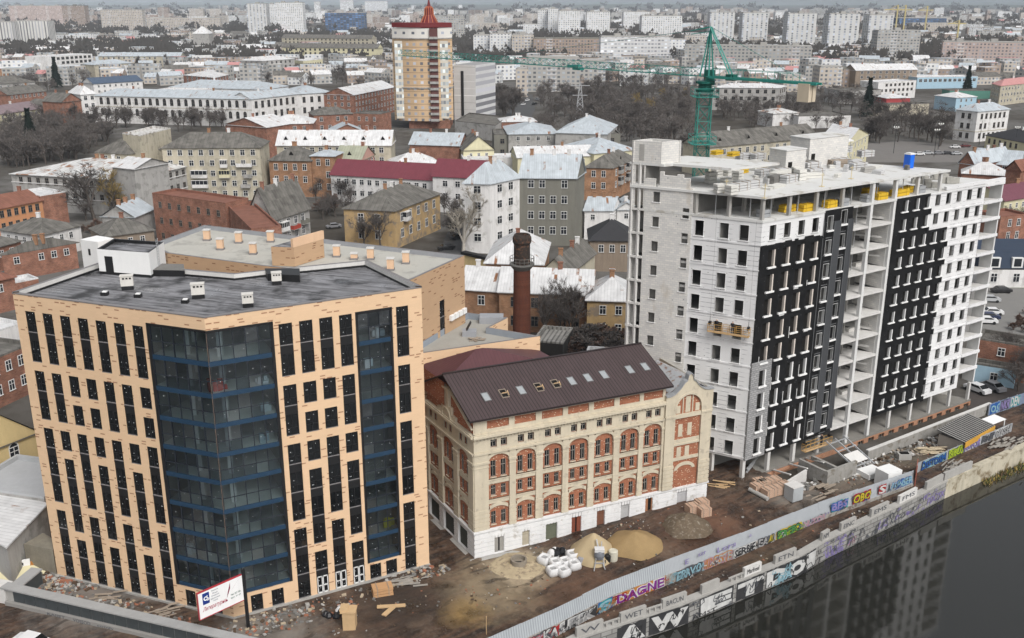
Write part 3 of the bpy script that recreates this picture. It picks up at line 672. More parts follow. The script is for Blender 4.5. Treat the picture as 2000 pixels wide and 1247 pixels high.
prof=[(25.0,16.35),(25.5,16.3),(26.2,16.5),(27.0,17.15),(27.6,17.9),(27.9,18.05),(28.05,18.7),(28.35,19.0),(28.65,18.7),(28.8,18.05),(29.1,17.9),(29.7,17.15),(30.5,16.6),(31.2,16.4),(31.85,16.45)]
m=MB()
for d in (-.3,.25):
    for i in range(len(prof)-1):
        (x0,z0),(x1,z1)=prof[i],prof[i+1]
        # cut the arch out of the front plate
        def lo(x):
            t=(x-28.35)/2.15; return 14.25+2.15*sqrt(max(0,1-t*t)) if abs(t)<1 else 13.6
        l0,l1=(lo(x0),lo(x1)) if d<0 else (13,13)
        q=[MF(x0,d,min(l0,z0)),MF(x1,d,min(l1,z1)),MF(x1,d,z1),MF(x0,d,z0)]
        m.face(q if d<0 else q[::-1],0)
for i in range(len(prof)-1):
    (x0,z0),(x1,z1)=prof[i],prof[i+1]; m.face([MF(x0,-.42,z0+.02),MF(x1,-.42,z1+.02),MF(x1,.35,z1+.02),MF(x0,.35,z0+.02)],1); m.face([MF(x0,-.42,z0-.12),MF(x1,-.42,z1-.12),MF(x1,-.42,z1+.02),MF(x0,-.42,z0+.02)],1)
m.build('curved_gable',[cream,M('grey lead',(.3,.31,.32),.5,.2)],mill)
m=MB(); zr=18.0
for x0,x1,za,zb_ in ((25.2,28.35,16.1,zr),(28.35,31.8,zr,16.1)):
    m.face([MF(x0,.25,za),MF(x1,.25,zb_),MF(x1,7.5,zb_),MF(x0,7.5,za)],0)
m.face([MF(31.8,0,3.6),MF(31.8,MW,3.6),MF(31.8,MW,16.2),MF(31.8,0,16.2)],1)
m.build('tower_roof',[M('grey sheet',(.38,.39,.4),.5,.25,.8,5,.1,stain=(.2,.1,.06),stain_amt=.4),cream],mill)
# left gable: stepped cream pediment
m=MB()
for a,b,z0,z1,d in ((5.9,7.1,15.6,19.1,-.2),(5.3,7.8,15.6,17.1,-.16),(4.3,9.0,15.6,16.2,-.12)): m.box(lv(b),lv(a),d,.2,z0,z1,0,MLf)
m.box(lv(7.3),lv(5.7),-.3,.22,19.1,19.35,0,MLf)
m.build('pediment',[cream],mill); arch(MLf,lv(6.5),15.7,.9,.95,.25,-.3)
m=MB(); m.bar(MLf(lv(5.8),-.05,19.2),MLf(lv(.2),-.05,16.3),.25,.14); m.build('raking_cornice',[cream],mill)
# main roof and hipped rear roof
e=.5
def slope(u0,u1,v0,z0,v1,z1,m,mi=0,th=.12):
    L=hypot(v1-v0,z1-z0); uv=[(u0,0),(u1,0),(u1,L),(u0,L)]
    m.face([mp(u0,v0,z0),mp(u1,v0,z0),mp(u1,v1,z1),mp(u0,v1,z1)],mi,uv)
m=MB(); slope(-.65,25.75,-.55,17.75,6.2,21.1,m); slope(-.65,25.75,13,17.75,6.2,21.1,m)
for u in (-.65,25.75):
    m.face([mp(u,-.55,17.75),mp(u,6.2,21.1),mp(u,6.2,20.9),mp(u,-.55,17.5)],1); m.face([mp(u,13,17.75),mp(u,6.2,21.1),mp(u,6.2,20.9),mp(u,13,17.5)],1)
m.face([mp(-.65,-.55,17.5),mp(25.75,-.55,17.5),mp(25.75,-.55,17.75),mp(-.65,-.55,17.75)],1); m.face([mp(-.65,-.55,17.5),mp(25.75,-.55,17.5),mp(25.75,.3,17.6),mp(-.65,.3,17.6)],1)
m.bar(mp(-.65,6.2,21.15),mp(25.75,6.2,21.15),.3,.12,1)
m.build('roof',[brown_roof,M('dark brown trim',(.03,.022,.022),.5,.1)],mill)
m=MB(); HA=mp(5.35,9.8,22.2);HB=mp(6.2,9.8,22.2); E0=mp(-.3,6.6,19.9);E1=mp(-.3,13.2,19.9);E2=mp(15.5,13.2,19.6);E3=mp(15.5,6.6,19.6)
m.face([E1,E0,HA],0); m.face([E0,E3,HB,HA],0); m.face([E2,E1,HA,HB],0); m.face([E3,E2,HB],0)
for q,r in ((E0,E1),(E1,E2),(E2,E3)): m.face([(q[0],q[1],17),(r[0],r[1],17),r,q],1)
m.build('rear_roof',[maroon_roof,millbrick],mill)
sky=M('skylight glass',(.3,.32,.33),.2,.3,.3,3,0,spec=.6); pale=M('skylight frame',(.2,.2,.2),.5,.1)  # pale sky reflection is put into the glass colour
us=[2.66,4.89,7.1,9.34,11.56,13.68,15.9,18.1,21.72,23.93]; vs=[2.2,2.25,2.3,2.3,2.38,2.4,2.48,2.53,2.65,2.7]
def sp(u,v,h): 
    z=17.75+(v+.55)*3.35/6.75; nn=(-.445,.895); return mp(u,v+nn[0]*h,z+nn[1]*h)
for k,(u,v) in enumerate(zip(us,vs)):
    op=k in (1,3,4); m=MB(); w=.36;l=.52
    for a,b,c,d in ((-w-.06,-w,-l-.06,l+.06),(w,w+.06,-l-.06,l+.06),(-w,w,-l-.06,-l),(-w,w,l,l+.06),(-w,w,-.04,.03) if op else (-w,w,l,l+.05)):
        q=[sp(u+a,v+c,0),sp(u+b,v+c,0),sp(u+b,v+d,0),sp(u+a,v+d,0)];q2=[sp(u+a,v+c,.12),sp(u+b,v+c,.12),sp(u+b,v+d,.12),sp(u+a,v+d,.12)]
        m.face(q2,0)
        for i in range(4): m.face([q[i],q[(i+1)%4],q2[(i+1)%4],q2[i]],0)
    m.face([sp(u-w,v-l,.03 if op else .08),sp(u+w,v-l,.03 if op else .08),sp(u+w,v+l,.03 if op else .08),sp(u-w,v+l,.03 if op else .08)],1)
    if op:
        m.bar(sp(u+w-.05,v-l,.35),sp(u+w+.1,v+l*.3,.3),.08,.06,2); m.bar(sp(u-w,v-.1,.3),sp(u+w,v-.1,.34),.06,.08,2)
    o=m.build('skylight',[wood_old if op else pale,dark_void if op else sky,wood],mill)
    o['label']='open skylight with timber frame and dark inside' if op else 'closed pale skylight'
# ================================================================== unfinished block: frame, block walls, black membrane
def block_mat():
    n=N('white aerated block'); uv=n.coord('UV'); co=n.coord()
    b=n.n('ShaderNodeTexBrick'); n.l(uv,b.inputs['Vector']); b.inputs['Scale'].default_value=1; b.inputs['Color1'].default_value=(.68,.66,.62,1); b.inputs['Color2'].default_value=(.58,.57,.55,1); b.inputs['Mortar'].default_value=(.5,.5,.5,1)
    b.inputs['Brick Width'].default_value=.6; b.inputs['Row Height'].default_value=.29; b.inputs['Mortar Size'].default_value=.02
    k=n.math('ADD',n.math('MULTIPLY',n.noise(co,.5,5),.3),.84); v=n.n('ShaderNodeVectorMath',operation='SCALE'); n.l(b.outputs[0],v.inputs[0]); n.l(k,v.inputs['Scale'])
    c=n.mix(n.ramp(n.noise(n.vscale(co,(1,1,.45)),.28,5),.6,.74),v.outputs[0],(.45,.4,.33))
    vo=n.n('ShaderNodeTexVoronoi'); n.l(co,vo.inputs['Vector']); vo.inputs['Scale'].default_value=.9
    c=n.mix(n.math('LESS_THAN',vo.outputs['Distance'],.07),c,(.25,.25,.25))
    return n.out(c,.9,0,.2)
block=block_mat()
def panel_mat():
    n=N('white insulated wall'); uv=n.coord('UV'); co=n.coord(); s=n.sep(uv)
    fz_=n.math('FRACT',n.math('DIVIDE',s[1],.62)); ln=n.math('LESS_THAN',fz_,.13)
    seg=n.ramp(n.noise(n.vscale(co,(1,1,.2)),.55,4),.45,.55)
    c=n.mix(n.math('MULTIPLY',n.math('MULTIPLY',ln,seg),.75),(.7,.7,.7),(.28,.28,.3))
    k=n.math('ADD',n.math('MULTIPLY',n.noise(co,.5,5),.24),.88); v=n.n('ShaderNodeVectorMath',operation='SCALE'); n.l(c,v.inputs[0]); n.l(k,v.inputs['Scale'])
    vo=n.n('ShaderNodeTexVoronoi'); n.l(co,vo.inputs['Vector']); vo.inputs['Scale'].default_value=1.3
    c=n.mix(n.math('LESS_THAN',vo.outputs['Distance'],.09),v.outputs[0],(.3,.3,.3))
    return n.out(c,.85,0,.2)
whitewall=panel_mat()
def membrane():
    n=N('black membrane'); uv=n.coord('UV'); co=n.coord(); s=n.sep(uv)
    vo=n.n('ShaderNodeTexVoronoi'); n.l(uv,vo.inputs['Vector']); vo.inputs['Scale'].default_value=2.4; vo.inputs['Randomness'].default_value=.75
    c=n.mix(n.ramp(n.noise(co,.8,5),.35,.7),(.003,.003,.0035),(.012,.012,.013))
    c=n.mix(n.math('LESS_THAN',vo.outputs['Distance'],.075),c,(.3,.3,.31)); return n.out(c,.6,0,.3)
memb=membrane()
stone=brickmat('grey stone tile',(.26,.26,.265),(.36,.36,.36),(.16,.16,.16),.6,.3,0,.2)
stripe=M('dark grey cassette',(.06,.063,.068),.5,.15,.8,5,.1,spec=.4)
jamb=M('pale reveal',(.62,.56,.5),.85,.1); jambw=M('white reveal',(.75,.75,.74),.8,.06); snowy=M('whitened slab',(.6,.6,.585),.85,.08,.25,3,.0,stain=(.42,.4,.36),stain_amt=.3)
redbase=brickmat('basement brick',(.36,.16,.085),(.45,.22,.13),(.4,.3,.22),.25,.09,0,.35)
KP=(30.7,119.6);E1=(.836,.549);E2=(-.875,.484)
def kp(a,v,z=None):
    p=(KP[0]+E1[0]*a+E2[0]*v,KP[1]+E1[1]*a+E2[1]*v); return p if z is None else (*p,z)
BF=Fr(KP,kp(51.3,0)); BLf=Fr(kp(0,17.4),KP); bv=lambda v:17.4-v
blk=thing('unfinished_building','unfinished concrete apartment block with white, black and open facade parts','building',(*KP,0))
LV=[4.25,7.47,10.69,13.9,17.05,20.25,23.45,26.65,29.87,33.07,36.25]; RV=[4.05+2.675*k for k in range(13)]
def slab(pl,z,th=.28,m=None,part='floor_slab'):
    q=MB(); q.prism([kp(a,v) for a,v in pl],z-th,z,0,None,True,True); return q.build(part,[m or concrete],blk)
FULL=[(-.05,0),(26,0),(26,17.4),(-.05,17.4)]
slab([(0,.05),(51.3,.05),(51.3,17.4),(0,17.4)],1.1,.35,M('shade-darkened slab',(.22,.21,.19),.95,.35,.5,6,0))  # ground-floor slab coloured dark to stand in for the interior shade
for z in LV[:-1]: slab([(.35,.3),(16.6,.3),(16.6,.02),(25.8,.02),(25.8,17.2),(.35,17.2)],z,.32,concrete_lt)
for z in RV[1:-1]: slab([(26.0,.3),(46.7,.3),(46.7,-.05),(51.3,-.05),(51.3,3.2),(51.0,17.0),(26,17)],z,.26,concrete_lt)
slab([(-.1,-.1),(51.4,-.1),(51.4,17.4),(-.1,17.4)],36.25,.32,snowy)
slab([(-.25,-.25),(37.0,-.25),(37.0,17.4),(-.25,17.4)],39.2,.3,snowy,'roof_slab')
slab([(1.2,5.2),(9.5,5.0),(9.5,17.6),(-.1,17.6),(-.1,13.0),(1.2,12.8)],42.15,.3,snowy,'roof_slab')
# white roof edge of the low end
q=MB(); q.box(36.9,51.4,-.12,.3,36.25,36.75,0,BF); q.build('parapet',[whitewall],blk)
# columns
random.seed(2)
def colm(a,v,z0,z1,w=.42,mt=None,part='column'):
    q=MB(); p=kp(a,v); c,s_=E1
    T=lambda x,y,z:(p[0]+c*x-s_*y,p[1]+s_*x+c*y,z); q.box(-w/2,w/2,-w/2,w/2,z0,z1,0,T); return q.build(part,[mt or concrete_lt],blk)
for a in (.28,5,10,15): colm(a,.3,1.1,4.0,.5); colm(a,.3,36.2,38.95,.42,concrete)
for a in (20.9,25.75): colm(a,.22,1.1,39,.5,M('whitish concrete',(.62,.62,.61),.85,.12))
for a in (30.7,35.8): colm(a,.3,1.1,4.0); colm(a,.3,36.2,39)
for a in (40.7,45.7,50.8): colm(a,.35,1.1,4.0)
for a in (5,10,15,20.5,25.6,30.7,35.8,40.7): 
    for v in (6,12): colm(a,v,1.1,4.2); 
    if a<36: colm(a,6,36.2,39,.42,concrete)
for v in (4.5,8.8): colm(.3,v,1.1,4.0); colm(.3,v,36.2,39,.42,concrete)
for a in (2.6,7.5,12.5,17.8,23,28.5,33,): 
    q=MB(); q.tube(kp(a,.9,36.25),kp(a,.9,38.9),.06); q.build('prop',[steel],blk)
for v in (2.2,6.6):
    q=MB(); q.tube(kp(.8,v,36.25),kp(.8,v,38.9),.06); q.build('prop',[steel],blk)
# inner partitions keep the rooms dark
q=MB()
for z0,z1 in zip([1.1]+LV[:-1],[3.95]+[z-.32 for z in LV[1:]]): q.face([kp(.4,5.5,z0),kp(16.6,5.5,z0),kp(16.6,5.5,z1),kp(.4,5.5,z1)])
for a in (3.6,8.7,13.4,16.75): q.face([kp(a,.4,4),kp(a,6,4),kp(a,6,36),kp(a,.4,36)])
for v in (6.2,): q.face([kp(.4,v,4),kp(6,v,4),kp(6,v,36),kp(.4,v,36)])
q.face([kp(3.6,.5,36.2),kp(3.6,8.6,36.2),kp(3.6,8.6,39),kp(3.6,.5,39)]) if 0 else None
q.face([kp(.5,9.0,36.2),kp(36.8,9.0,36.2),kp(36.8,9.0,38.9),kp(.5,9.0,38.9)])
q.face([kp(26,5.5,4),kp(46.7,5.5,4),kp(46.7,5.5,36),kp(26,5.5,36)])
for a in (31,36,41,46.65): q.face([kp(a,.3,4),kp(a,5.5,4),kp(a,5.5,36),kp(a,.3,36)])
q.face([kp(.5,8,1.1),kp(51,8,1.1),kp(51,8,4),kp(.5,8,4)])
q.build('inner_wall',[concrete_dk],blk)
# rear and end walls
q=MB(); q.face([kp(51.3,17.4,0),kp(0,17.4,0),kp(0,17.4,36.2),kp(51.3,17.4,36.2)]); q.face([kp(51.2,3.2,1),kp(51.2,17.4,1),kp(51.2,17.4,36.2),kp(51.2,3.2,36.2)]); q.face([kp(36.9,17.3,36.2),kp(9.5,17.3,36.2),kp(9.5,17.3,39),kp(36.9,17.3,39)])
q.build('rear_wall',[block],blk)
# left facade, ten rows of bare openings
tops=[35.45-3.237*r for r in range(10)]
lcol=[(1.6,2.75),(4.15,5.3),(7.4,8.55)]
lhol=[(bv(b),bv(a),t-1.95,t) for t in tops for a,b in lcol]
q=MB(); wall_holes(q,BLf,bv(9.0),17.4,3.95,36.2,lhol,0,.3); q.build('wall',[whitewall],blk)
q=MB()
for z in LV[:-1]: q.box(bv(9),17.45,-.07,.02,z-.1,z+.12,0,BLf)
q.build('floor_band',[whitewall],blk)
om={}
def opening(w,h,fr,sill):
    k=(round(w,2),round(h,2),fr.name,sill)
    if k not in om:
        m=MB(); 
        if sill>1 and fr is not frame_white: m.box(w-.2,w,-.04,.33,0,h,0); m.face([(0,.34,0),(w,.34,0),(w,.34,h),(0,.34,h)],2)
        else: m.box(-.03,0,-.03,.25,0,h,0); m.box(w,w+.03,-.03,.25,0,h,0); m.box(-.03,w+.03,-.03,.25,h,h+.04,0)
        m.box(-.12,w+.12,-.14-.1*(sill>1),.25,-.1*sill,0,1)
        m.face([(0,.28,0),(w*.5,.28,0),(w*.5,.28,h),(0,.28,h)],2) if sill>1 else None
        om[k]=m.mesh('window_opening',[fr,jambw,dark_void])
    return om[k]
for a,b,c,d in lhol: place('window_opening',opening(b-a,d-c,jambw,1),blk,BLf(a,0,c),BLf.rz)
# stair wall with staggered openings and ragged top
sh=[]
for r in range(11):
    t=40.05-3.24*r; sh.append((bv(10.25),bv(9.4),t-1.3,t))
    t=38.55-3.24*r; sh.append((bv(14.3),bv(13.4),t-1.3,t))
q=MB(); wall_holes(q,BLf,bv(15.5),bv(9.0),-.5,38.9,[h for h in sh if h[3]<38.8],0,.3,d0=-.06)
steps=[(9.0,9.5,39.4),(9.5,10.4,40.6),(10.4,11.2,41.0),(11.2,13.0,40.75),(13.0,13.5,41.2),(13.5,13.75,39.4),(13.75,14.1,38.95),(14.1,15.5,40.2)]
for a,b,z in steps: q.box(bv(b),bv(a),-.06,.3,38.9,z,0,BLf,skip=('b',))
for v in (9.0,15.5): q.face([BLf(bv(v),-.06,-.5),BLf(bv(v),.4,-.5),BLf(bv(v),.4,39),BLf(bv(v),-.06,39)])
q.build('stair_wall',[block],blk)
for a,b,c,d in sh:
    if d<38.8: place('window_opening',opening(b-a,d-c,concrete_lt,1),blk,BLf(a,-.02,c),BLf.rz)
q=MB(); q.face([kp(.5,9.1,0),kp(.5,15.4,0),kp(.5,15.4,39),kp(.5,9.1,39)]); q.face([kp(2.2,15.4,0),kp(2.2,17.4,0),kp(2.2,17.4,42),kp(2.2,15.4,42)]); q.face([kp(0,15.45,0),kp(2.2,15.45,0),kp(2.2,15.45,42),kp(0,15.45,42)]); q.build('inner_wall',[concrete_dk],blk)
# far left balconies
for z in [1.1]+LV+[39.45]: slab([(-.12,15.5),(2.2,15.5),(2.2,17.5),(-.12,17.5)],z,.3,concrete_lt)
for v in (17.35,16.3): colm(.05,v,0,42,.32)
q=MB(); q.box(bv(17.3),bv(16.9),-.02,.2,36.25,42,0,BLf); q.box(bv(15.7),bv(15.5),-.02,.2,36.25,42,0,BLf); q.build('frame_pier',[block],blk)
# lift shaft box on the upper slab
sx=[kp(-.1,17.4),kp(-.1,13.4),kp(3.2,13.4),kp(3.2,17.4)]
q=MB(); Fq=[Fr(sx[0],sx[1]),Fr(sx[1],sx[2]),Fr(sx[2],sx[3]),Fr(sx[3],sx[0])]
for f in Fq: q.box(0,f.L,0,.3,42.15,44.9,0,f)
q.box(1.0,1.7,-.02,.02,42.4,44.5,1,Fq[0]); o=q.build('shaft_head',[block,concrete],blk)
# right facade: white top strip, membrane, cassettes, stone
bw=1.25; cols1=[1.38+2.615*k for k in range(4)]
q=MB(); th=[(c,c+1.15,33.6,35.45) for c in cols1]; wall_holes(q,BF,0,11.4,32.95,36.2,th,0,.3); q.build('wall',[whitewall],blk)
for a,b,c,d in th: place('window_opening',opening(b-a,d-c,jambw,1),blk,BF(a,0,c),BF.rz)
mh=[(c,c+bw,30.15-3.2*r,32.3-3.2*r) for c in cols1 for r in range(9)]
def inz(h): return h[0]<3.6 and h[3]<17.5
random.seed(11)
q=MB(); wall_holes(q,BF,0,11.4,3.95,32.95,[h for h in mh],0,.35,0,d0=-.1)
x=0.
while x<11.3:
    w=random.uniform(.5,1.6); q.box(x,min(x+w,11.4),-.16,-.09,32.6,32.95+random.uniform(-.2,.35),0,BF); x+=w
q.box(-.02,.01,-.1,.3,17.6,32.9,0,BF)
for h in mh:
    if h[2]>6 and not inz(h):
        r_=random.random()
        if r_<.4: a=h[0]+random.uniform(-.2,.3); q.box(a,a+random.uniform(.25,.9),-.16,-.09,h[2]-random.uniform(.25,.55),h[2]-.12,1,BF)
        if r_>.72: a=h[0]-random.uniform(.15,.35); q.box(a,a+.07,-.15,-.09,h[2]-random.uniform(0,1.2),h[2]+random.uniform(.3,1.6),1,BF)
q.build('membrane_panel',[memb,jambw],blk)
q=MB(); wall_holes(q,BF,-.06,3.62,3.9,17.6,[h for h in mh if inz(h)],0,.45,1,d0=-.2); q.face([BF(3.62,-.2,3.9),BF(3.62,-.08,3.9),BF(3.62,-.08,17.6),BF(3.62,-.2,17.6)]); q.face([BF(-.06,-.2,3.9),BF(-.06,.3,3.9),BF(-.06,.3,17.6),BF(-.06,-.2,17.6)][::-1]); q.face([BF(-.06,-.2,17.6),BF(3.62,-.2,17.6),BF(3.62,0,17.6),BF(-.06,0,17.6)]); q.build('stone_cladding',[stone,jambw],blk)
for h in mh:
    fr=jamb if h[2]>16 else jambw
    m=place('window',opening(h[1]-h[0],h[3]-h[2],fr,2),blk,BF(h[0],-.1 if not inz(h) else -.2,h[2]),BF.rz)
sc=[(12.0,13.05),(14.6,15.7)]
ch=[(a,b,29.95+3.24-3.2*r+(0.5 if i else 0)+.35,31.95+3.24-3.2*r+(.5 if i else 0)+.2) for i,(a,b) in enumerate(sc) for r in range(10)]
q=MB(); wall_holes(q,BF,11.4,16.9,3.95,36.2,ch,0,.35,1,d0=-.1); q.face([BF(16.9,-.1,3.95),BF(16.9,.35,3.95),BF(16.9,.35,36.2),BF(16.9,-.1,36.2)]); q.build('membrane_panel',[memb,jambw],blk)
for a,b,c,d in ch: place('window',opening(b-a,d-c,frame_white,2),blk,BF(a,-.1,c),BF.rz)
for a,b in ((13.15,14.45),(15.85,16.95)):
    q=MB(); q.box(a,b,-.32,-.09,4.6,34.6,0,BF); q.box(a,a+.06,-.36,-.3,4.6,34.6,1,BF);q.box(b-.06,b,-.36,-.3,4.6,34.6,1,BF); q.build('cassette_strip',[stripe,M('strip edge',(.15,.155,.16),.5,.1)],blk)
q=MB(); q.box(11.35,11.42,-.14,-.08,4.2,35,0,BF)
for a,b,c,d in ch: q.box(a-.1,b+.1,-.13,-.08,c-.16,c-.08,0,BF); q.box(a-.1,b+.1,-.13,-.08,c-1.05,c-.97,0,BF)
q.build('panel_edge',[M('strip edge',(.15,.155,.16))],blk)
# open bays: deep rooms with block walls
for k,(z0,z1) in enumerate(zip(LV[:-1],LV[1:])):
    q=MB(); q.box(25.35,25.5,.4,5.0,z0,z1-.32,0,BF); q.face([BF(21.2,5.2,z0),BF(25.4,5.2,z0),BF(25.4,5.2,z1-.32),BF(21.2,5.2,z1-.32)],1); q.box(17.0,17.15,.5,5,z0,z1-.32,1,BF)
    q.face([BF(17,5.2,z0),BF(21.2,5.2,z0),BF(21.2,5.2,z1-.32),BF(17,5.2,z1-.32)],1); q.box(21.0,21.2,2.5,5.2,z0,z1-.32,1,BF)
    if k%3==1: q.box(22.0,24.5,2.4,3.0,z0,z0+.5,0,BF)
    q.build('partition_wall',[block,concrete],blk)
for a in (17.6,18.7,19.8):
    q=MB()
    for z0,z1 in zip(LV[7:10],LV[8:]): q.tube(BF(a,1.5,z0),BF(a,1.5,z1-.3),.05)
    q.build('prop',[steel],blk)
# right part: lower storeys, membrane then white wall
wc=[27.35+2.49*k for k in range(8)]; rh=[]
for r in range(12):
    t=35.77-2.675*r
    for k,c in enumerate(wc): rh.append((c,c+1.1,t-1.52,t,k,r))
def bl(r): return 33.4 if r<2 else 38.45-.08*r
def blh(h): return h[0]<bl(h[5])-.6
q=MB();p=MB()
for r in range(12):
    z1=36.2 if r==0 else 36.15-2.675*r; z0=36.15-2.675*(r+1)-(.05 if r==11 else 0); b=bl(r)
    row=[h for h in rh if h[5]==r]
    wall_holes(q,BF,25.95,b,z0,z1,[h for h in row if blh(h)],0,.35,0,d0=-.1); q.face([BF(b,-.1,z0),BF(b,.02,z0),BF(b,.02,z1),BF(b,-.1,z1)])
    wall_holes(p,BF,b-.05,46.75,z0,z1,[h for h in row if not blh(h)],0,.3)
    q.box(b,b+.55,-.14,-.02,z0-.25,z0+.55,0,BF)
    p.box(b+.1,46.75,-.1,.01,z1-.3,z1-.05,0,BF)
q.build('membrane_panel',[memb,jambw],blk); p.face([BF(46.75,0,4),BF(46.75,.4,4),BF(46.75,.4,36.2),BF(46.75,0,36.2)]); p.build('wall',[whitewall],blk)
omr={}
def rwin(w,h,black):
    if black not in omr:
        m=MB()
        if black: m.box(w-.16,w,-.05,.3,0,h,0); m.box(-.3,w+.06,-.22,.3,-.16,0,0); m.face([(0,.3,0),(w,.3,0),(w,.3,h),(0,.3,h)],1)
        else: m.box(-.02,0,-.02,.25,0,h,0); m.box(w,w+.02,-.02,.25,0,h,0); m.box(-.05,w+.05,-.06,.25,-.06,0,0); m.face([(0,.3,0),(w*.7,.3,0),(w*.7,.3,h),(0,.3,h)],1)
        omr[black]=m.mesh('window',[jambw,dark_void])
    return omr[black]
for h in rh: place('window' if blh(h) else 'window_opening',rwin(1.1,1.52,blh(h)),blk,BF(h[0],-.1 if blh(h) else 0,h[2]),BF.rz)
# end balconies
q=MB(); q.box(51.0,51.3,-.02,1.9,4.0,36.2,0,BF); q.build('end_wall',[M('whitish concrete',(.62,.62,.61))],blk)
for z in RV[1:]:
    q=MB(); q.box(46.75,51.4,-.16,.12,z-.35,z+.12,0,BF); q.build('balcony_edge',[whitewall],blk)
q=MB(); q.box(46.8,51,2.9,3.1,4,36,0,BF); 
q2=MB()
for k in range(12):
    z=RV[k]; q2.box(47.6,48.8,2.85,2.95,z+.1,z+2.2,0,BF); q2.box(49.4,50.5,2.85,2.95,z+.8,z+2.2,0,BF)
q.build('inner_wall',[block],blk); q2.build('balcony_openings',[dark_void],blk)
# basement storey in red brick
bh=[]; a=21.3
while a<50: bh.append((a,a+1.35,-1.3,.55)); a+=2.35
q=MB(); wall_holes(q,BF,4.0,51.3,-1.8,.78,[h for h in bh],0,.3,d0=.0); q.box(0,16,-.35,.0,.45,.75,0,BF); q.box(bv(9),17.7,-.35,0,.3,.75,0,BLf); q.build('basement_wall',[redbase],blk)
for h in bh:
    m=MB(); m.face([BF(h[0],.28,h[2]),BF(h[1],.28,h[2]),BF(h[1],.28,h[3]),BF(h[0],.28,h[3])],1)
    for x in (h[0]+.4,h[0]+.9): m.box(x-.03,x+.03,.15,.22,h[2],h[3],0,BF)
    m.box(h[0],h[1],.15,.22,-.5,-.44,0,BF); m.build('basement_window',[wood_old,dark_void],blk)
# ---------------- materials stored on the slabs
def crate(name,lab,cat,c,L,W,Hh,z,rot,mat,grp=None,strap=None,n=1):
    t=thing(name,lab,cat,(*c,z),grp); T=lambda x,y,w:(c[0]+x*cos(rot)-y*sin(rot),c[1]+x*sin(rot)+y*cos(rot),z+w)
    m=MB(); h=Hh/n
    for k in range(n): m.box(-L/2+.04*(k%2),L/2-.03*(k%2),-W/2,W/2,k*h+.02,(k+1)*h-.05,0,T)
    m.build('load',[mat],t)
    if strap:
        m=MB()
        for x in (-L*.28,L*.28): m.box(x-.04,x+.04,-W/2-.02,W/2+.02,0,Hh+.02,0,T)
        m.build('strap',[strap],t)
    return t
ra=atan2(E1[1],E1[0])
labs=['first from the corner','behind the first bundle','third along, beside grey blocks','short one, centre bay','long, past the centre column','pair on the wide bay','far end, small']
for k,(a,v,L) in enumerate(((7.8,2.4,2.3),(9.6,1.2,2.3),(13.9,1.1,2.0),(24.0,1.0,2.2),(28.4,1.2,3.4),(27.5,4.5,2.6),(31.9,2.2,1.4))):
    crate('insulation_bundle','yellow wrapped insulation bundle on the open top storey, '+labs[k],'insulation bundle',kp(a,v),L*.95,1.0,.95,36.27,ra,yellow,'yellow bundles on the open top storey',M('yellow strap',(.45,.28,.02)),2)
gb=M('grey blocks',(.3,.31,.32),.8,.2)
for k,(a,v) in enumerate(((2.4,1.6),(16.2,1.0),(21.2,1.0),(32.8,1.2))):
    crate('block_pallet',['grey block pallet behind the corner column, top storey','grey block pallet right of the short yellow bundle','grey block pallet left of the centre yellow bundle','grey block pallet at the right end of the top storey'][k],'block pallet',kp(a,v),1.5,1.1,1.0,36.27,ra,gb,'grey block pallets on the top storey',None,2)
wblk=M('stacked white blocks',(.62,.61,.57),.9,.1,.8,6,0); lint=M('grey lintels',(.5,.5,.5),.85,.2,1,6,0)
pts=[(1405,376,0),(1418,366,0),(1428,380,0),(1388,358,0),(1400,345,0),(1420,343,0),(1445,372,1),(1468,367,1),(1440,350,0),(1430,336,0),(1475,333,0),(1490,344,1),(1510,335,0),(1525,343,1),(1540,356,1),(1556,342,0),(1562,326,0),(1585,330,1),(1592,343,1),(1562,352,0),(1513,352,0),(1675,331,1),(1690,306,1),(1640,322,1),(1648,298,1),(1480,312,1),(1452,312,1),(1560,300,0)]
pos=['at the left corner','second at the left corner','tall, near the corner','against the stair wall','beside the crane mast','behind the crane mast','long, near the front edge','front edge, lying beside white cubes','left middle','back left, tall','middle row, far back','middle row, doubled','under the white cabin','middle, stacked high','front middle','right of middle','in front of the big wall','right, paired','right, front of the pair','between two lintel stacks','front of the small cabin','right part, before the blue booth','right part at the back','right part, low','beyond the scaffold table','behind the small cabin','left of the back row','back row, single']
for k,(x,y,ty) in enumerate(pts):
    c=g(x,y,39.22)
    if ty: crate('lintel_stack','grey lintel stack on the white roof slab, '+pos[k],'lintel stack',c,2.6,1.1,1.0,39.22,ra+random.uniform(-.2,.2),lint,'lintel stacks on the roof slab',wood_old,3)
    else: crate('block_stack','white block stack on the white roof slab, '+pos[k],'block stack',c,1.25,1.1,random.choice([1.2,1.5,1.1]),39.22,ra+random.uniform(-.3,.3),wblk,'white block stacks on the roof slab',None,3)
for k,(x,y) in enumerate(((1450,338),(1400,302),(1432,305))):
    crate('insulation_bundle',['yellow wrapped bundle on the roof slab among white stacks','yellow bundle on the upper roof slab left of the crane mast','yellow bundle on the upper slab right of the crane mast'][k],'insulation bundle',g(x,y,39.22 if k==0 else 42.2),1.8,.9,.6,39.22 if k==0 else 42.2,ra+.2,yellow,None,None,2)
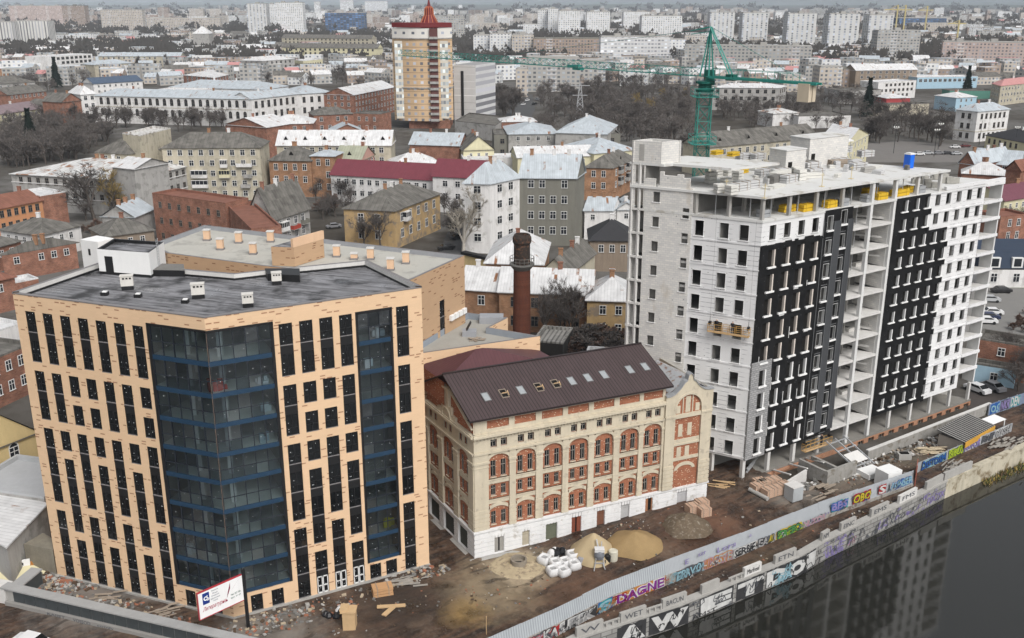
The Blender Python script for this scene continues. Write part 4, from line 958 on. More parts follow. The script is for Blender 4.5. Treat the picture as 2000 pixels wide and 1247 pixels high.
def cabin(px0,px1,py_top,v,dep,lab):
    lo,hi=0,50
    def solve(px):
        lo,hi=0.,60.
        for _ in range(40):
            mm=(lo+hi)/2
            if proj(*kp(mm,v),39.2)[0]<px: lo=mm
            else: hi=mm
        return lo
    a0,a1=solve(px0),solve(px1); zt=hz(*kp(a0,v),py_top); q=MB(); q.box(a0,a1,v,v+dep,39.2,zt,0,BF); q.box(a0-.1,a1+.1,v-.1,v+dep+.1,zt,zt+.12,1,BF); q.box(a0+.5,a0+1.3,v-.02,v+.1,39.2,40.9,2,BF)
    t=thing('machine_room',lab,'rooftop room',(*kp(a0,v),39.2)); q.build('wall',[block,snowy,dark_void],t)
cabin(1537,1616,281,13.0,3.6,'large white block machine room on the roof slab'); cabin(1500,1540,303,9.5,3,'small white block machine room left of the larger one')
c=kp(35.6,4.6); t=thing('portable_toilet','bright blue portable toilet on the roof slab edge','portable toilet',(*c,39.2)); T=lambda x,y,z:(c[0]+.82*(x*E1[0]-y*E1[1]),c[1]+.82*(x*E1[1]+y*E1[0]),39.2+z*.92)
blue=M('blue plastic',(.01,.12,.62),.45,.08,spec=.4)
m=MB(); m.box(-.6,.6,-.6,.6,0,2.1,0,T); m.build('body',[blue],t); m=MB(); m.box(-.65,.65,-.65,.65,2.1,2.2,0,T); m.box(-.5,.5,-.5,.5,2.2,2.35,0,T); m.build('roof',[frame_white],t); m=MB(); m.box(-.4,.4,-.63,-.59,.1,1.95,0,T); m.build('door',[M('blue door',(.012,.14,.68),.4,.05)],t)
rq=random.Random(21)
for k in range(34):
    a,v=rq.uniform(3,34),rq.uniform(3.5,15)
    if a<10 and v>4.5: continue
    c=kp(a,v); w=rq.choice([.6,.8,1.0,1.3]); L_=w*rq.choice([1,1,1.8,2.6]); hh=rq.choice([.3,.5,.7,1.0]); q=MB(); an=ra+rq.uniform(-.4,.4)
    T=lambda x,y,z:(c[0]+x*cos(an)-y*sin(an),c[1]+x*sin(an)+y*cos(an),39.21+z)
    for i in range(2): q.box(-L_/2+.03*i,L_/2-.05*i,-w/2,w/2-.04*i,i*hh/2+.01,(i+1)*hh/2-.03,0,T)
    o=q.build('small_stack',[rq.choice([wblk,lint,wood_old,concrete,concrete_dk,wblk])]); setp(o,'small stack of building material in the clutter on the roof slab','material stack','small stacks cluttering the roof slab')
# shuttering table
c=g(1641,306,39.2); t=thing('scaffold_table','tall steel trestle table on the roof slab at the back','scaffold',(*c,39.2)); m=MB()
for x in (-1.2,0,1.2):
    for y in (-.6,.6): m.tube((c[0]+x,c[1]+y,39.2),(c[0]+x,c[1]+y,41.6),.05)
m.tube((c[0]-1.2,c[1]-.6,40.3),(c[0]+1.2,c[1]-.6,40.3),.04); m.build('leg',[steel],t); m=MB(); m.box(c[0]-1.5,c[0]+1.5,c[1]-.9,c[1]+.9,41.6,41.8); m.build('table_top',[white_paint],t)
for k,(x,y) in enumerate(((1493,388),(1605,365),(1662,350),(1418,378))):
    c=g(x,y,39.2); m=MB(); m.tube((*c,39.2),(*c,41.0),.05,n=5); m.tube((c[0]-.35,c[1],39.25),(c[0]+.35,c[1],39.25),.05); m.tube((c[0],c[1]-.35,39.25),(c[0],c[1]+.35,39.25),.05); m.tube((c[0]-.25,c[1],40.7),(c[0]+.25,c[1],40.7),.04)
    o=m.build('guard_post',[M('post yellow',(.6,.5,.3))]); setp(o,['pale timber guard post at the slab corner','timber guard post at the middle of the slab edge','timber guard post right of the middle, slab edge','timber guard post by the left corner stacks'][k],'guard post')
for k,(a,v) in enumerate(((38.5,3),(41.5,6),(44,3.5),(47,6.5))):
    c=kp(a,v); m=MB(); random.seed(k)
    for i in range(7): 
        x=random.uniform(-.9,.9); m.box(c[0]+x-.5,c[0]+x+.5,c[1]-.4+random.uniform(-.3,.3),c[1]+.4,36.3,36.3+random.uniform(.3,1.2))
    o=m.build('material_heap',[M('roof heap',(.35,.34,.31),.9,.3,2)]); setp(o,'heap of building material on the lower roof, '+['next to the step','second along','third along','near the end'][k],'material heap')
# ---------------- suspended cradles and workers
def person(lab,c,z,face,top,legs,hat,arm=0.):
    V=[(0,0,.95),(0,0,1.2),(0,0,1.42),(0,0,1.53),(-.1,0,.9),(-.11,.02,.5),(-.11,0,.06),(.1,0,.9),(.11,.02,.5),(.11,0,.06),(-.2,0,1.4),(-.27,-.05-arm*.1,1.13),(-.24,-.2-arm*.2,.95+arm*.25),(.2,0,1.4),(.27,-.05-arm*.1,1.13),(.24,-.2-arm*.2,.95+arm*.25),(0,-.01,1.62),(0,-.02,1.74),(-.11,-.14,.03),(.11,-.14,.03)]
    Ed=[(0,1),(1,2),(2,3),(0,4),(4,5),(5,6),(0,7),(7,8),(8,9),(2,10),(10,11),(11,12),(2,13),(13,14),(14,15),(3,16),(16,17),(6,18),(9,19)]
    Rd=[.15,.15,.15,.06,.1,.075,.055,.1,.075,.055,.07,.05,.035,.07,.05,.035,.09,.09,.045,.045]
    me=bpy.data.meshes.new('person'); me.from_pydata(V,Ed,[]); o=bpy.data.objects.new('person',me); COL.objects.link(o)
    md=o.modifiers.new('s','SKIN'); 
    for i,r in enumerate(Rd): me.skin_vertices[0].data[i].radius=(r,r); me.skin_vertices[0].data[i].use_root=(i==0)
    o.modifiers.new('u','SUBSURF').levels=1; dg=bpy.context.evaluated_depsgraph_get(); dg.update(); m2=bpy.data.meshes.new_from_object(o.evaluated_get(dg)); o.modifiers.clear(); o.data=m2
    m2.materials.clear()
    for mt in (top,legs,M('skin',(.5,.32,.24),.6,.1),hat): m2.materials.append(mt)
    for p in m2.polygons:
        zc=p.center.z; p.material_index=3 if zc>1.7 else 2 if zc>1.52 else (0 if zc>.92 or abs(p.center.x)>.2 and zc>.7 else 1); p.use_smooth=True
    o.location=(*c,z); o.rotation_euler=(0,0,face); setp(o,lab,'person'); return o
dk=M('dark work clothes',(.015,.016,.02),.9,.2); dk2=M('dark trousers',(.03,.03,.035),.9,.2); hatw=M('white helmet',(.7,.7,.68),.4,.05); hato=M('dark cap',(.03,.025,.02))
crad=M('cradle yellow',(.45,.27,.09),.6,.2)
def cradle(Fm,s0,s1,z,lab,d0=-1.0,d1=-.3):
    t=thing('suspended_cradle',lab,'work cradle',Fm(s0,d0,z)); m=MB()
    for d in (d0,d1):
        for zz in (.0,.5,1.05): m.tube(Fm(s0,d,z+zz),Fm(s1,d,z+zz),.035,n=5)
        k=s0
        while k<=s1+.01: m.tube(Fm(k,d,z),Fm(k,d,z+1.05),.035,n=5); k+=(s1-s0)/6
    for s in (s0,s1):
        for zz in (.0,.5,1.05): m.tube(Fm(s,d0,z+zz),Fm(s,d1,z+zz),.035,n=5)
    m.build('railing',[crad],t); m=MB(); m.box(s0,s1,d0,d1,z-.06,z,0,Fm); m.box(s0,s1,d0-.02,d0,z,z+.22,0,Fm); m.build('platform',[wood],t)
    m=MB()
    for s in (s0+.15,s1-.15): m.tube(Fm(s,(d0+d1)/2,z+1.0),Fm(s,(d0+d1)/2,z+2.0),.03); m.box(s-.15,s+.15,d0+.1,d1-.1,z+.9,z+1.3,0,Fm)
    m.build('hoist',[black_metal],t)
    m=MB()
    for s in (s0+.15,s1-.15): m.tube(Fm(s,(d0+d1)/2,z+2.0),Fm(s,(d0+d1)/2,36.2 if z<30 else 39),.012,n=4)
    m.build('cable',[black_metal],t); return t
cradle(BLf,bv(5.75),bv(.4),21.3,'timber coloured work cradle hanging on the white wall by two workers')
person('worker in dark clothes and pale hat, left end of the high cradle',BLf(bv(4.7),-.65,0)[:2],21.3,BLf.rz+pi,dk,dk2,hatw,1); person('worker in dark clothes bending at the middle of the high cradle',BLf(bv(2.6),-.65,0)[:2],21.3,BLf.rz+pi,dk,dk2,hato,.6)
cradle(BF,11.0,16.4,2.6,'yellow work cradle hanging low below the black cladding')
person('worker in black standing in the low cradle under black cladding',BF(14.6,-.65,0)[:2],2.6,BF.rz+pi,dk,dk2,hato,.8)
# ---------------- tower crane
green=M('crane green',(.03,.24,.2),.5,.15,1,6,.05,spec=.35); green_dk=M('crane dark green',(.012,.1,.08),.5,.15)
CXY=(26.0,137.0); crane=thing('tower_crane','green tower crane rising behind the unfinished block','crane',(*CXY,0))
def lattice(m,p,q,w,h,n,tri=False,r=.07):
    p=Vector(p);q=Vector(q);d=(q-p); L=d.length; d.normalize(); a=d.cross(Vector((0,0,1)))
    if a.length<.1: a=Vector((1,0,0))
    a.normalize(); b=a.cross(d)
    C=[a*-w/2+b*0,a*w/2+b*0,b*h] if tri else [a*-w/2-b*h/2,a*w/2-b*h/2,a*w/2+b*h/2,a*-w/2+b*h/2]
    for c in C: m.tube(p+c,q+c,r,n=4,caps=False)
    for k in range(n):
        x0=p+d*(L*k/n);x1=p+d*(L*(k+1)/n)
        for i in range(len(C)):
            j=(i+1)%len(C); m.tube(x0+C[i],x1+C[j],r*.62,n=3,caps=False)
            if not tri: m.tube(x0+C[j],x1+C[i],r*.62,n=3,caps=False)
            m.tube(x1+C[i],x1+C[j],r*.62,n=3,caps=False)
X,Y=CXY
m=MB(); lattice(m,(X,Y,0),(X,Y,50.2),1.75,1.75,26,False,.07); m.build('mast',[green],crane)
for z in (43.3,49.6):
    m=MB(); 
    for sx_,sy in ((-1.6,-1.6),(1.6,-1.6),(1.6,1.6),(-1.6,1.6)): m.tube((X+sx_,Y+sy,z),(X+sx_,Y+sy,z+1.1),.05,n=4)
    for i in range(4):
        P=[(-1.6,-1.6),(1.6,-1.6),(1.6,1.6),(-1.6,1.6)]; a,b=P[i],P[(i+1)%4]
        for zz in (.0,.55,1.1): m.tube((X+a[0],Y+a[1],z+zz),(X+b[0],Y+b[1],z+zz),.045,n=4)
        if 1: m.bar((X+a[0]*.85,Y+a[1]*.85,z),(X+b[0]*.85,Y+b[1]*.85,z),.8,.08)
    m.build('mast_platform',[green],crane)
m=MB(); m.lathe([(1.2,50.2),(1.25,50.5),(.9,50.6),(.9,51.2),(1.3,51.3),(1.3,51.6)],(X,Y,0),12); m.build('slewing_ring',[green_dk],crane)
jd=Vector((-.665,.747,0)); jz=52.2
m=MB(); P0=Vector((X,Y,jz)); lattice(m,P0+jd*1.0,P0+jd*70,.95,1.05,46,True,.05); m.build('jib',[green],crane)
m=MB(); side=Vector((.747,.665,0))
m.bar(P0+side*.55-jd*1,P0+side*.55-jd*17.2,.2,.3); m.bar(P0-side*.55-jd*1,P0-side*.55-jd*17.2,.2,.3)
for k in range(9): m.bar(P0-jd*(1.5+k*1.9)+side*.55,P0-jd*(1.5+k*1.9)-side*.55,.12,.12)
for s_ in (.75,-.75):
    m.tube(P0+side*s_-jd*1+Vector((0,0,1.1)),P0+side*s_-jd*14+Vector((0,0,1.1)),.045,n=4)
    for k in range(8): m.tube(P0+side*s_-jd*(1+k*1.85),P0+side*s_-jd*(1+k*1.85)+Vector((0,0,1.1)),.04,n=4)
m.bar(P0-jd*1,P0-jd*17,1.1,.06); m.build('counter_jib',[green],crane)
m=MB(); 
for s_ in (-.45,.45): m.bar(P0-jd*14.8+side*s_+Vector((0,0,-1.1)),P0-jd*16.4+side*s_+Vector((0,0,-1.1)),.7,2.2)
m.build('counterweight',[M('counterweight concrete',(.55,.47,.36),.9,.15)],crane)
top=Vector((X,Y,58.6))-jd*.4; m=MB()
for s_ in (-.5,.5): m.tube(P0+side*s_+jd*.6,top,.13,.09,n=4); m.tube(P0+side*s_-jd*.9,top,.13,.09,n=4)
for k in range(5):
    f=k/5; a=P0.lerp(top,f); w_=.5*(1-f); m.tube(a+side*w_+jd*.5*(1-f),a-side*w_-jd*.7*(1-f),.05,n=3); m.tube(a-side*w_+jd*.5*(1-f),a+side*w_-jd*.7*(1-f),.05,n=3)
m.build('apex_tower',[green],crane)
m=MB(); q=P0-jd*4.2+Vector((0,0,.3))
for s_ in (-.35,.35): m.tube(top+side*s_*.4,q+side*s_,.1,n=4)
for k in range(1,8): a=top.lerp(q,k/8); m.tube(a+side*.3,a-side*.3,.05,n=3)
m.tube(top,top+jd*3.4+Vector((0,0,-.6)),.12,.06,n=4); m.tube(top+Vector((0,0,-.6)),top+jd*3.2+Vector((0,0,-1.0)),.07,n=4); m.tube(top+jd*3.4+Vector((0,0,-.6)),P0+jd*38+Vector((0,0,1.5)),.035,n=3); m.tube(top,P0-jd*15+Vector((0,0,.3)),.03,n=3)
m.build('tie_bar',[green],crane)
m=MB(); c0=P0+side*1.3+jd*.4; m.bar(c0+Vector((0,0,-1.2)),c0+Vector((0,0,.8)),1.2,1.5); m.build('cab',[green_dk],crane)
m=MB(); t0=P0+jd*24; m.bar(t0-jd*.8+Vector((0,0,-.2)),t0+jd*.8+Vector((0,0,-.2)),.9,.25); m.bar(t0-jd*.4+Vector((0,0,.3)),t0+jd*2.0+Vector((0,0,.2)),.8,.3); m.build('trolley',[green],crane)
m=MB(); m.bar(P0-jd*3.6+Vector((0,0,.1)),P0-jd*4.8+Vector((0,0,.1)),1.0,.8); m.build('winch',[green_dk],crane)
# ================================================================== ground, river, embankment and the muddy yard
def on_line(poly,px,z):
    for i in range(len(poly)-1):
        a,b=poly[i],poly[i+1]
        xa,xb=proj(*a,z)[0],proj(*b,z)[0]
        if xa<=px<=xb or i==len(poly)-2:
            lo,hi=0.,1.
            for _ in range(40):
                m=(lo+hi)/2; x=proj(a[0]+(b[0]-a[0])*m,a[1]+(b[1]-a[1])*m,z)[0]
                if x<px: lo=m
                else: hi=m
            return (a[0]+(b[0]-a[0])*lo,a[1]+(b[1]-a[1])*lo)
WL=[(-60,36),g(1130,1246,.3),g(1330,1180,.3),g(1560,1086,.3),g(1622,1050,.3),g(1759,985,.3),g(1850,938,.3),g(2000,872,.3),(125,165),(420,330)]
WZ0=-2.5
gp=WL+[(7000,3600),(7000,15000),(-7000,15000),(-7000,36)]
city_ground=N('city ground'); co=city_ground.coord(); 
_a=city_ground.noise(co,.012,5); _b=city_ground.noise(co,.15,5)
_c=city_ground.mix(city_ground.ramp(_a,.42,.58),(.07,.062,.052),(.135,.13,.122)); _c=city_ground.mix(city_ground.ramp(_b,.45,.75),_c,(.05,.043,.034)); _c=city_ground.mix(city_ground.math('MULTIPLY',city_ground.ramp(city_ground.noise(co,.05,4),.55,.7),.6),_c,(.17,.16,.15))
city_ground=city_ground.out(_c,.95,0,.1)
m=MB(); m.face([(*p,-.06) for p in gp]); o=m.build('ground',[city_ground]); setp(o,kind='structure')
def wat():
    n=N('river water'); co=n.coord(); n.bump(n.noise(n.vscale(co,(.6,1,1)),1.2,4),.07,.05); n.b.inputs['IOR'].default_value=1.6
    return n.out((.016,.016,.013),.05,0,.5)
m=MB(); m.face([(-80,-100,WZ0),(420,-100,WZ0),(900,330,WZ0),(420,330+4,WZ0)]+[(p[0]-.6,p[1]+.6,WZ0) for p in WL[-2:0:-1]]+[(-80,36,WZ0)]); o=m.build('river',[wat()]); setp(o,kind='structure')
# ---- mud yard as a bumpy sheet
def seg_d(p,poly):
    best=1e9
    for i in range(len(poly)-1):
        ax,ay=poly[i];bx,by=poly[i+1]; dx,dy=bx-ax,by-ay; t=max(0,min(1,((p[0]-ax)*dx+(p[1]-ay)*dy)/(dx*dx+dy*dy))); qx,qy=ax+dx*t-p[0],ay+dy*t-p[1]; d=hypot(qx,qy)
        if d<best: best=d; sg=(dx*(p[1]-ay)-dy*(p[0]-ax))>0
    return best if sg else -best
FB=[(-8,77.5),(4.2,86.5),(11.0,92.1),(17.1,96.0),(27.0,102.4),(38.3,110.2),(53.9,119.8)]
def ss(a,b,x): t=max(0,min(1,(x-a)/(b-a))); return t*t*(3-2*t)
from mathutils import noise as mn
def zg(x,y):
    u=(x-MP[0])*D1[0]+(y-MP[1])*D1[1]
    d=seg_d((x,y),FB)
    z=1.15*ss(2,30,u)*ss(.8,7,d)*(1-ss(44,54,u))
    dx,dy=x-KP[0],y-KP[1]; a=dx*BF.e[0]+dy*BF.e[1]; dd=dx*BF.n[0]+dy*BF.n[1]
    z*=1-.85*ss(2,9,a)*ss(-12,-7,dd)
    if a>4: z-=1.6*ss(4,8,a)*ss(-4.4,-3.4,dd)
    return z
def mudmat():
    n=N('yard mud'); co=n.coord(); s=n.sep(co)
    rot=n.comb(n.math('ADD',n.math('MULTIPLY',s[0],.2),n.math('MULTIPLY',s[1],.15)),n.math('ADD',n.math('MULTIPLY',s[0],-.9),n.math('MULTIPLY',s[1],1.2)))
    t=n.noise(rot,.8,6,.65); a=n.noise(co,.22,6,.6); f=n.noise(co,2.2,5,.7)
    c=n.mix(n.ramp(t,.4,.6),(.024,.015,.011),(.095,.053,.032)); c=n.mix(n.ramp(a,.5,.68),c,(.13,.088,.06)); c=n.mix(n.math('MULTIPLY',n.ramp(f,.5,.72),.55),c,(.17,.14,.11))
    def spot(cx,cy,r,col,amt):
        nonlocal c
        dx=n.math('SUBTRACT',s[0],cx);dy=n.math('SUBTRACT',s[1],cy); d=n.math('SQRT',n.math('ADD',n.math('MULTIPLY',dx,dx),n.math('MULTIPLY',dy,dy)))
        d=n.math('ADD',d,n.math('MULTIPLY',n.math('SUBTRACT',n.noise(co,.5,6,.65),.5),r*1.3)); c=n.mix(n.math('MULTIPLY',n.math('SUBTRACT',1.0,n.ramp(d,r*.3,r)),amt),c,col)
    for q in ((-2,95.5,7.5,(.25,.195,.125),.85),(1.5,99.5,5,(.4,.33,.23),.95),(-5,91,3.5,(.3,.19,.06),.6),(-12,92.5,7,(.035,.024,.017),.8),(8,94,7,(.14,.075,.045),.6),(24,107,8,(.13,.062,.036),.7),(-25,87.5,7,(.21,.19,.165),.8),(-45,93,8,(.2,.18,.16),.8),(44,124,9,(.19,.165,.135),.75),(36,117,6,(.22,.205,.18),.6),(55,131,8,(.16,.14,.105),.7),(30,99,6,(.1,.075,.045),.6)): spot(*q)
    q=n.math('ADD',n.math('MULTIPLY',s[0],-.62),n.math('MULTIPLY',s[1],.79)); q=n.math('ADD',q,n.math('MULTIPLY',n.noise(co,.09,3),7.0))
    def rut(off): return n.math('LESS_THAN',n.math('ABSOLUTE',n.math('SUBTRACT',n.math('FRACT',n.math('ADD',n.math('DIVIDE',q,4.6),off)),.5)),.055)
    tr=n.math('MULTIPLY',n.math('MAXIMUM',rut(0.),rut(.4)),n.ramp(n.noise(co,.16,4),.46,.58)); tr=n.math('MULTIPLY',tr,n.ramp(n.noise(co,1.6,3),.3,.5)); c=n.mix(n.math('MULTIPLY',tr,.6),c,(.022,.015,.011))
    wet=n.ramp(n.noise(co,.3,4),.5,.66)
    n.bump(f,.5,.15)
    return n.out(n.mix(n.math('MULTIPLY',wet,.55),c,(.02,.015,.012)),n.math('SUBTRACT',.9,n.math('MULTIPLY',wet,.72)),0,.4)
mud=mudmat()
step=.8; x0,x1,y0,y1=-64,100,78,156; nx=int((x1-x0)/step); ny=int((y1-y0)/step); vid={}; V=[];Fc=[]
def vert(i,j):
    if (i,j) not in vid:
        x=x0+i*step;y=y0+j*step; h=mn.noise((x*.35,y*.35,0))*.12+mn.noise((x*.9,y*.9,3))*.08+mn.noise((x*.12,y*.12,9))*.1
        vid[(i,j)]=len(V); V.append((x,y,zg(x,y)+.1+h*.8))
    return vid[(i,j)]
for i in range(nx):
    for j in range(ny):
        c=(x0+(i+.5)*step,y0+(j+.5)*step)
        if seg_d(c,WL)>.75: Fc.append((vert(i,j),vert(i+1,j),vert(i+1,j+1),vert(i,j+1)))
me=bpy.data.meshes.new('mud_yard'); me.from_pydata(V,[],Fc); me.materials.append(mud); me.polygons.foreach_set('use_smooth',[True]*len(Fc)); o=bpy.data.objects.new('mud_yard',me); COL.objects.link(o); setp(o,kind='structure')
# ---- embankment wall
emb=brickmat('embankment concrete blocks',(.23,.225,.215),(.32,.315,.3),(.13,.125,.12),1.35,.6,0,.4)
quay=M('stained quay concrete',(.46,.42,.33),.9,.3,.35,5,.4,stain=(.2,.16,.1),stain_amt=.4)
white_gr=M('graffiti white',(.5,.5,.49),.8,.3,1.2,6,.3); black_gr=M('graffiti black',(.035,.035,.037),.8,.4,1.2,6,.3); 
GRC={'w':white_gr,'k':black_gr,'p':M('graffiti purple',(0.166,0.022,0.202),.7,.12),'r':M('graffiti red',(0.302,0.022,0.022),.7,.15),'b':M('graffiti blue',(0.022,0.094,0.302),.7,.15),'c':M('graffiti pale blue',(0.216,0.360,0.418),.7,.15),'o':M('graffiti orange',(0.396,0.173,0.043),.7,.15),'g':M('graffiti green',(0.058,0.216,0.058),.7,.15),'y':M('graffiti yellow',(0.446,0.346,0.022),.7,.15),'t':M('graffiti teal',(0.022,0.230,0.245),.7,.15),'l':M('graffiti lilac',(0.216,0.180,0.360),.7,.15),'m':M('graffiti pink',(0.360,0.216,0.259),.7,.15),'s':M('graffiti silver',(0.302,0.302,0.302),.7,.35,1.2,5,.4),'n':M('graffiti lime',(0.324,0.432,0.022),.7,.15),'d':M('graffiti grey',(0.086,0.090,0.101),.7,.15)}
ew=thing('embankment_wall','grey river embankment wall with huge white and black letters','embankment wall',(*WL[2],0))
m=MB(); cap=MB(); qm=MB()
for i in range(len(WL)-1):
    f=Fr(WL[i],WL[i+1]); k=qm if i>=6 else m
    k.face([f(0,0,WZ0-.6),f(f.L,0,WZ0-.6),f(f.L,0,.1),f(0,0,.1)],0,[(0,-3.1),(f.L,-3.1),(f.L,.1),(0,.1)])
    (cap if i<6 else qm).box(0,f.L,-.12,.75,.1,.34,0,f)
m.build('wall',[emb],ew); cap.build('coping',[concrete],ew); qm.build('quay_wall',[quay],ew)
SEG=[Fr(WL[i],WL[i+1]) for i in range(len(WL)-1)]
def locate(poly,px,z):
    p=on_line(poly,px,z)
    best=min(range(len(poly)-1),key=lambda i:abs(seg_d(p,poly[i:i+2])))
    f=Fr(poly[best],poly[best+1]); return f,(p[0]-poly[best][0])*f.e[0]+(p[1]-poly[best][1])*f.e[1]
def gtext(par,poly,txt,pxa,pxb,za,zb_,col,back=None,d=-.03,zp=0,off=.0,shear=0,rot=0,outline=None,h_j=True):
    fa,a=locate(poly,(pxa+pxb)/2,(za+zb_)/2); pa=on_line(poly,pxa,(za+zb_)/2); pb=on_line(poly,pxb,(za+zb_)/2); w=hypot(pb[0]-pa[0],pb[1]-pa[1])
    if back:
        q=MB(); n_=10; rnd=random.Random(txt+str(pxa))
        top=[(a-w/2+w*k/n_,zb_+rnd.uniform(-.12,.1)) for k in range(n_+1)]; bot=[(a-w/2+w*k/n_,za-rnd.uniform(-.1,.1)) for k in range(n_+1)]
        for k in range(n_): q.face([fa(bot[k][0],d+.012,bot[k][1]),fa(bot[k+1][0],d+.012,bot[k+1][1]),fa(top[k+1][0],d+.012,top[k+1][1]),fa(top[k][0],d+.012,top[k][1])])
        q.build('painted_background',[GRC[back]],par)
    if outline: wall_text(par,'graffiti_lettering',txt,fa,a,(za+zb_)/2,w*.99,(zb_-za)*.97,GRC[outline],d,rot,off+.08,shear,.22)
    wall_text(par,'graffiti_lettering',txt,fa,a,(za+zb_)/2,w*.94,(zb_-za)*.84,GRC[col],d-.02,rot,off,shear,.22 if len(txt)>1 else .07)
for ch,a,b in (('A',1205,1262),('W',1268,1345),('E',1366,1432),('T',1438,1492),('D',1496,1540),('O',1542,1572),('I',1574,1592)):
    gtext(ew,WL,ch,a,b,WZ0+.1,-.05,'w','k',off=.07)
gtext(ew,WL,'AMST',1350,1400,WZ0+.1,WZ0+.7,'k',None,d=-.08); gtext(ew,WL,'DA',1518,1548,WZ0+.3,-1.1,'c',None,d=-.08,off=.02)
for t,a,b,c,z0,z1 in (('WWE',1600,1650,'l',-2.3,-.9),('DMT',1655,1672,'m',-2.2,-1.2),('LAS',1715,1735,'l',-2.0,-.7),('KETO',1738,1768,'d',-2.1,-1.1),('PDUSK',1810,1846,'l',-2.2,-.8)): gtext(ew,WL,t,a,b,z0,z1,c,shear=.2)
def scribble(par,poly,pxa,pxb,za,zb_,col,n,seed,d=-.09):
    rd=random.Random(seed); q=MB(); fa,a0=locate(poly,(pxa+pxb)/2,(za+zb_)/2); w=hypot(*(Vector(on_line(poly,pxb,za))-Vector(on_line(poly,pxa,za))))
    for k in range(n):
        x=a0+rd.uniform(-.5,.5)*w; z=rd.uniform(za,zb_); s_=(zb_-za)*rd.uniform(.15,.4); p=None; ph=rd.uniform(0,6)
        for i in range(9):
            t=i/8; c=(x+s_*1.6*(t-.5)+s_*.4*sin(t*9+ph),z+s_*.7*sin(t*rd.choice([7,11])+ph)); c=(c[0],max(za,min(zb_,c[1])))
            if p: 
                dx,dz=c[0]-p[0],c[1]-p[1]; L=hypot(dx,dz)+1e-6; nx,nz=-dz/L*.05,dx/L*.05
                q.face([fa(p[0]-nx,d,p[1]-nz),fa(c[0]-nx,d,c[1]-nz),fa(c[0]+nx,d,c[1]+nz),fa(p[0]+nx,d,p[1]+nz)])
            p=c
    o=q.build('graffiti_scribble',[GRC[col]],par); o['kind']='stuff'; return o
for k,(a,b,c) in enumerate(((1205,1350,'k'),(1350,1480,'d'),(1480,1600,'k'),(1600,1660,'l'),(1660,1740,'d'),(1740,1850,'l'),(1600,1850,'d'),(1510,1545,'c'))): scribble(ew,WL,a,b,WZ0+.15,-.1,c,12,k)
# upright parapet slabs
pls=[(1127,1179,'W'),(1213,1263,'WET'),(1295,1342,'BACUN'),(1372,1406,''),(1455,1488,'Marfreel'),(1515,1556,'ETN'),(1607,1621,'NM'),(1644,1673,'EINC'),(1703,1737,'EMS'),(1758,1792,'FMS'),(1811,1843,''),(1846,1900,'')]
pn=['nearest the bottom edge','second from the bottom, tag WET','third from the bottom','fourth, nearly plain','white with a loose tag','below the green graffiti','short, narrow block','small, left of the long bare wall','right of the small slab','before the fence corner','beside the rubble pile','longest, beside the timber pile']
for k,(a,b,t) in enumerate(pls):
    pa,pb=on_line(WL,a,.8),on_line(WL,b,.8); f=Fr(pa,pb); th=thing('parapet_slab','upright concrete parapet slab on the river wall, '+pn[k],'parapet slab',(*pa,.34),'parapet slabs along the river wall')
    q=MB(); q.box(0,f.L,.05,.4,.3,1.45,0,f); q.build('slab',[concrete_lt if k in (4,9) else concrete],th)
    if t: wall_text(th,'graffiti_lettering',t,f,f.L/2,.9,f.L*.7,.6,GRC['d' if k!=4 else 'k'],.02)
for k,(a,b) in enumerate(((1180,1212),(1264,1294),(1425,1454))):
    q=MB(); pa,pb=on_line(WL,a,.6),on_line(WL,b,.6); f=Fr(pa,pb); q.box(0,f.L,.1,.25,.85,1.0,0,f)
    x=.3
    while x<f.L: q.box(x,x+.18,.1,.25,.34,.85,0,f); x+=.75
    o=q.build('rail_fragment',[concrete]); setp(o,['broken balustrade piece between the two nearest parapet slabs','broken balustrade piece left of the third parapet slab','low balustrade piece left of the white tagged slab'][k],'balustrade')
# ---- site fence
def corr(name,col,pitch=.22,amp=.18):
    n=N(name); uv=n.coord('UV'); x=n.sep(uv)[0]; w=n.math('SINE',n.math('MULTIPLY',x,2*pi/pitch)); co=n.coord()
    k=n.math('ADD',n.math('MULTIPLY',w,amp),n.math('ADD',n.math('MULTIPLY',n.noise(co,.6,4),.25),.87)); v=n.n('ShaderNodeVectorMath',operation='SCALE'); v.inputs[0].default_value=col; n.l(k,v.inputs['Scale']); n.bump(w,.4,.03)
    return n.out(v.outputs[0],.5,0,.35)
sheet=corr('corrugated sheet',(.33,.355,.375),.3); sheet_w=corr('white profiled sheet',(.34,.36,.38),.2,.07)
fen=thing('site_fence','long corrugated site fence on a graffiti covered wall above the river','fence',(*FB[1],0))
HT=[3.1,3.1,3.0,2.95,2.75,2.5,2.2]; LO=[1.45,1.45,1.45,1.35,1.2,.75,.35]
lowc=M('tagged concrete wall',(.3,.285,.26),.9,.3,.9,6,.25,stain=(.16,.13,.11),stain_amt=.5)
m=MB()
for i in range(len(FB)-1):
    f=Fr(FB[i],FB[i+1]); l0,l1=LO[i],LO[i+1]
    m.face([f(0,0,-.3),f(f.L,0,-.3),f(f.L,0,l1),f(0,0,l0)]); m.face([f(0,0,l0),f(f.L,0,l1),f(f.L,.25,l1),f(0,.25,l0)])
m.build('lower_wall',[lowc],fen)
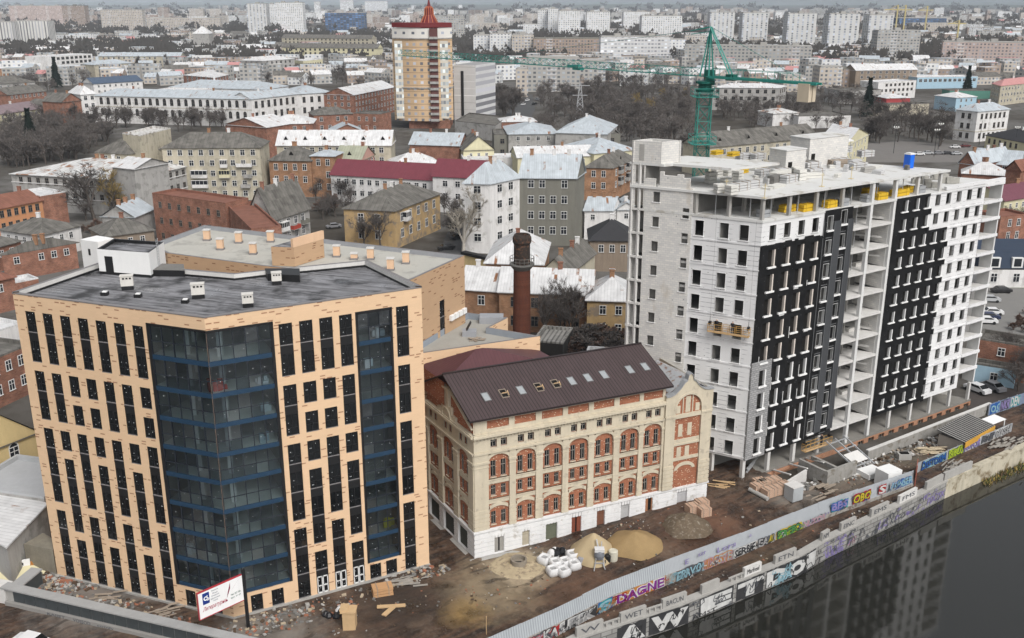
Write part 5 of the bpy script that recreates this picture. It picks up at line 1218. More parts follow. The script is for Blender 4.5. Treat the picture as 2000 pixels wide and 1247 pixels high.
for i in range(len(FB)-1):
    f=Fr(FB[i],FB[i+1]); n_=max(1,round(f.L/4))
    for k in range(n_):
        a,b=f.L*k/n_,f.L*(k+1)/n_; t0,t1=k/n_,(k+1)/n_; L=lambda t:LO[i]+(LO[i+1]-LO[i])*t; Hh=lambda t:HT[i]+(HT[i+1]-HT[i])*t
        j=random.uniform(-.06,.06); q=MB()
        q.face([f(a,.1,L(t0)),f(b,.1,L(t1)),f(b,.45,Hh(t1)+j),f(a,.45,Hh(t0)+j)],0,[(a,L(t0)),(b,L(t1)),(b,Hh(t1)),(a,Hh(t0))]); q.face([f(a,.14,L(t0)),f(b,.14,L(t1)),f(b,.49,Hh(t1)+j),f(a,.49,Hh(t0)+j)][::-1],0)
        q.face([f(a,.45,Hh(t0)+j),f(b,.45,Hh(t1)+j),f(b,.49,Hh(t1)+j),f(a,.49,Hh(t0)+j)])
        q.build('sheet',[sheet if i<3 else sheet_w],fen)
for t,a,b,c,bk,ol in (('OKT',1025,1060,'m','d','r'),('KA',1060,1092,'w','r','k'),('LEIK',1093,1167,'s','k','w'),('S',1168,1196,'c','b','t'),('DAGNE',1202,1300,'p','o','w'),('EPAVO',1320,1372,'c','d','k'),('AKO',1374,1392,'o','m',None),('PSTE',1393,1428,'s','m','o'),('SERBIE',1432,1476,'k','s','w'),('EA',1480,1500,'s','d','k'),('AL',1500,1512,'y','d',None),('SEREBO',1516,1566,'g','y','k'),('NUKOS',1568,1612,'m','d','s')):
    f,s=locate(FB,(a+b)/2,.7); hi=1.4 if b<1440 else 1.25 if b<1570 else 1.05
    gtext(fen,FB,t,a,b,.05,hi,c,bk,outline=ol,off=.03)
for t,a,b,c,bk,ol in (('BBS',1624,1656,'l','t','b'),('OBO',1666,1700,'y','r','k'),('S',1716,1730,'w','r',None),('AUNSER',1738,1782,'c','s','b')):
    gtext(fen,FB,t,a,b,.75,2.1 if a<1730 else 1.9,c,bk,outline=ol,off=.03,d=-.06)
for k,(a,b,c) in enumerate(((1020,1100,'d'),(1090,1170,'k'),(1160,1230,'o'),(1200,1310,'r'),(1310,1380,'c'),(1380,1440,'m'),(1430,1520,'k'),(1500,1570,'n'),(1560,1630,'l'),(1025,1300,'s'),(1320,1620,'w'),(1330,1620,'d'))): scribble(fen,FB,a,b,.08,1.3 if b<1500 else .9,c,14,40+k,-.06)
scribble(fen,FB,1620,1785,.7,2.0,'d',10,77,-.09); scribble(fen,FB,1620,1785,.7,2.0,'b',8,78,-.09)
for t,a,b,z0,z1 in (('E',1338,1346,1.8,2.5),('Lora',1400,1440,1.6,2.5),('zzr',1362,1380,2.2,2.6),('S',1463,1468,2.1,2.5)): gtext(fen,FB,t,a,b,z0,z1,'l',d=-.0)
def fence2(lab,pts,h,txts,mat,name='graffiti_fence'):
    t=thing(name,lab,'fence',(*pts[0],0)); q=MB()
    for i in range(len(pts)-1):
        f=Fr(pts[i],pts[i+1]); z=zg(*pts[i]); q.box(0,f.L,0,.06,-.1,h,0,f)
    q.build('panel',[mat],t); q=MB()
    for i in range(len(pts)-1):
        f=Fr(pts[i],pts[i+1]); x=0
        while x<f.L: q.box(x,x+.1,.06,.16,-.1,h+.08,0,f); x+=2.4
    q.build('post',[steel],t)
    for tx,a,b,c,bk,ol in txts: gtext(t,pts,tx,a,b,.1,h-.1,c,bk,outline=ol,off=.03)
fence2('white graffiti fence beside the shed, with lime green lettering',[g(1790,925,0),g(1975,845,0)],1.55,[('DISTOSM',1800,1848,'b','c','k'),('NIBUS',1852,1882,'n','n','k'),('NOFOR',1884,1915,'l','w','d'),('BEAST',1917,1942,'d','s','k'),('MASH',1944,1974,'s','w','k')],sheet_w)
fence2('far short fence with blue and teal graffiti by parked cars',[g(1930,812,0),g(2010,785,0)],1.9,[('OS',1934,1952,'c','b',None),('NKR',1954,1972,'l','d','k'),('DEN',1974,1992,'w','t',None)],M('blue grey board',(.2,.25,.35),.8,.2))
q=MB(); f=Fr(g(1786,952,0),g(1790,925,0)); q.box(0,f.L,0,.1,0,2.2,0,f); q.tube(f(0,0,0),f(0,0,3.2),.07); o=q.build('fence_gate_leaf',[M('red brown sheet',(.3,.1,.07),.7,.3)]); setp(o,'narrow rusty gate leaf joining the two fences','gate')
# ---- heaps
def heap(name,lab,cat,c,r,h,mat,seed,ex=1.0,rough=.12,n=26,rings=9):
    V=[];Fq=[]; zb=zg(*c)
    for k in range(rings+1):
        t=k/rings
        for i in range(n):
            a=2*pi*i/n; rr=r*t*(1+.16*mn.noise((cos(a)*1.6+seed,sin(a)*1.6,seed))); x=c[0]+rr*cos(a)*ex;y=c[1]+rr*sin(a)
            z=h*(1-t)**.85*(1 if t<1 else 0)+rough*mn.noise((x*1.3,y*1.3,seed))*(1-t*.6)+(.0 if t<1 else -.25); V.append((x-c[0],y-c[1],z))
    for k in range(rings):
        for i in range(n): j=(i+1)%n; Fq.append((k*n+i,(k+1)*n+i,(k+1)*n+j,k*n+j))
    Fq.append(tuple(range(n))[::-1])
    me=bpy.data.meshes.new(name); me.from_pydata(V,[],Fq); me.materials.append(mat); me.polygons.foreach_set('use_smooth',[True]*len(Fq)); o=bpy.data.objects.new(name,me); COL.objects.link(o); o.location=(*c,zb+.1); return setp(o,lab,cat)
sand=M('pale sand',(.43,.34,.21),.95,.16,.7,12,0,.1,bump=.3); sand2=M('ochre sand',(.3,.21,.105),.95,.25,.7,10,0,.1,bump=.4); soil=M('rubble soil',(.13,.1,.07),.95,.5,1.6,9,0,.1,bump=.8,stain=(.24,.21,.17),stain_amt=.3)
heap('sand_pile','tall pale sand cone beside the white bags','sand pile',g(1158,1086,.2),2.9,2.8,sand,3); heap('sand_pile','wide ochre sand heap right of the pale cone','sand pile',g(1238,1066,.6),3.2,1.7,sand2,8,1.1,.25); heap('rubble_heap','brown rubble heap near the white mill base','rubble heap',g(1340,1030,1.),2.9,1.7,soil,12,1.1,.6)
heap('sand_pile','low spread of light sand around the concrete ring','sand pile',g(1010,1106,.1),2.9,.45,M('cream sand',(.4,.33,.22),.95,.35,.9,10,0,.1,stain=(.25,.2,.14),stain_amt=.4),20,1.25,.28)
c=g(1013,1102,.3); t=thing('concrete_ring','round concrete well ring lying in the sand','well ring',(*c,.4)); q=MB(); q.lathe([(.95,.1),(.95,1.0),(.78,1.0),(.78,.5),(.0,.5)],(c[0],c[1],0),20); q.build('ring',[M('dirty concrete',(.24,.21,.17),.9,.25)],t); q=MB(); q.bar((c[0]-.5,c[1],.56),(c[0]+.3,c[1]+.1,.56),.15,.05); q.build('scrap',[black_metal],t)
# big bags
bagw=M('white big bag',(.62,.62,.62),.85,.1,1.5,7,0); bagk=M('black plastic sheet',(.015,.015,.017),.35,.2,2)
def bag(lab,c,s,mat,rz,grp=None,lid=True):
    t=thing('big_bag',lab,'big bag',(*c,zg(*c)),grp); z=zg(*c)
    prof=[(.5,0),(.62,.15),(.66,.45),(.6,.75),(.5,.9),(.42,.86),(.3,.74)]; q=MB()
    R=[]
    for r,zz in prof:
        R.append([])
        for i in range(16):
            a=2*pi*i/16; k=1/max(abs(cos(a)),abs(sin(a)))**.75*(1+.05*mn.noise((c[0]*3+cos(a),c[1]*3+sin(a),zz*4))); R[-1].append((c[0]+s*r*k*cos(a+rz),c[1]+s*r*k*sin(a+rz),z+.05+s*zz))
    for k in range(len(R)-1):
        for i in range(16): j=(i+1)%16; q.face([R[k][i],R[k][j],R[k+1][j],R[k+1][i]])
    q.face(R[-1],1); q.build('sack',[mat,M('bag mouth',(.33,.33,.33),.9,.2)],t,smooth=True,merge=True)
    q=MB()
    for i in (2,6,10,14): p=Vector(R[3][i]); q.tube(p,p+Vector((0,0,.22*s)),.03,n=4)
    q.build('lifting_loop',[mat],t)
bp=[(1063,1098),(1080,1120),(1100,1122),(1085,1106),(1104,1105),(1121,1110),(1118,1092)]
bn=['leftmost, open top','front left corner','front right corner','centre, left','centre, right','rightmost, slumped','tallest, at the back right']
for k,(x,y) in enumerate(bp): bag('white big bag in the cluster left of the sand cone, '+bn[k],g(x,y,.3),1.1,bagw,random.uniform(0,1),'white big bags by the sand cone')
c=g(1088,1083,.3); q=MB(); random.seed(9)
for k in range(6): q.lathe([(.5,0),(.55,.3),(.3,.7),(.05,.8)],(c[0]+random.uniform(-.7,.7),c[1]+random.uniform(-.4,.4),zg(*c)+.05),9,random.choice([0,0,1]))
o=q.build('plastic_heap',[bagk,bagw],smooth=True); setp(o,'crumpled black and white plastic behind the white bags','plastic sheet')
# concrete mixer, barrels
c=g(1170,1104,.4); z=zg(*c)+.1; t=thing('concrete_mixer','grey tilting concrete mixer with white hood before the sand cone','concrete mixer',(*c,z))
Tm=lambda x,y,w:(c[0]+x,c[1]+y,z+w)
q=MB(); q.lathe([(.25,0),(.55,.15),(.62,.55),(.5,.95),(.3,1.15)],(c[0],c[1],z+.75),14); q.build('drum',[M('mixer grey',(.16,.17,.19),.5,.2)],t)
q=MB(); q.box(-.55,.55,-.35,.45,1.75,2.1,0,Tm); q.build('hood',[bagw],t)
q=MB()
for x in (-.5,.5):
    for y in (-.5,.4): q.tube(Tm(x*1.1,y*1.2,0),Tm(x*.8,y*.8,1.1),.06)
q.bar(Tm(-.6,-.5,.5),Tm(.6,-.5,.5),.1,.1); q.tube(Tm(-.5,-.5,.4),Tm(-.7,-1.6,.15),.06); q.tube(Tm(.4,-.5,.4),Tm(.6,-1.2,.1),.06); q.build('frame',[steel],t)
for x in (-.7,.62):
    q=MB(); q.tube(Tm(x,.1,.3),Tm(x+.14,.1,.3),.3,n=12); q.build('wheel',[black_metal],t)
q=MB(); q.tube(Tm(-.1,.3,1.9),Tm(-.25,1.3,2.5),.09); q.tube(Tm(.25,.3,1.9),Tm(.35,1.2,2.3),.06); q.build('chute',[steel],t)
for (x,y,r,h,mt,lab) in ((1197,1095,.55,1.35,M('beige tank',(.55,.53,.44),.6,.1),'beige plastic water tank right of the mixer'),(1186,1098,.4,1.0,black_metal,'black barrel between mixer and beige tank'),(1134,1098,.35,.8,M('grey bucket',(.28,.28,.3),.6,.1),'grey tub between the bags and the mixer')):
    c=g(x,y,.5); z=zg(*c)+.05; q=MB(); q.lathe([(r*.9,0),(r,h*.1),(r,h*.3),(r*1.05,h*.33),(r,h*.37),(r,h*.63),(r*1.05,h*.66),(r,h*.7),(r,h*.93),(r*.75,h),(r*.7,h*.97)],(c[0],c[1],z),14); o=q.build('barrel',[mt],smooth=False); setp(o,lab,'barrel')
# pallets of pinkish bricks and blocks
pink=brickmat('pink brick pallet',(.5,.33,.23),(.56,.4,.3),(.3,.2,.15),.25,.15,0,.25)
for k,(x,y) in enumerate(((1352,1003),(1370,994),(1374,1008),(1478,962),(1494,955),(1511,950),(1500,971),(1517,966),(1530,960),(1482,953))):
    c=g(x,y,1.1); crate('brick_pallet','pallet of pinkish bricks, '+['left of three by the mill corner','rear of three by the mill corner','right of three by the mill corner','front left of the group by the basement','second in the back row by the basement','third in the back row by the basement','front middle, beside the pipe','front, left of the grey box','right end, touching the grey box','leftmost back corner of the basement group'][k],'brick pallet',c,1.5,1.3,1.15,zg(*c)+.1,.45+random.uniform(-.1,.1),pink,'pallets of pinkish bricks',wood_old,1)
c=g(1549,972,1.1); t=thing('site_box','large grey metal box beside the brick pallets','box',(*c,zg(*c))); z=zg(*c)+.1; Tm=lambda x,y,w:(c[0]+x*.85-y*.5,c[1]+x*.5+y*.85,z+w); q=MB(); q.box(-.9,.9,-.8,.8,0,1.9,0,Tm); q.build('body',[M('box grey',(.4,.42,.43),.6,.15,1,6,.2)],t); q=MB(); q.box(-.96,.96,-.86,.86,1.9,2.0,0,Tm); q.build('lid',[concrete_lt],t)
a=g(1463,962,1.1);b=g(1499,980,1.1); q=MB(); q.tube((*a,zg(*a)+.4),(*b,zg(*b)+.4),.28,n=12); o=q.build('concrete_pipe',[concrete]); setp(o,'grey pipe lying in front of the brick pallets','pipe')
# retaining walls and ramp by the basement
RW=[(48.2,131.6),(51.5,134.6),(59.5,139.3),(74.5,146.6)]
RW=[BF.xy(20.5,-4.2),BF.xy(51,-3.6)]
t=thing('retaining_wall','long low concrete retaining wall along the brick basement','retaining wall',(*RW[0],0)); f=Fr(*RW); q=MB(); q.box(0,f.L,0,.35,-.2,1.55,0,f); q.build('wall',[M('grey stained concrete',(.3,.29,.27),.9,.3,.5,6,.35,stain=(.17,.15,.12),stain_amt=.4)],t); q=MB(); q.box(-.05,f.L,-.06,.42,1.55,1.7,0,f); q.build('coping',[concrete_lt],t)
f=Fr(BF.xy(9.5,-6.2),BF.xy(15.5,-6.2)); q=MB(); q.box(0,f.L,0,.4,-.2,2.2,0,f); q.box(0,.4,.4,5,-.2,2.1,0,f); q.box(2.5,2.9,.4,5,1.4,1.9,0,f); o=q.build('pit_wall',[M('grey stained concrete',(.3,.29,.27))]); setp(o,'thick pale concrete pit wall right of the grey box','retaining wall')
f=Fr(BF.xy(1.5,-5.0),BF.xy(8.5,-3.6)); q=MB(); q.box(0,f.L,0,.3,0,1.7,0,f); o=q.build('pit_wall',[concrete_lt]); setp(o,'low white topped concrete wall behind the brick pallets','retaining wall')
for a in (5.2,8.5,11.8):
    q=MB(); q.bar(BF(a,-3.6,1.9),BF(a+.6,-.1,1.0),.25,.15); o=q.build('concrete_beam',[concrete_lt]); setp(o,'beam spanning the basement pit, '+{5.2:'left',8.5:'middle',11.8:'right'}[a],'beam')
t=thing('stair_skeleton','grey steel stair frame leaning over the pit before open bays','steel frame',(*BF.xy(18,-3.5),1)); q=MB()
for a in (16.0,17.8,19.6): q.bar(BF(a,-6,.6),BF(a-.8,-1.0,3.2),.14,.2)
for k in range(4): q.bar(BF(15.6,-5.5+k*1.35,.9+k*.68),BF(19.4,-5.5+k*1.35,.9+k*.68),.16,.1)
q.build('beam',[steel],t); q=MB(); q.face([BF(16.2,-5.2,1.15),BF(19.2,-5.2,1.15),BF(18.8,-3.6,2.0),BF(15.8,-3.6,2.0)]); q.build('deck',[concrete_lt],t)
for k in range(7):
    a=1.2+random.uniform(-.4,.5); q=MB(); q.bar(BF(a+.3*k,.8+.1*k,1.15+.12*k),BF(a+2.6+.25*k,2.2,1.2+.15*k),.25,.06)
    o=q.build('steel_profile',[steel]); setp(o,'loose galvanised profile stacked under the block corner','steel profile',group='galvanised profiles under the block corner')
# timber stacks, slabs, wrapped cubes
def planks(name,lab,cat,c,L,W,n,rz,mat,seed,lay=3,zo=.1,jit=.25):
    rnd=random.Random(seed); z=zg(*c)+zo; q=MB()
    for k in range(n):
        a=rz+rnd.uniform(-jit,jit); l=L*rnd.uniform(.5,1)/2; x=c[0]+rnd.uniform(-W,W);y=c[1]+rnd.uniform(-W,W)*.7; zz=z+.08+.1*(k%lay)*rnd.uniform(.7,1.3)
        q.bar((x-cos(a)*l,y-sin(a)*l,zz),(x+cos(a)*l,y+sin(a)*l,zz+rnd.uniform(-.06,.12)),rnd.uniform(.12,.35),.06)
    return setp(q.build(name,[mat]),lab,cat)
pw=M('pale planks',(.5,.42,.3),.9,.2,1,8,0)
planks('plank_stack','stack of pale boards left of the shed','board stack',g(1818,882,.3),3.2,1.3,26,.15,pw,1,6); planks('plank_stack','loose boards heaped on the river wall','board stack',g(1862,913,.3),2.2,1.4,26,.9,M('grey boards',(.3,.28,.25),.9,.25),2,6); planks('plank_stack','boards scattered below the brick basement opening','board stack',g(1722,838,.3),2.6,.9,10,.5,wood_old,3,4,1.3)
planks('plank_stack','plywood sheets in mud at the open block corner','board stack',g(1408,952,1),2.4,1.3,9,-.3,wood,4,2); planks('plank_stack','timber offcuts before the grey box','board stack',g(1590,955,1),3,2.6,22,.5,wood_old,5,3); planks('plank_stack','planks in rubble under the office left facade','board stack',g(215,1168,0),2.2,1.1,8,.1,wood_old,6,3); planks('plank_stack','boards in rubble beside the sign board','board stack',g(330,1195,0),2.2,1.5,9,.6,wood_old,7,3); planks('plank_stack','paving boards at the office right base','board stack',g(800,1140,0),2.6,1.3,9,.35,M('grey boards',(.42,.4,.36)),8,2)
planks('plank_stack','concrete scraps piled along the quay edge','scrap pile',g(1965,866,.3),1.8,2.8,40,.6,M('grey boards',(.42,.4,.36)),12,5)
c=g(1733,943,.3); crate('wrapped_cube','large white wrapped cube behind the graffiti fence','wrapped pallet',c,2.6,2.2,2.3,zg(*c)+.1,.5,white_paint,'white wrapped loads behind the fence'); c=g(1700,925,.3); crate('wrapped_cube','low white wrapped slab left of the large white cube','wrapped pallet',c,3.0,2.2,.8,zg(*c)+.1,.5,white_paint,'white wrapped loads behind the fence')
c=g(1765,893,.3); q=MB(); z=zg(*c); q.box(c[0]-.9,c[0]+.9,c[1]-.6,c[1]+.6,z,z+.9,0); q.box(c[0]-.6,c[0]+.6,c[1]-.35,c[1]+.35,z+.9,z+1.0,1); o=q.build('concrete_box',[concrete,dark_void]); setp(o,'grey concrete box in the yard left of the board stack','concrete box')
c=g(1680,915,.6); q=MB(); random.seed(4)
for k in range(5): x=c[0]+random.uniform(-1.6,1.6);y=c[1]+random.uniform(-.9,.9); q.bar((x-.9,y-.2,zg(x,y)+.25+.03*k),(x+.9,y+.3,zg(x,y)+.25+.03*k),1.2,.08)
o=q.build('sheet_pile',[concrete_lt]); setp(o,'pale cement sheets lying flat in the yard','sheets')
p=g(684,1226,.1); t=thing('timber_tower','tall pale plywood crate box in the dark mud','crate',(*p,.1)); Tm=lambda x,y,w:(p[0]+x,p[1]+y,.1+w); q=MB(); q.box(-.65,.65,-.6,.6,0,2.1,0,Tm); q.build('body',[wood],t); q=MB(); q.box(-.85,.75,-.7,.7,2.1,2.25,0,Tm); q.box(-.95,-.1,-.5,.8,2.25,2.35,0,Tm); q.build('top_board',[wood],t)
p=g(765,1192,.1); q=MB(); q.bar((p[0]-1.6,p[1]+.3,.3),(p[0]+1.4,p[1]+.6,.3),.5,.12); q.bar((p[0]-.7,p[1]-1.2,.25),(p[0]+.2,p[1]+.5,.25),.55,.12); o=q.build('timber_offcut',[wood]); setp(o,'T shaped pair of pale timber panels in the mud','timber panel')
p=g(747,1160,.1); crate('wood_crate','open orange wood crate by the office entrance doors','crate',p,2.2,1.4,1.0,.15,.3,M('orange timber',(.48,.28,.14),.8,.2),None,wood_old,3)
p=g(655,1200,.1); q=MB(); random.seed(2)
for k in range(7): q.lathe([(.4,0),(.45,.2),(.2,.5),(.03,.55)],(p[0]+random.uniform(-1.2,1.2),p[1]+random.uniform(-.8,.8),.1),8,random.choice([0,0,1]))
o=q.build('rubbish_bags',[bagk,bagw],smooth=True); setp(o,'black and white rubbish bags beside the plywood crate','rubbish bags')
# scattered rubble: nobody could count it
def rubble(lab,areas,n,seed,cols,s0=.08,s1=.4):
    rnd=random.Random(seed); q=MB()
    for k in range(n):
        cx,cy,rx,ry,al=rnd.choice(areas); a=rnd.uniform(0,2*pi); r=sqrt(rnd.random()); u,v=rx*r*cos(a),ry*r*sin(a); x=cx+u*cos(al)-v*sin(al);y=cy+u*sin(al)+v*cos(al)
        if seg_d((x,y),WL)<1: continue
        s=rnd.uniform(s0,s1)**1.2; z=zg(x,y)+.08; w=rnd.uniform(0,pi); ti=rnd.uniform(-.4,.4); h=s*rnd.uniform(.3,.9)
        Tq=lambda i,j,kk:(x+i*cos(w)-j*sin(w),y+i*sin(w)+j*cos(w),z+kk+i*ti); l=s*rnd.uniform(.8,2.2)
        q.box(-l/2,l/2,-s/2,s/2,-.05,h,rnd.randrange(len(cols)),Tq,skip=('b',))
    o=q.build('rubble',cols); setp(o,kind='stuff',label=lab); return o
rc=[concrete,concrete_dk,M('brick rubble',(.3,.13,.08),.9,.3),M('tan rubble',(.4,.33,.24),.9,.2),concrete_dk,M('dirt clod',(.09,.06,.04),.95,.3)]
fa=Fr(A,B); fb=Fr(B,C)
rc2=[concrete,concrete_dk,M('brick rubble',(.3,.13,.08)),M('dirt clod',(.09,.06,.04),.95,.3),M('dirt clod',(.09,.06,.04)),M('tan rubble',(.4,.33,.24),.9,.2)]
rubble('broken brick and concrete rubble along the office base',[(*fa.xy(8,-2.4),9,1.5,fa.rz),(*fa.xy(15,-3),8,1.7,fa.rz),(*fa.xy(1,-2),3,1.6,fa.rz),(*fb.xy(2,-2.5),6,2.2,fb.rz),(*fb.xy(8,-2.5),8,2.0,fb.rz),(*fb.xy(20,-1.5),4,1.5,fb.rz)],1000,1,rc)
ru=MF.rz
rubble('stones and scraps scattered over the yard',[(*MF.xy(10,-2.2),12,1.6,ru),(*MF.xy(24,-2.4),9,1.8,ru),(-2,95,7,4,.3),(-14,91,8,3,.4),(42,122,9,4,.6),(36,119,6,2.2,.5),(48,121,10,3,.6),(58,128,9,3,.6),(12,91.5,12,1,.62),(34,104.5,18,1.2,.6),(50,116,10,1.2,.6),(20,105,14,5,.5)],800,2,rc2,.05,.25)
rubble('grey construction rubble before the brick basement',[(41,121.5,4,1.6,.6),(46,124,5,2.2,.55),(37,118,3,1.5,.5),(52,128,6,2,.55),(60,132,5,2,.5)],650,9,[concrete,concrete_dk,concrete_dk,wood_old,M('dirt clod',(.09,.06,.04)),concrete_lt],.1,.5)
# weeds by the water
q=MB(); rnd=random.Random(6)
for k in range(420):
    px=rnd.uniform(1915,2010); p=on_line(WL,px,-1.5); f=SEG[6]; d=rnd.uniform(.1,1.6); x,y=p[0]+.55*d,p[1]-.83*d; h=rnd.uniform(.1,.35); a=rnd.uniform(0,6.28); z=WZ0+.5-d*.35
    q.face([(x-.12*cos(a),y-.12*sin(a),z-.3),(x+.12*cos(a),y+.12*sin(a),z-.3),(x+rnd.uniform(-.3,.3),y+rnd.uniform(-.3,.3),z+h)],rnd.randrange(3))
o=q.build('weeds',[M('dry grass',(.35,.26,.08),.9,.2),M('green weed',(.1,.12,.04),.9,.2),M('brown weed',(.16,.11,.06),.9,.2)]); setp(o,'dry weeds and grass along the foot of the quay',kind='stuff')
# shed beyond the white fence
a=g(1881,864,1.9); b=g(1939,831,1.9); t=thing('shed','low shed with dark ribbed roof and orange band behind the graffiti fence','shed',(*a,0)); f=Fr(a,b); q=MB(); q.box(0,f.L,0,3.6,0,1.9,0,f); q.build('wall',[M('shed board',(.3,.27,.24),.9,.2)],t)
q=MB(); q.face([f(-.2,-.3,1.95),f(f.L+.2,-.3,1.95),f(f.L+.2,3.9,2.5),f(-.2,3.9,2.5)]); q.build('roof',[M('dark roof',(.035,.035,.038),.7,.2)],t); q=MB(); k=0
while k<f.L: q.bar(f(k,-.3,2.0),f(k+.1,3.9,2.55),.16,.05); k+=.6
q.build('roof_batten',[concrete],t); q=MB(); q.box(0,f.L,-.4,-.3,1.1,1.95,0,f); q.build('band',[M('orange board',(.55,.3,.05),.7,.15)],t)
q=MB(); f2=Fr(b,(b[0]+4.5,b[1]+3)); q.face([f2(.2,0,2.0),f2(3.6,0,2.0),f2(3.6,2,2.1),f2(.2,2,2.1)]); q.box(.3,.45,.1,.2,0,2.,0,f2); q.box(3.3,3.45,.1,.2,0,2.,0,f2); q.box(3.3,3.45,1.8,1.9,0,2.05,0,f2);q.box(.3,.45,1.8,1.9,0,2.05,0,f2); o=q.build('canopy',[white_paint]); setp(o,'white flat canopy on posts right of the ribbed shed','canopy')
# ---- sign board
S=g(484,1230,0); t=thing('sign_board','white slanted billboard with blue logo and red script on a black pole','billboard',(*S,0)); zt=hz(*S,1122); zb_=hz(*S,1170); Lp=g(385,1161,zt); f=Fr(Lp,S); 
q=MB(); q.box(-.1,.25,-.15,.2,0,hz(*S,1113),0,Fr(S,(S[0]+1,S[1]+.4))); q.build('pole',[black_metal],t)
q=MB(); q.box(0,f.L-.15,-.08,.08,zb_,zt,0,f); q.build('panel',[M('sign white',(.8,.8,.8),.5,.02)],t)
q=MB(); rd=M('sign red edge',(.4,.04,.05),.5,.1)
q.box(-.08,f.L-.15,-.1,.12,zt,zt+.08,0,f); q.box(-.08,0,-.1,.12,zb_-.08,zt,0,f); q.box(-.08,f.L-.15,-.1,.12,zb_-.08,zb_,0,f); q.build('frame',[rd],t)
hh=zt-zb_; LL=f.L; nb=M('sign blue',(.01,.035,.2),.5,.05)
q=MB(); q.box(LL*.09,LL*.235,-.1,-.07,zb_+hh*.5,zb_+hh*.93,0,f); q.build('logo_square',[nb],t)
q=MB(); cx,cz=LL*.165,zb_+hh*.72
def ring(q,cx,cz,r,w,a0=0,a1=2*pi,d=-.115,n=14):
    for k in range(n):
        x=[a0+(a1-a0)*k/n,a0+(a1-a0)*(k+1)/n]; q.face([f(cx+(r-w)*cos(x[0]),d,cz+(r-w)*sin(x[0])),f(cx+(r-w)*cos(x[1]),d,cz+(r-w)*sin(x[1])),f(cx+r*cos(x[1]),d,cz+r*sin(x[1])),f(cx+r*cos(x[0]),d,cz+r*sin(x[0]))])
ring(q,cx-.05,cz,.24,.12); ring(q,cx+.16,cz-.14,.16,.09,-2.6,1.2); ring(q,cx+.12,cz+.24,.06,.05); q.build('logo_mark',[M('sign white',(.8,.8,.8))],t)
wall_text(t,'sign_lettering','Литературна',f,LL*.33,zb_+hh*.3,LL*.52,hh*.2,M('sign red',(.35,.03,.06),.5,.05),-.1,0,-.005,.45)
for k in range(5): wall_text(t,'sign_lettering',['Відкрита','Міська','Громадська','Бібліотека','Харків'][k],f,LL*.36,zb_+hh*(.9-.1*k),LL*[.14,.11,.17,.2,.1][k],hh*.055,M('sign grey text',(.3,.32,.36)),-.1)
for k in range(2): wall_text(t,'sign_lettering',['тел. 057 700','вул. 31 67'][k],f,LL*.8,zb_+hh*(.42-.13*k),LL*.22,hh*.07,M('sign green text',(.12,.2,.16)),-.1)
q=MB(); rn=M('quill red',(.18,.015,.05),.5,.1); 
pts=[(LL*.60,zb_+hh*.36),(LL*.635,zb_+hh*.6),(LL*.70,zb_+hh*.93),(LL*.69,zb_+hh*.7),(LL*.645,zb_+hh*.52)]
q.face([f(x,-.1,z) for x,z in pts]); q.face([f(x,-.1,z) for x,z in ((LL*.72,zb_+hh*.6),(LL*.93,zb_+hh*.97),(LL*.75,zb_+hh*.66))]); ring(q,LL*.595,zb_+hh*.28,.1,.1,d=-.1); q.build('quill_mark',[rn],t)
# ---- bottom left: street wall, road
road=M('asphalt',(.075,.075,.075),.85,.15,.5,9,0,.3); pave=M('pavement',(.26,.25,.235),.9,.15,.6,6,0)
LWp=[g(17,1151,2.0),g(395,1237,2.0)]; LWq=(LWp[1][0]+(LWp[1][0]-LWp[0][0])*.35,LWp[1][1]+(LWp[1][1]-LWp[0][1])*.35)
q=MB(); q.face([(-140,60,.03),(-10,30,.03),(LWq[0]+2,LWq[1]-4.0,.03),(LWp[0][0],LWp[0][1]-2.2,.03),(-140,112,.03)]); o=q.build('road',[road]); setp(o,kind='structure')
f=Fr(LWp[0],LWq); t=thing('street_wall','grey street wall with dark glass panels and wide flat coping','wall',(*LWp[0],0))
q=MB(); q.box(-.5,f.L,.05,.8,0,1.95,0,f); q.build('wall',[concrete],t); q=MB(); q.box(-1.0,f.L,-.2,.95,1.95,2.12,0,f); q.build('coping',[M('coping concrete',(.33,.33,.325),.85,.15)],t)
q=MB(); q.box(-.5,f.L,-.35,.05,0,.55,0,f); q.build('base_ledge',[pave],t)
pan=M('dark slate panel',(.05,.058,.062),.45,.3,1.2,4,.2,spec=.4); x=.5; pn_=0
while x<f.L-1.4:
    q=MB(); q.box(x,x+1.38,-.02,.06,.6,1.9,0,f); q.build('panel',[pan],t); x+=1.46
for k,(a,w,tx) in enumerate(((6.3,2.3,'KAJIET'),(9.6,2.2,'VOSSOD'),(12.6,2.1,'comfy'))): wall_text(t,'graffiti_lettering',tx,Fr(f.xy(0,-.36),f.xy(1,-.36)),a,.28,w,.4,GRC['d'],0)
f3=Fr(LWp[0],g(66,1111,2.0)); q=MB(); q.box(1.2,f3.L,-.9,.1,0,1.95,1,f3); q.box(.8,f3.L,-1.1,.3,1.95,2.13,0,f3); o=q.build('street_wall',[M('coping concrete',(.42,.42,.41)),pan]); setp(o,'short return of the grey street wall at the left edge','wall')
f4=Fr((LWp[0][0]-9,LWp[0][1]+2.5),(LWp[0][0]-.6,LWp[0][1]+.1)); q=MB(); q.box(0,f4.L,0,1.4,0,2.05,0,f4); o=q.build('street_wall',[concrete_lt]); setp(o,'plain pale end block of the street wall at the left frame edge','wall')
# thin stake
p=g(950,1240,0); q=MB(); q.tube((*p,0),(*p,2.2),.05); o=q.build('stake',[wood]); setp(o,'thin timber stake in the mud by the fence','stake')
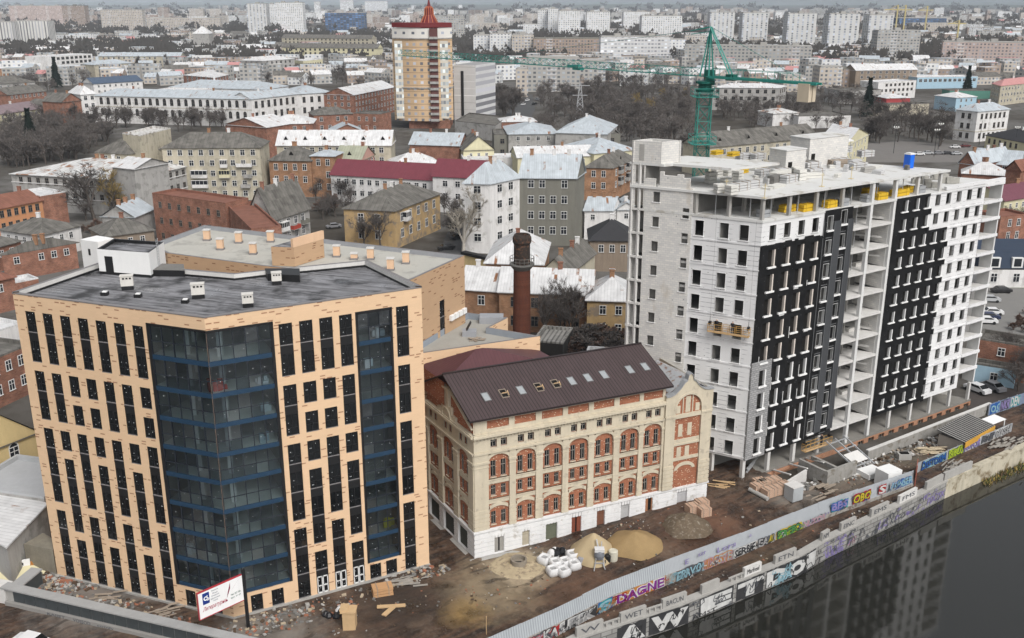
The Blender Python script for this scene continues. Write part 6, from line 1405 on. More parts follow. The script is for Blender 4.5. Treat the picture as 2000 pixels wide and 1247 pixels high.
# ================================================================== the old town behind the site
WALL={'brick':brickmat('old red brick',(.2,.075,.045),(.31,.125,.075),(.3,.24,.2),.5,.16,0,.95),'obrick':brickmat('ochre brick',(.27,.13,.065),(.35,.18,.095),(.3,.24,.18),.5,.16,0,.9),'brown':M('brown render',(.25,.2,.155),.9,.25,.3,4,.35),
 'beige':M('beige render',(.45,.41,.32),.9,.2,.25,4,.35,stain=(.3,.28,.23),stain_amt=.4),'grey':M('grey render',(.36,.35,.335),.9,.2,.25,4,.35,stain=(.24,.235,.22),stain_amt=.4),'dgrey':M('dark grey render',(.18,.175,.15),.9,.2,.3,4,.25),'white':M('white render',(.66,.65,.64),.9,.12,.25,4,.3,stain=(.48,.47,.45),stain_amt=.35),'yellow':M('yellow render',(.6,.47,.24),.9,.12,.25,4,.2),'lyellow':M('pale yellow render',(.6,.56,.38),.9,.12,.25,4,.2),'ochre':M('stained ochre render',(.43,.3,.15),.9,.3,.3,4,.3,stain=(.25,.2,.15),stain_amt=.5),'pink':M('pink render',(.5,.3,.25),.9,.15,.3,4,.2),'blue':M('blue render',(.35,.5,.6),.9,.15),'navy':M('navy cladding',(.03,.045,.075),.6,.15),'orange':M('orange wall',(.5,.24,.12),.9,.15,.3,4,.2)}
ROOF={'white':roofmat('white sheet roof',(.62,.62,.62),.6,.16,.12,.3,.5,.4),'blue':roofmat('pale blue sheet roof',(.43,.47,.5),.6,.16,.06,.3,.5,.4),'slate':roofmat('grey slate roof',(.14,.133,.12),1.1,.4,0,.2,.9,.8),'dark':roofmat('dark roof',(.07,.07,.07),1,.2,0,.2,.8,.4),'rust':roofmat('rusting white roof',(.55,.55,.54),1.3,.3,.55,.25,.6,.4),'red':roofmat('crimson sheet roof',(.17,.042,.056),.5,.08,0,.3,.5,.2),'brownr':roofmat('russet roof',(.22,.1,.07),.8,.2,0,.2,.8,.4),'pinkr':roofmat('pale red roof',(.5,.25,.24),.6,.1,0,.2,.7,.3),'purple':roofmat('mauve roof',(.22,.17,.18),.6,.1,0,.2,.7,.3),'maroon':roofmat('plum roof',(.16,.06,.08),.6,.1,0,.2,.7,.2)}
glw=M('town window glass',(.02,.023,.028),.2,.5,.4,2,0,spec=.5)
wpro={}
def twin(w,h,white=True,arched=False):
    k=(w,h,white,arched)
    if k not in wpro:
        m=MB(); t=.1 if white else .07; fm=0
        m.face([(-w/2,-.03,0),(w/2,-.03,0),(w/2,-.03,h),(-w/2,-.03,h)],1)
        for b in ((-w/2-t,-w/2,0,h),(w/2,w/2+t,0,h),(-w/2-t,w/2+t,h,h+t),(-.04,.04,0,h),(-w/2,w/2,h*.62,h*.62+.07)): m.box(b[0],b[1],-.07,.02,b[2],b[3],0)
        m.box(-w/2-.15,w/2+.15,-.16,.02,-.1,0,0)
        if arched:
            for q in range(5):
                a0=pi*q/5;a1=pi*(q+1)/5; m.face([(w/2*cos(a0),-.05,h+w/2*sin(a0)),(w/2*cos(a1),-.05,h+w/2*sin(a1)),(0,-.05,h)],1); m.face([((w/2+.15)*cos(a0),-.09,h+(w/2+.15)*sin(a0)),((w/2+.15)*cos(a1),-.09,h+(w/2+.15)*sin(a1)),(w/2*cos(a1),-.09,h+w/2*sin(a1)),(w/2*cos(a0),-.09,h+w/2*sin(a0))],0)
        wpro[k]=m.mesh('window',[frame_white if white else M('brown frame',(.2,.17,.14),.8,.2),glw])
    return wpro[k]
def roof_on(P,h,kind,rise,ov,rm,wm,mb,axis=None):
    "P: four ground points counter-clockwise; returns roof MB, adds gable triangles to mb"
    r=MB(); c=(sum(p[0] for p in P)/4,sum(p[1] for p in P)/4)
    Q=[]
    for i in range(4):
        p0=Vector(P[i-1]);p1=Vector(P[i]);p2=Vector(P[(i+1)%4]); d=(p1-p0).normalized()+(p1-p2).normalized(); q=p1+d*ov; Q.append((q.x,q.y))
    L01=hypot(P[1][0]-P[0][0],P[1][1]-P[0][1]); L12=hypot(P[2][0]-P[1][0],P[2][1]-P[1][1])
    if axis is None: axis=0 if L01>=L12 else 1
    if axis==1: Q=Q[1:]+Q[:1]; PP=P[1:]+P[:1]; L01,L12=L12,L01
    else: PP=P
    mid=lambda a,b:((a[0]+b[0])/2,(a[1]+b[1])/2)
    A_,B_=mid(Q[3],Q[0]),mid(Q[1],Q[2]); zz=h-.05
    if kind=='hip':
        f=min(.45,(L12*.5)/max(L01,.1)); A2=(A_[0]+(B_[0]-A_[0])*f,A_[1]+(B_[1]-A_[1])*f);B2=(B_[0]+(A_[0]-B_[0])*f,B_[1]+(A_[1]-B_[1])*f)
    else: A2,B2=A_,B_
    zr=h+rise
    r.face([(*Q[0],zz),(*Q[1],zz),(*B2,zr),(*A2,zr)]); r.face([(*Q[2],zz),(*Q[3],zz),(*A2,zr),(*B2,zr)])
    if kind=='hip': r.face([(*Q[1],zz),(*Q[2],zz),(*B2,zr)]); r.face([(*Q[3],zz),(*Q[0],zz),(*A2,zr)])
    else:
        m0,m1=mid(PP[3],PP[0]),mid(PP[1],PP[2]); mb.face([(*PP[1],h),(*PP[2],h),(*m1,zr-.1)]); mb.face([(*PP[3],h),(*PP[0],h),(*m0,zr-.1)])
    for i in range(4):
        a,b=Q[i],Q[(i+1)%4]; r.face([(*a,zz-.18),(*b,zz-.18),(*b,zz),(*a,zz)])
    r.face([(*q,zz-.18) for q in Q[::-1]])
    return r,(A2,B2,zr,Q)
NB=[0]
def bld(name,label,pts,h=None,base=None,roof='hip',rise=3,wall='brick',rf='slate',depth=12,win=(2.8,1.1,1.7),sh=3.4,white=True,rows=None,chim=0,arched=False,z0=0,maxw=96,cat='building',axis=None,dorm=0,first=.8,band=None,ov=.45,skip=()):
    if h is None: bi,bx,by=base; G=g(bx,by); h=hz(*G,pts[bi][1])
    W=[g(*p,h) for p in pts]
    if len(W)==2:
        e=Vector((W[1][0]-W[0][0],W[1][1]-W[0][1])).normalized(); n_=Vector((-e.y,e.x)); W.append((W[1][0]+n_.x*depth,W[1][1]+n_.y*depth)); vis=[0]
    else: vis=[0,1]
    W.append((W[0][0]+W[2][0]-W[1][0],W[0][1]+W[2][1]-W[1][1]))
    t=thing(name,label,cat,(*W[1],z0)); mb=MB(); u=0
    wm=WALL[wall] if isinstance(wall,str) else wall
    for i in range(4):
        a,b=W[i],W[(i+1)%4]; L=hypot(b[0]-a[0],b[1]-a[1]); mb.face([(*a,z0-1),(*b,z0-1),(*b,h),(*a,h)],0,[(u,-1),(u+L,-1),(u+L,h),(u,h)]); u+=L
    rm=ROOF[rf] if isinstance(rf,str) else rf; info=None
    if roof in ('hip','gable'): r,info=roof_on(W,h,roof,rise,ov,rm,wm,mb,axis)
    else:
        r=MB(); I=inset(W,.4); r.face([(*p,h-.3) for p in I])
        for i in range(4):
            a,b=W[i],W[(i+1)%4];c,d=I[(i+1)%4],I[i]; r.face([(*a,h+.3),(*b,h+.3),(*c,h+.3),(*d,h+.3)]); r.face([(*d,h+.3),(*c,h+.3),(*c,h-.3),(*d,h-.3)]); r.face([(*a,h-.0),(*b,h-.0),(*b,h+.3),(*a,h+.3)])
    mb.build('wall',[wm],t); ro=r.build('roof',[rm],t)
    rnd=random.Random(label)
    if info and not chim and info and h<20 and (W[0][1]<900): chim=rnd.choice([1,2,2,3])
    if info and chim:
        A2,B2,zr,Q=info
        for k in range(chim):
            f=(k+.5+rnd.uniform(-.25,.25))/chim; x,y=A2[0]+(B2[0]-A2[0])*f,A2[1]+(B2[1]-A2[1])*f; m=MB(); s=.45; m.box(x-s,x+s,y-s*.8,y+s*.8,zr-1.2,zr+1.1); m.box(x-s-.1,x+s+.1,y-s*.8-.1,y+s*.8+.1,zr+1.1,zr+1.25); m.build('chimney',[WALL[rnd.choice(['brick','white','obrick'])]],ro)
    if info and dorm:
        A2,B2,zr,Q=info
        for k in range(dorm):
            f=(k+.5)/dorm; a=Vector((Q[0][0]+(Q[1][0]-Q[0][0])*f,Q[0][1]+(Q[1][1]-Q[0][1])*f)); b=Vector((A2[0]+(B2[0]-A2[0])*f,A2[1]+(B2[1]-A2[1])*f)); p=a.lerp(b,.35); q=a.lerp(b,.85); z1=h+rise*.35; m=MB(); e=Vector((Q[1][0]-Q[0][0],Q[1][1]-Q[0][1])).normalized()*.8
            m.face([(*(p-e),z1-.1),(*(p+e),z1-.1),(*p,z1+1.2)],1); m.face([(*(p-e*1.2),z1-.1),(*p,z1+1.3),(*q,z1+1.3)],0); m.face([(*(p+e*1.2),z1-.1),(*q,z1+1.3),(*p,z1+1.3)],0); m.build('dormer',[rm,dark_void],ro)
    if win:
        pw,w,hh=win; cnt=0; nfl=rows or max(1,int((h-z0-.3)/sh)); me=twin(w,hh,white,arched)
        for fl in range(nfl-1,-1,-1):
            z=h-(nfl-fl)*sh+first
            if z<z0+.3: continue
            for i in vis:
                f=Fr(W[i],W[i+1])
                if i in skip: continue
                nc=int((f.L-1.2)/pw)
                for k in range(nc):
                    if cnt>=maxw or rnd.random()<.03: continue
                    s=f.L/2+(k-(nc-1)/2)*pw; place('window',me,t,f(s,0,z),f.rz); cnt+=1
    if band:
        m=MB()
        for i in vis:
            f=Fr(W[i],W[i+1])
            for zz in band: m.box(-.1,f.L+.1,-.15,.02,zz,zz+.25,0,f)
        m.build('cornice',[WALL['white'] if wall!='white' else WALL['beige']],t)
    t['_w']=0; del t['_w']
    return t,W,h
# --- left edge, behind the office
bld('brick_house','dark brick building with grey flat roof at the left edge behind the office',[(-70,728),(66,671)],8,roof='flat',wall='brick',rf='slate',depth=9,win=(2.6,1,1.6))
bld('warehouse','white roofed low building at the left edge above the dark brick one',[(-60,668),(48,632)],8,roof='flat',wall='white',rf='white',depth=14,win=None)
bld('yellow_house','yellow house with grey slate roof and arched white windows',[(-70,899),(72,843)],7,roof='gable',rise=4.5,wall='yellow',rf='slate',depth=15,win=(3.0,1.2,1.6),arched=True,rows=1,first=.9,ov=.3)
bld('warehouse','grey roofed low shed between yellow house and white hangar',[(-70,952),(86,975)],5.5,roof='flat',wall='grey',rf=M('light grey sheet',(.42,.43,.44),.7,.1),depth=9,win=None)
m=MB(); P=[g(*p,5.2) for p in ((-95,1005),(-15,958),(88,984),(12,1064))]; t=thing('hangar','white sheet roofed hangar at the left edge near the street','hangar',(*P[3],0)); m.prism(P,0,5.0,0,None,False); m.build('wall',[WALL['grey']],t); m=MB(); m.face([(*p,5.15) for p in inset(P,-.3)]); m.face([(*p,5.0) for p in inset(P,-.3)]); m.build('roof',[ROOF['white']],t)
m=MB(); P=[g(*p,3.4) for p in ((46,1063),(84,1041),(108,1056),(103,1074))]; m.prism(P,0,3.4); P2=[g(*p,3.4) for p in ((60,1030),(86,990),(108,1040),(100,1052))]; o=m.build('concrete_ruin',[M('mossy concrete',(.21,.19,.15),.95,.35,.8,6,.3)]); setp(o,'mossy concrete ruin block beside the office left corner','ruin')
heap('tarp_mound','pale yellow tarpaulin mound at the left edge with painted wall','tarpaulin',g(30,1098,.5),4.2,1.7,M('pale yellow tarp',(.6,.55,.36),.8,.12,.6,4,0),31,1.2,.3)
f=Fr(g(-20,1135,0),g(62,1118,0)); t=thing('graffiti_wall','low white wall with black and orange graffiti at the left edge','wall',(*g(0,1130,0),0)); m=MB(); m.box(0,f.L,0,.2,0,1.7,0,f); m.build('wall',[white_paint],t)
for a,tx,c in ((2.5,'VAKS','k'),(5.2,'NOR','o'),(7.4,'EYK','k')): wall_text(t,'graffiti_lettering',tx,f,a,.8,2.2,1.3,GRC[c],-.02,0,.03,.3)
rubble('collapsed brick rubble beside the ruin block',[(*g(95,1105,0),3,3,.3),(*g(120,1135,0),5,1.5,-.3)],350,5,rc,.1,.5)
# --- brick quarter on the left
bld('brick_house','red brown brick house with grey roof left of the white stair block',[(3,498),(57,490),(148,474)],base=(1,46,541),rise=2.2,wall='brick',rf='slate',win=(3,1.1,1.5),chim=2)
bld('town_house','low white walled house with mossy slate roof behind brick houses',[(0,448),(78,460),(157,440)],6.5,rise=2.6,wall='white',rf='slate',win=(3,1,1.5),chim=1)
bld('brick_house','square brick block with white shed roof left of the big bare tree',[(78,384),(128,376)],9.5,roof='flat',wall='brick',rf='white',depth=12,win=None)
bld('brick_house','orange brick house with rusty roof at the left edge, arched windows',[(-25,412),(82,391)],8.5,roof='gable',rise=2.5,wall='orange',rf='brownr',depth=12,win=(2.2,1.1,1.8),white=False)
bld('brick_house','low brick house with slate roof at the left edge below the mossy one',[(-40,492),(40,470)],6,rise=2.2,wall='brick',rf='slate',depth=9,win=(3,1,1.4))
bld('brick_house','narrow dark brick row at the left edge beside the office',[(-60,560),(28,540)],7,rise=2,wall='brick',rf='brownr',depth=12,win=(2.8,1,1.5),chim=1)
bld('shed','lean-to with torn sheet roof between brick house and office',[(20,556),(75,545)],4,roof='flat',wall='brick',rf='white',depth=5,win=None)
bld('town_house','house with pale slate roof behind the white stair block',[(205,462),(300,449)],6.5,roof='hip',rise=3,wall='brown',rf='slate',depth=12,win=(3,1,1.4))
bld('shed','shed with blue grey metal roof against the brick ruin',[(262,424),(300,408)],8,roof='gable',rise=3,wall='grey',rf='blue',depth=9,win=None)
bld('school_building','long grey three storey building with rusting white metal roof',[(21,339),(250,352),(382,320)],base=(1,259,424),rise=3.2,wall='grey',rf='rust',win=(3.2,1.2,2.0),sh=4.1,first=1.2,chim=3,white=False,band=(4.2,8.4))
t,W,h=bld('attic_gable','grey attic block with curved white roof on the grey school',[(262,330),(328,318)],15,roof='gable',rise=2.2,wall='grey',rf='white',depth=9,win=None,axis=1)
AT=bld('apartment_house','beige apartment house with balconies and slate roof',[(316,289),(507,288)],17,rise=4,wall='beige',rf='slate',depth=15,win=(3.3,1.3,1.7),sh=3.3,chim=2)
bld('apartment_house','beige corner wing with brown hipped roof, left of the balconied house',[(187,297),(250,301),(312,291)],15.5,rise=4.5,wall='beige',rf='slate',win=(5,1.2,1.8),sh=3.6)
bld('roof_turret','square turret with peeling white parapet above the beige wing',[(239,262),(272,267),(333,252)],21,roof='flat',wall='beige',rf=M('peeling parapet',(.6,.59,.57),.9,.2,.6,3,0,stain=(.25,.22,.18),stain_amt=.5),win=None,cat='turret')
def balcony(t,W,i,f_,z,w,gl,mat,lab=None):
    f=Fr(W[i],W[i+1]); a=f.L*f_; m=MB(); m.box(a-w/2,a+w/2,-1.1,.0,z-.15,z,0,f); m.box(a-w/2,a+w/2,-1.1,-1.0,z,z+1.05,1,f)
    for x in (a-w/2,a+w/2-.1): m.box(x,x+.1,-1.0,0,z,z+1.05,1,f)
    if gl: m.box(a-w/2+.03,a+w/2-.03,-1.05,-.02,z+1.05,z+2.3,2,f); m.box(a-w/2-.1,a+w/2+.1,-1.2,0,z+2.3,z+2.42,1,f); [m.box(a-w/2+w*q/4-.05,a-w/2+w*q/4+.05,-1.09,-1.04,z+1.05,z+2.3,1,f) for q in range(5)]
    o=m.build('balcony',[concrete,mat,glw],t)
    if lab: o['label']=lab
BT,BW=AT[0],AT[1]
for f_,z,w,gl,mt in ((.36,4.2,5,1,'white'),(.36,7.4,5,1,'white'),(.62,7.4,3.4,1,'lyellow'),(.62,10.7,2.2,1,'white'),(.83,10.9,5,0,'white'),(.83,4.2,3,0,'grey'),(.1,10.9,2.5,0,'grey'),(.86,7.4,2.6,0,'grey')): balcony(BT,BW,0,f_,z,w,gl,WALL[mt])
# brick ruin wall and steep house
bld('brick_ruin','long roofless red brick wall with small windows behind the office wing',[(297,379),(440,399)],13,roof='flat',wall='brick',rf='brownr',depth=8,win=(3.6,1.0,1.5),sh=4.2,white=False,rows=3)
t,W,h=bld('gable_house','house with steep grey roof, slit dormers and red balcony',[(484,424),(533,431),(604,408)],8.5,roof='gable',rise=8.0,wall='grey',rf='slate',win=(3.2,1.2,1.9),sh=3.5,axis=1,first=.9)
balcony(t,W,1,.25,5,3,1,WALL['white']); balcony(t,W,1,.55,4.6,3.2,0,M('red balcony',(.35,.06,.04),.8,.1),'red balcony'); balcony(t,W,1,.82,5.2,2.6,0,WALL['dgrey']); balcony(t,W,0,.5,8.2,2,0,WALL['dgrey'])
for k in range(5):
    f=Fr(W[1],W[2]); m=MB(); x=f.L*(.2+.15*k); q=.5; m.face([f(x-q,1.2,9.9),f(x+q,1.2,9.9),f(x,3.4,14.6)],1); m.face([f(x-q,1.1,9.95),f(x,3.4,14.7),f(x,4.4,14.6)],0); m.face([f(x+q,1.1,9.95),f(x,4.4,14.6),f(x,3.4,14.7)],0); m.build('slit_dormer',[ROOF['slate'],dark_void],t)
bld('brick_house','brick party house joining the ruin and the steep roof',[(440,399),(490,449)],12,roof='flat',wall='brick',rf='brownr',depth=7,win=None)
bld('brick_house','large red brick house with curved gable and white roof',[(440,243),(520,249)],14,roof='gable',rise=3.2,wall='brick',rf='white',depth=16,win=None,axis=1)
bld('brick_house','red brick house with white roof and white framed windows',[(521,242),(610,241)],14,roof='hip',rise=3,wall='brick',rf='white',depth=16,win=(4,1.3,2),sh=4)
bld('long_house','long house with bright white roof and round dormers',[(540,284),(763,284)],14,roof='gable',rise=4.5,wall='beige',rf='white',depth=13,win=(3,1.4,1.8),sh=3.4,dorm=6)
bld('brick_house','orange brick house with slate roof and bay tower',[(525,313),(607,314)],12,rise=4,wall='obrick',rf='slate',depth=13,win=(3.2,1.2,2),sh=4,dorm=1)
bld('bay_tower','orange brick bay tower with pale hipped roof',[(607,304),(653,305)],13.5,rise=1.5,wall='obrick',rf='blue',depth=9,win=(3.2,1.2,2),sh=4,cat='tower')
bld('brick_house','house with moss green roof and pink gable end',[(653,313),(704,314),(731,302)],11,roof='gable',rise=4,wall='pink',rf=roofmat('mossy roof',(.33,.34,.26),.9,.15,0,.2,.9,.3),win=(3,1.2,1.8),dorm=1,axis=0)
t,W,h=bld('long_house','long two storey house with crimson sheet roof',[(646,341),(845,352)],8.5,roof='gable',rise=4.2,wall='white',rf='red',depth=12,win=(2.7,1.3,1.6),sh=3.6)
t2,W,h=bld('long_house','taller crimson roofed house joined to the long one',[(845,344),(968,350)],11,roof='gable',rise=4.5,wall='white',rf='red',depth=12,win=(4,1.4,1.7),sh=3.8,chim=1)
OT=bld('ochre_house','stained ochre house with half white slate roof and white windows',[(671,407),(770,412),(859,378)],base=(1,770,487),rise=4,wall='ochre',rf='slate',win=(4.6,1.4,2.2),sh=4.3,first=.9,chim=3)
balcony(OT[0],OT[1],1,.22,6.6,2.4,1,WALL['white'])
bld('town_house','white hipped metal roof house behind the crimson roofs',[(770,322),(858,318)],9,rise=3,wall='grey',rf='white',depth=12,win=(3,1,1.5),chim=3)
bld('hall','hall with blue grey barrel roof below the orange tower',[(800,282),(897,285)],9,roof='gable',rise=4,wall='brick',rf='blue',depth=14,win=None)
bld('town_house','gabled house with yellow gable front and slate roof',[(905,294),(965,292)],8,roof='gable',rise=5,wall='lyellow',rf='slate',depth=14,win=(3,.9,1.3),axis=1)
bld('warehouse','low white roof shed in front of the yellow gable',[(905,312),(1010,310)],6,roof='flat',wall='white',rf='white',depth=12,win=None)
bld('factory','long grey factory block with small square windows',[(965,264),(1212,262)],11,roof='flat',wall='dgrey',rf='slate',depth=18,win=(4.4,1.6,1.8),sh=4.2,white=False)
bld('factory','pale blue hip roofed hall behind the grey factory',[(993,262),(1090,261)],11.5,rise=3,wall='grey',rf='blue',depth=26,win=(4,1.2,1.5))
bld('factory','larger pale blue hip roofed hall with skylight',[(1085,259),(1185,262)],12.5,rise=5,wall='grey',rf='blue',depth=30,win=None)
bld('warehouse','long curved white roof over cream walls',[(1011,308),(1160,304)],8,roof='gable',rise=3,wall='lyellow',rf='white',depth=14,win=(5,1.2,1.4))
bld('warehouse','white and blue hipped roofs left of the block tower',[(1160,300),(1243,292)],9,rise=4,wall='lyellow',rf='blue',depth=22,win=None)
QT=bld('brick_house','brown brick house with slate hip roof and bay windows',[(1142,327),(1197,328),(1241,309)],base=(1,1197,392),rise=3.5,wall='obrick',rf='slate',win=(3.2,1.2,1.9),sh=3.8,chim=2,dorm=1)
for f_,z in ((.3,4.5),(.3,8),(.65,4.5),(.65,8)): balcony(QT[0],QT[1],1,f_,z,2.8,1,WALL['grey'])
bld('blue_roof_house','cream house with pale blue gabled roof',[(1142,411),(1196,411),(1212,399)],8,roof='gable',rise=3,wall='white',rf='blue',win=(3,1,1.4),axis=0)
bld('blue_roof_house','small white house with pale blue roof by the balcony stack',[(1205,409),(1242,409)],7.5,roof='gable',rise=2,wall='white',rf='blue',depth=8,win=(3,1,1.4))
bld('brown_house','brown two storey house with dark hipped roof',[(1152,469),(1240,470)],base=(0,1152,530),rise=4,wall='brown',rf='dark',depth=12,win=(2.6,1.1,1.7),sh=3.7,chim=1)
# tall pair
gw=[(907,358),(957,359),(1015,347)]
t,W,h=bld('white_tower_house','white five storey house with pale blue hipped roof',gw,base=(0,909,494),roof='hip',rise=5,wall='white',rf='blue',win=(4.4,1.7,1.9),sh=4.1,first=1.5)
bld('grey_tower_house','grey green house joined to the white one, pale blue roof',[(1015,347),(1125,348),(1142,336)],h,roof='gable',rise=5.5,wall='dgrey',rf='blue',win=(2.9,1.4,1.9),sh=4.1,first=1.5,axis=0,skip=(1,))
m=MB(); f=Fr(g(905,492,4.2),g(960,505,4.2)); m.box(0,f.L,-.3,1,0,3.6,0,f); m.box(-.3,f.L+.3,-.6,1,3.6,4.3,1,f); o=m.build('shop_front',[WALL['yellow'],black_metal]); setp(o,'yellow shop front with dark fascia under the white house','shop front')
# houses behind the chimney
bld('row_house','brick row house with white roof, left end behind the tan wing',[(900,564),(980,569)],base=(1,980,641),axis=0,roof='gable',rise=3.4,wall='obrick',rf='white',depth=11,win=(3.6,1.2,1.8),sh=3.8,chim=1)
bld('row_house','brick row house with white sheet roof right of the chimney',[(975,569),(1155,576)],base=(1,1155,654),roof='gable',rise=3.6,wall='obrick',rf='white',depth=11,win=(4,1.3,1.9),sh=3.8,chim=2,white=False)
bld('row_house','ochre row house with white hipped roof beside the balcony stack',[(1147,585),(1240,588)],base=(0,1150,662),roof='hip',rise=3.4,wall='ochre',rf='white',depth=11,win=(3,1.1,1.6),sh=3.6)
bld('town_house','house with half white half slate hipped roof behind the chimney top',[(948,513),(1060,516)],8,roof='hip',rise=4.5,wall='obrick',rf='white',depth=20,win=None)
bld('town_house','slate roofed wing crossing behind the white row house roof',[(1058,530),(1110,536),(1162,495)],7.5,roof='gable',rise=3.2,wall='beige',rf='slate',win=None,axis=1)
# chimney
cxy=((1019-1000)/1941*157,149.0); t=thing('brick_chimney','round red brick factory chimney with blackened top and gallery','chimney',(*cxy,0))
m=MB(); m.lathe([(1.5,0),(1.42,10),(1.3,22.2)],(*cxy,0),18); m.build('shaft',[brickmat('chimney brick',(.115,.036,.024),(.16,.052,.03),(.09,.055,.04),.4,.13,0,.45)],t)
m=MB(); m.lathe([(1.3,22.2),(1.25,26.2),(1.45,26.6),(1.45,27.3),(1.2,27.8),(1.0,27.8),(.95,26)],(*cxy,0),18); m.build('crown',[M('sooty brick',(.045,.035,.03),.95,.4,1.2,6,.3,stain=(.16,.08,.05),stain_amt=.3)],t)
m=MB(); m.lathe([(1.3,22.2),(1.95,23.0),(1.95,23.15),(1.3,23.15)],(*cxy,0),18)
for k in range(18):
    a=2*pi*k/18; m.tube((cxy[0]+1.9*cos(a),cxy[1]+1.9*sin(a),23.1),(cxy[0]+1.9*cos(a),cxy[1]+1.9*sin(a),24.2),.04,n=4)
    b=2*pi*(k+1)/18
    for z in (23.7,24.2): m.tube((cxy[0]+1.9*cos(a),cxy[1]+1.9*sin(a),z),(cxy[0]+1.9*cos(b),cxy[1]+1.9*sin(b),z),.04,n=4)
m.build('gallery',[concrete_dk],t)
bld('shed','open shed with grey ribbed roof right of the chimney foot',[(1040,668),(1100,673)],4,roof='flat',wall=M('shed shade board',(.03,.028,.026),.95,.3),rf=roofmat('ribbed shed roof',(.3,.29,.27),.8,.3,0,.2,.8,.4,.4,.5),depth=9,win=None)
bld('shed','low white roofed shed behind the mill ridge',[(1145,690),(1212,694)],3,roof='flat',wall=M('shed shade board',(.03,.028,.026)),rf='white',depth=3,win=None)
# --- landmark buildings
bld('palace','long white palace with arched windows and pale blue roof',[(184,187),(490,194)],14,roof='hip',rise=3.2,wall='white',rf='blue',depth=17,win=(4.1,1.7,2.6),sh=5.6,first=1.3,arched=True,white=False,maxw=90,band=(8.4,13.6))
bld('palace_centre','projecting palace centre with yellow frieze and columns',[(291,178),(380,180)],16,roof='flat',wall='white',rf='white',depth=20,win=(3.6,1.7,3),sh=5.8,white=False,band=(13,15.4),arched=True)
bld('palace_wing','white side wing of the palace running back to the right',[(490,194),(580,184)],14,roof='gable',rise=3,wall='white',rf='blue',depth=14,win=(4.5,1.8,3.4),sh=5.6,white=False)
bld('palace_wing','far white palace pavilion with low dome and hipped roof',[(580,184),(650,180)],13.5,roof='hip',rise=3.5,wall='white',rf='blue',depth=24,win=(4.5,1.6,3),sh=5.6,white=False)
bld('palace_wing','pale blue roofed rear range of the palace',[(330,170),(520,175)],14,roof='hip',rise=3.5,wall='white',rf='blue',depth=26,win=None)
bld('apartment_house','long apartment house with white roof and brick end wall',[(632,184),(690,186),(772,170)],14,roof='gable',rise=3.5,wall='brick',rf='white',win=(4,1.3,1.8),axis=1)
bld('brick_house','brick gable house with white roof left of the palace',[(120,200),(158,196)],13,roof='gable',rise=4,wall='brick',rf='slate',depth=14,win=None,axis=1)
bld('apartment_house','white corner house with bay windows beside the brick gable',[(157,185),(188,183)],15,roof='hip',rise=4,wall='white',rf='white',depth=16,win=(3.5,1.6,2),sh=3.8)
bld('brick_house','small brick lean-to house in front of the brick gable',[(80,208),(124,203)],8,roof='gable',rise=3,wall='brick',rf='slate',depth=12,win=None,axis=1)
bld('brick_house','low brick house with grey roof among trees at left',[(15,186),(90,178)],7,roof='gable',rise=4,wall='brick',rf='slate',depth=16,win=(3.5,1.3,1.8))
bld('mauve_roof_house','cream house with mauve roof at the left edge',[(-30,228),(80,212)],8,roof='gable',rise=3.5,wall='lyellow',rf='purple',depth=14,win=(4,1.2,1.6))
bld('grey_roof_house','house with grey pyramid roof at the left edge',[(-10,165),(68,160)],8,rise=4.5,wall='grey',rf='slate',depth=22,win=(5,1.2,1.5))
bld('office_house','white five storey institute with dark windows',[(88,112),(180,106)],17,roof='flat',wall='white',rf='white',depth=22,win=(5,3,2),sh=3.6,white=False)
bld('office_house','beige three storey house with pale blue roof beside the institute',[(184,127),(258,123)],12,roof='hip',rise=3,wall='beige',rf='blue',depth=18,win=(4.2,1.8,1.8),sh=3.8)
bld('apartment_house','long cream apartment row with pale roof behind the poplars',[(192,110),(352,110)],14,roof='gable',rise=3,wall='beige',rf='blue',depth=14,win=(4.6,1.6,1.8),sh=3.3)
bld('long_house','white roofed long brick house at the left edge',[(-20,134),(86,133)],8,roof='gable',rise=3,wall='obrick',rf='white',depth=14,win=(6,1.5,2),arched=True)
bld('navy_roof_house','pinkish house with navy roof behind the palace',[(182,164),(278,158)],9,roof='gable',rise=3.5,wall='white',rf=roofmat('navy roof',(.07,.1,.15),.8,.1),depth=16,win=(4,1.2,1.5))
bld('brick_house','long red brick house with three arched windows',[(358,147),(420,152),(460,143)],8,roof='hip',rise=3,wall='brick',rf='white',win=(6,1.8,2),arched=True)
bld('apartment_house','upper long beige apartment house, left of the orange tower',[(550,74),(725,76)],17,roof='gable',rise=4,wall='beige',rf='slate',depth=16,win=(5.5,1.8,1.9),sh=3.5,white=False)
bld('apartment_house','lower long cream apartment house, left of the orange tower',[(551,93),(737,95)],17,roof='gable',rise=4,wall='lyellow',rf='slate',depth=16,win=(5,1.8,1.9),sh=3.5,white=False)
bld('apartment_house','greyish corner house with tower cap and white roof',[(470,118),(512,119),(575,115)],15,roof='hip',rise=3,wall='grey',rf='white',win=(5,1.6,1.8),sh=3.6,white=False)
bld('office_house','cream modern house with tall window slots',[(575,118),(592,120),(630,116)],13,roof='flat',wall='lyellow',rf='white',win=(4,1.6,6),sh=9,white=False)
bld('barracks','long pale barracks with grey roof and four dormers',[(1387,288),(1600,268)],11,roof='gable',rise=4.5,wall='beige',rf='slate',depth=15,win=(3.8,1.4,1.9),sh=3.9,dorm=4)
bld('barracks','white roofed end of the barracks with cream gable',[(1600,276),(1650,287),(1697,262)],11,roof='gable',rise=4.5,wall='lyellow',rf='white',win=(6,1.3,1.8),dorm=0,axis=0)
bld('public_house','pale three storey public building behind the crane mast',[(1392,171),(1522,172),(1536,168)],13,roof='hip',rise=2,wall='grey',rf='white',win=(4.6,1.8,2.0),sh=4,white=False)
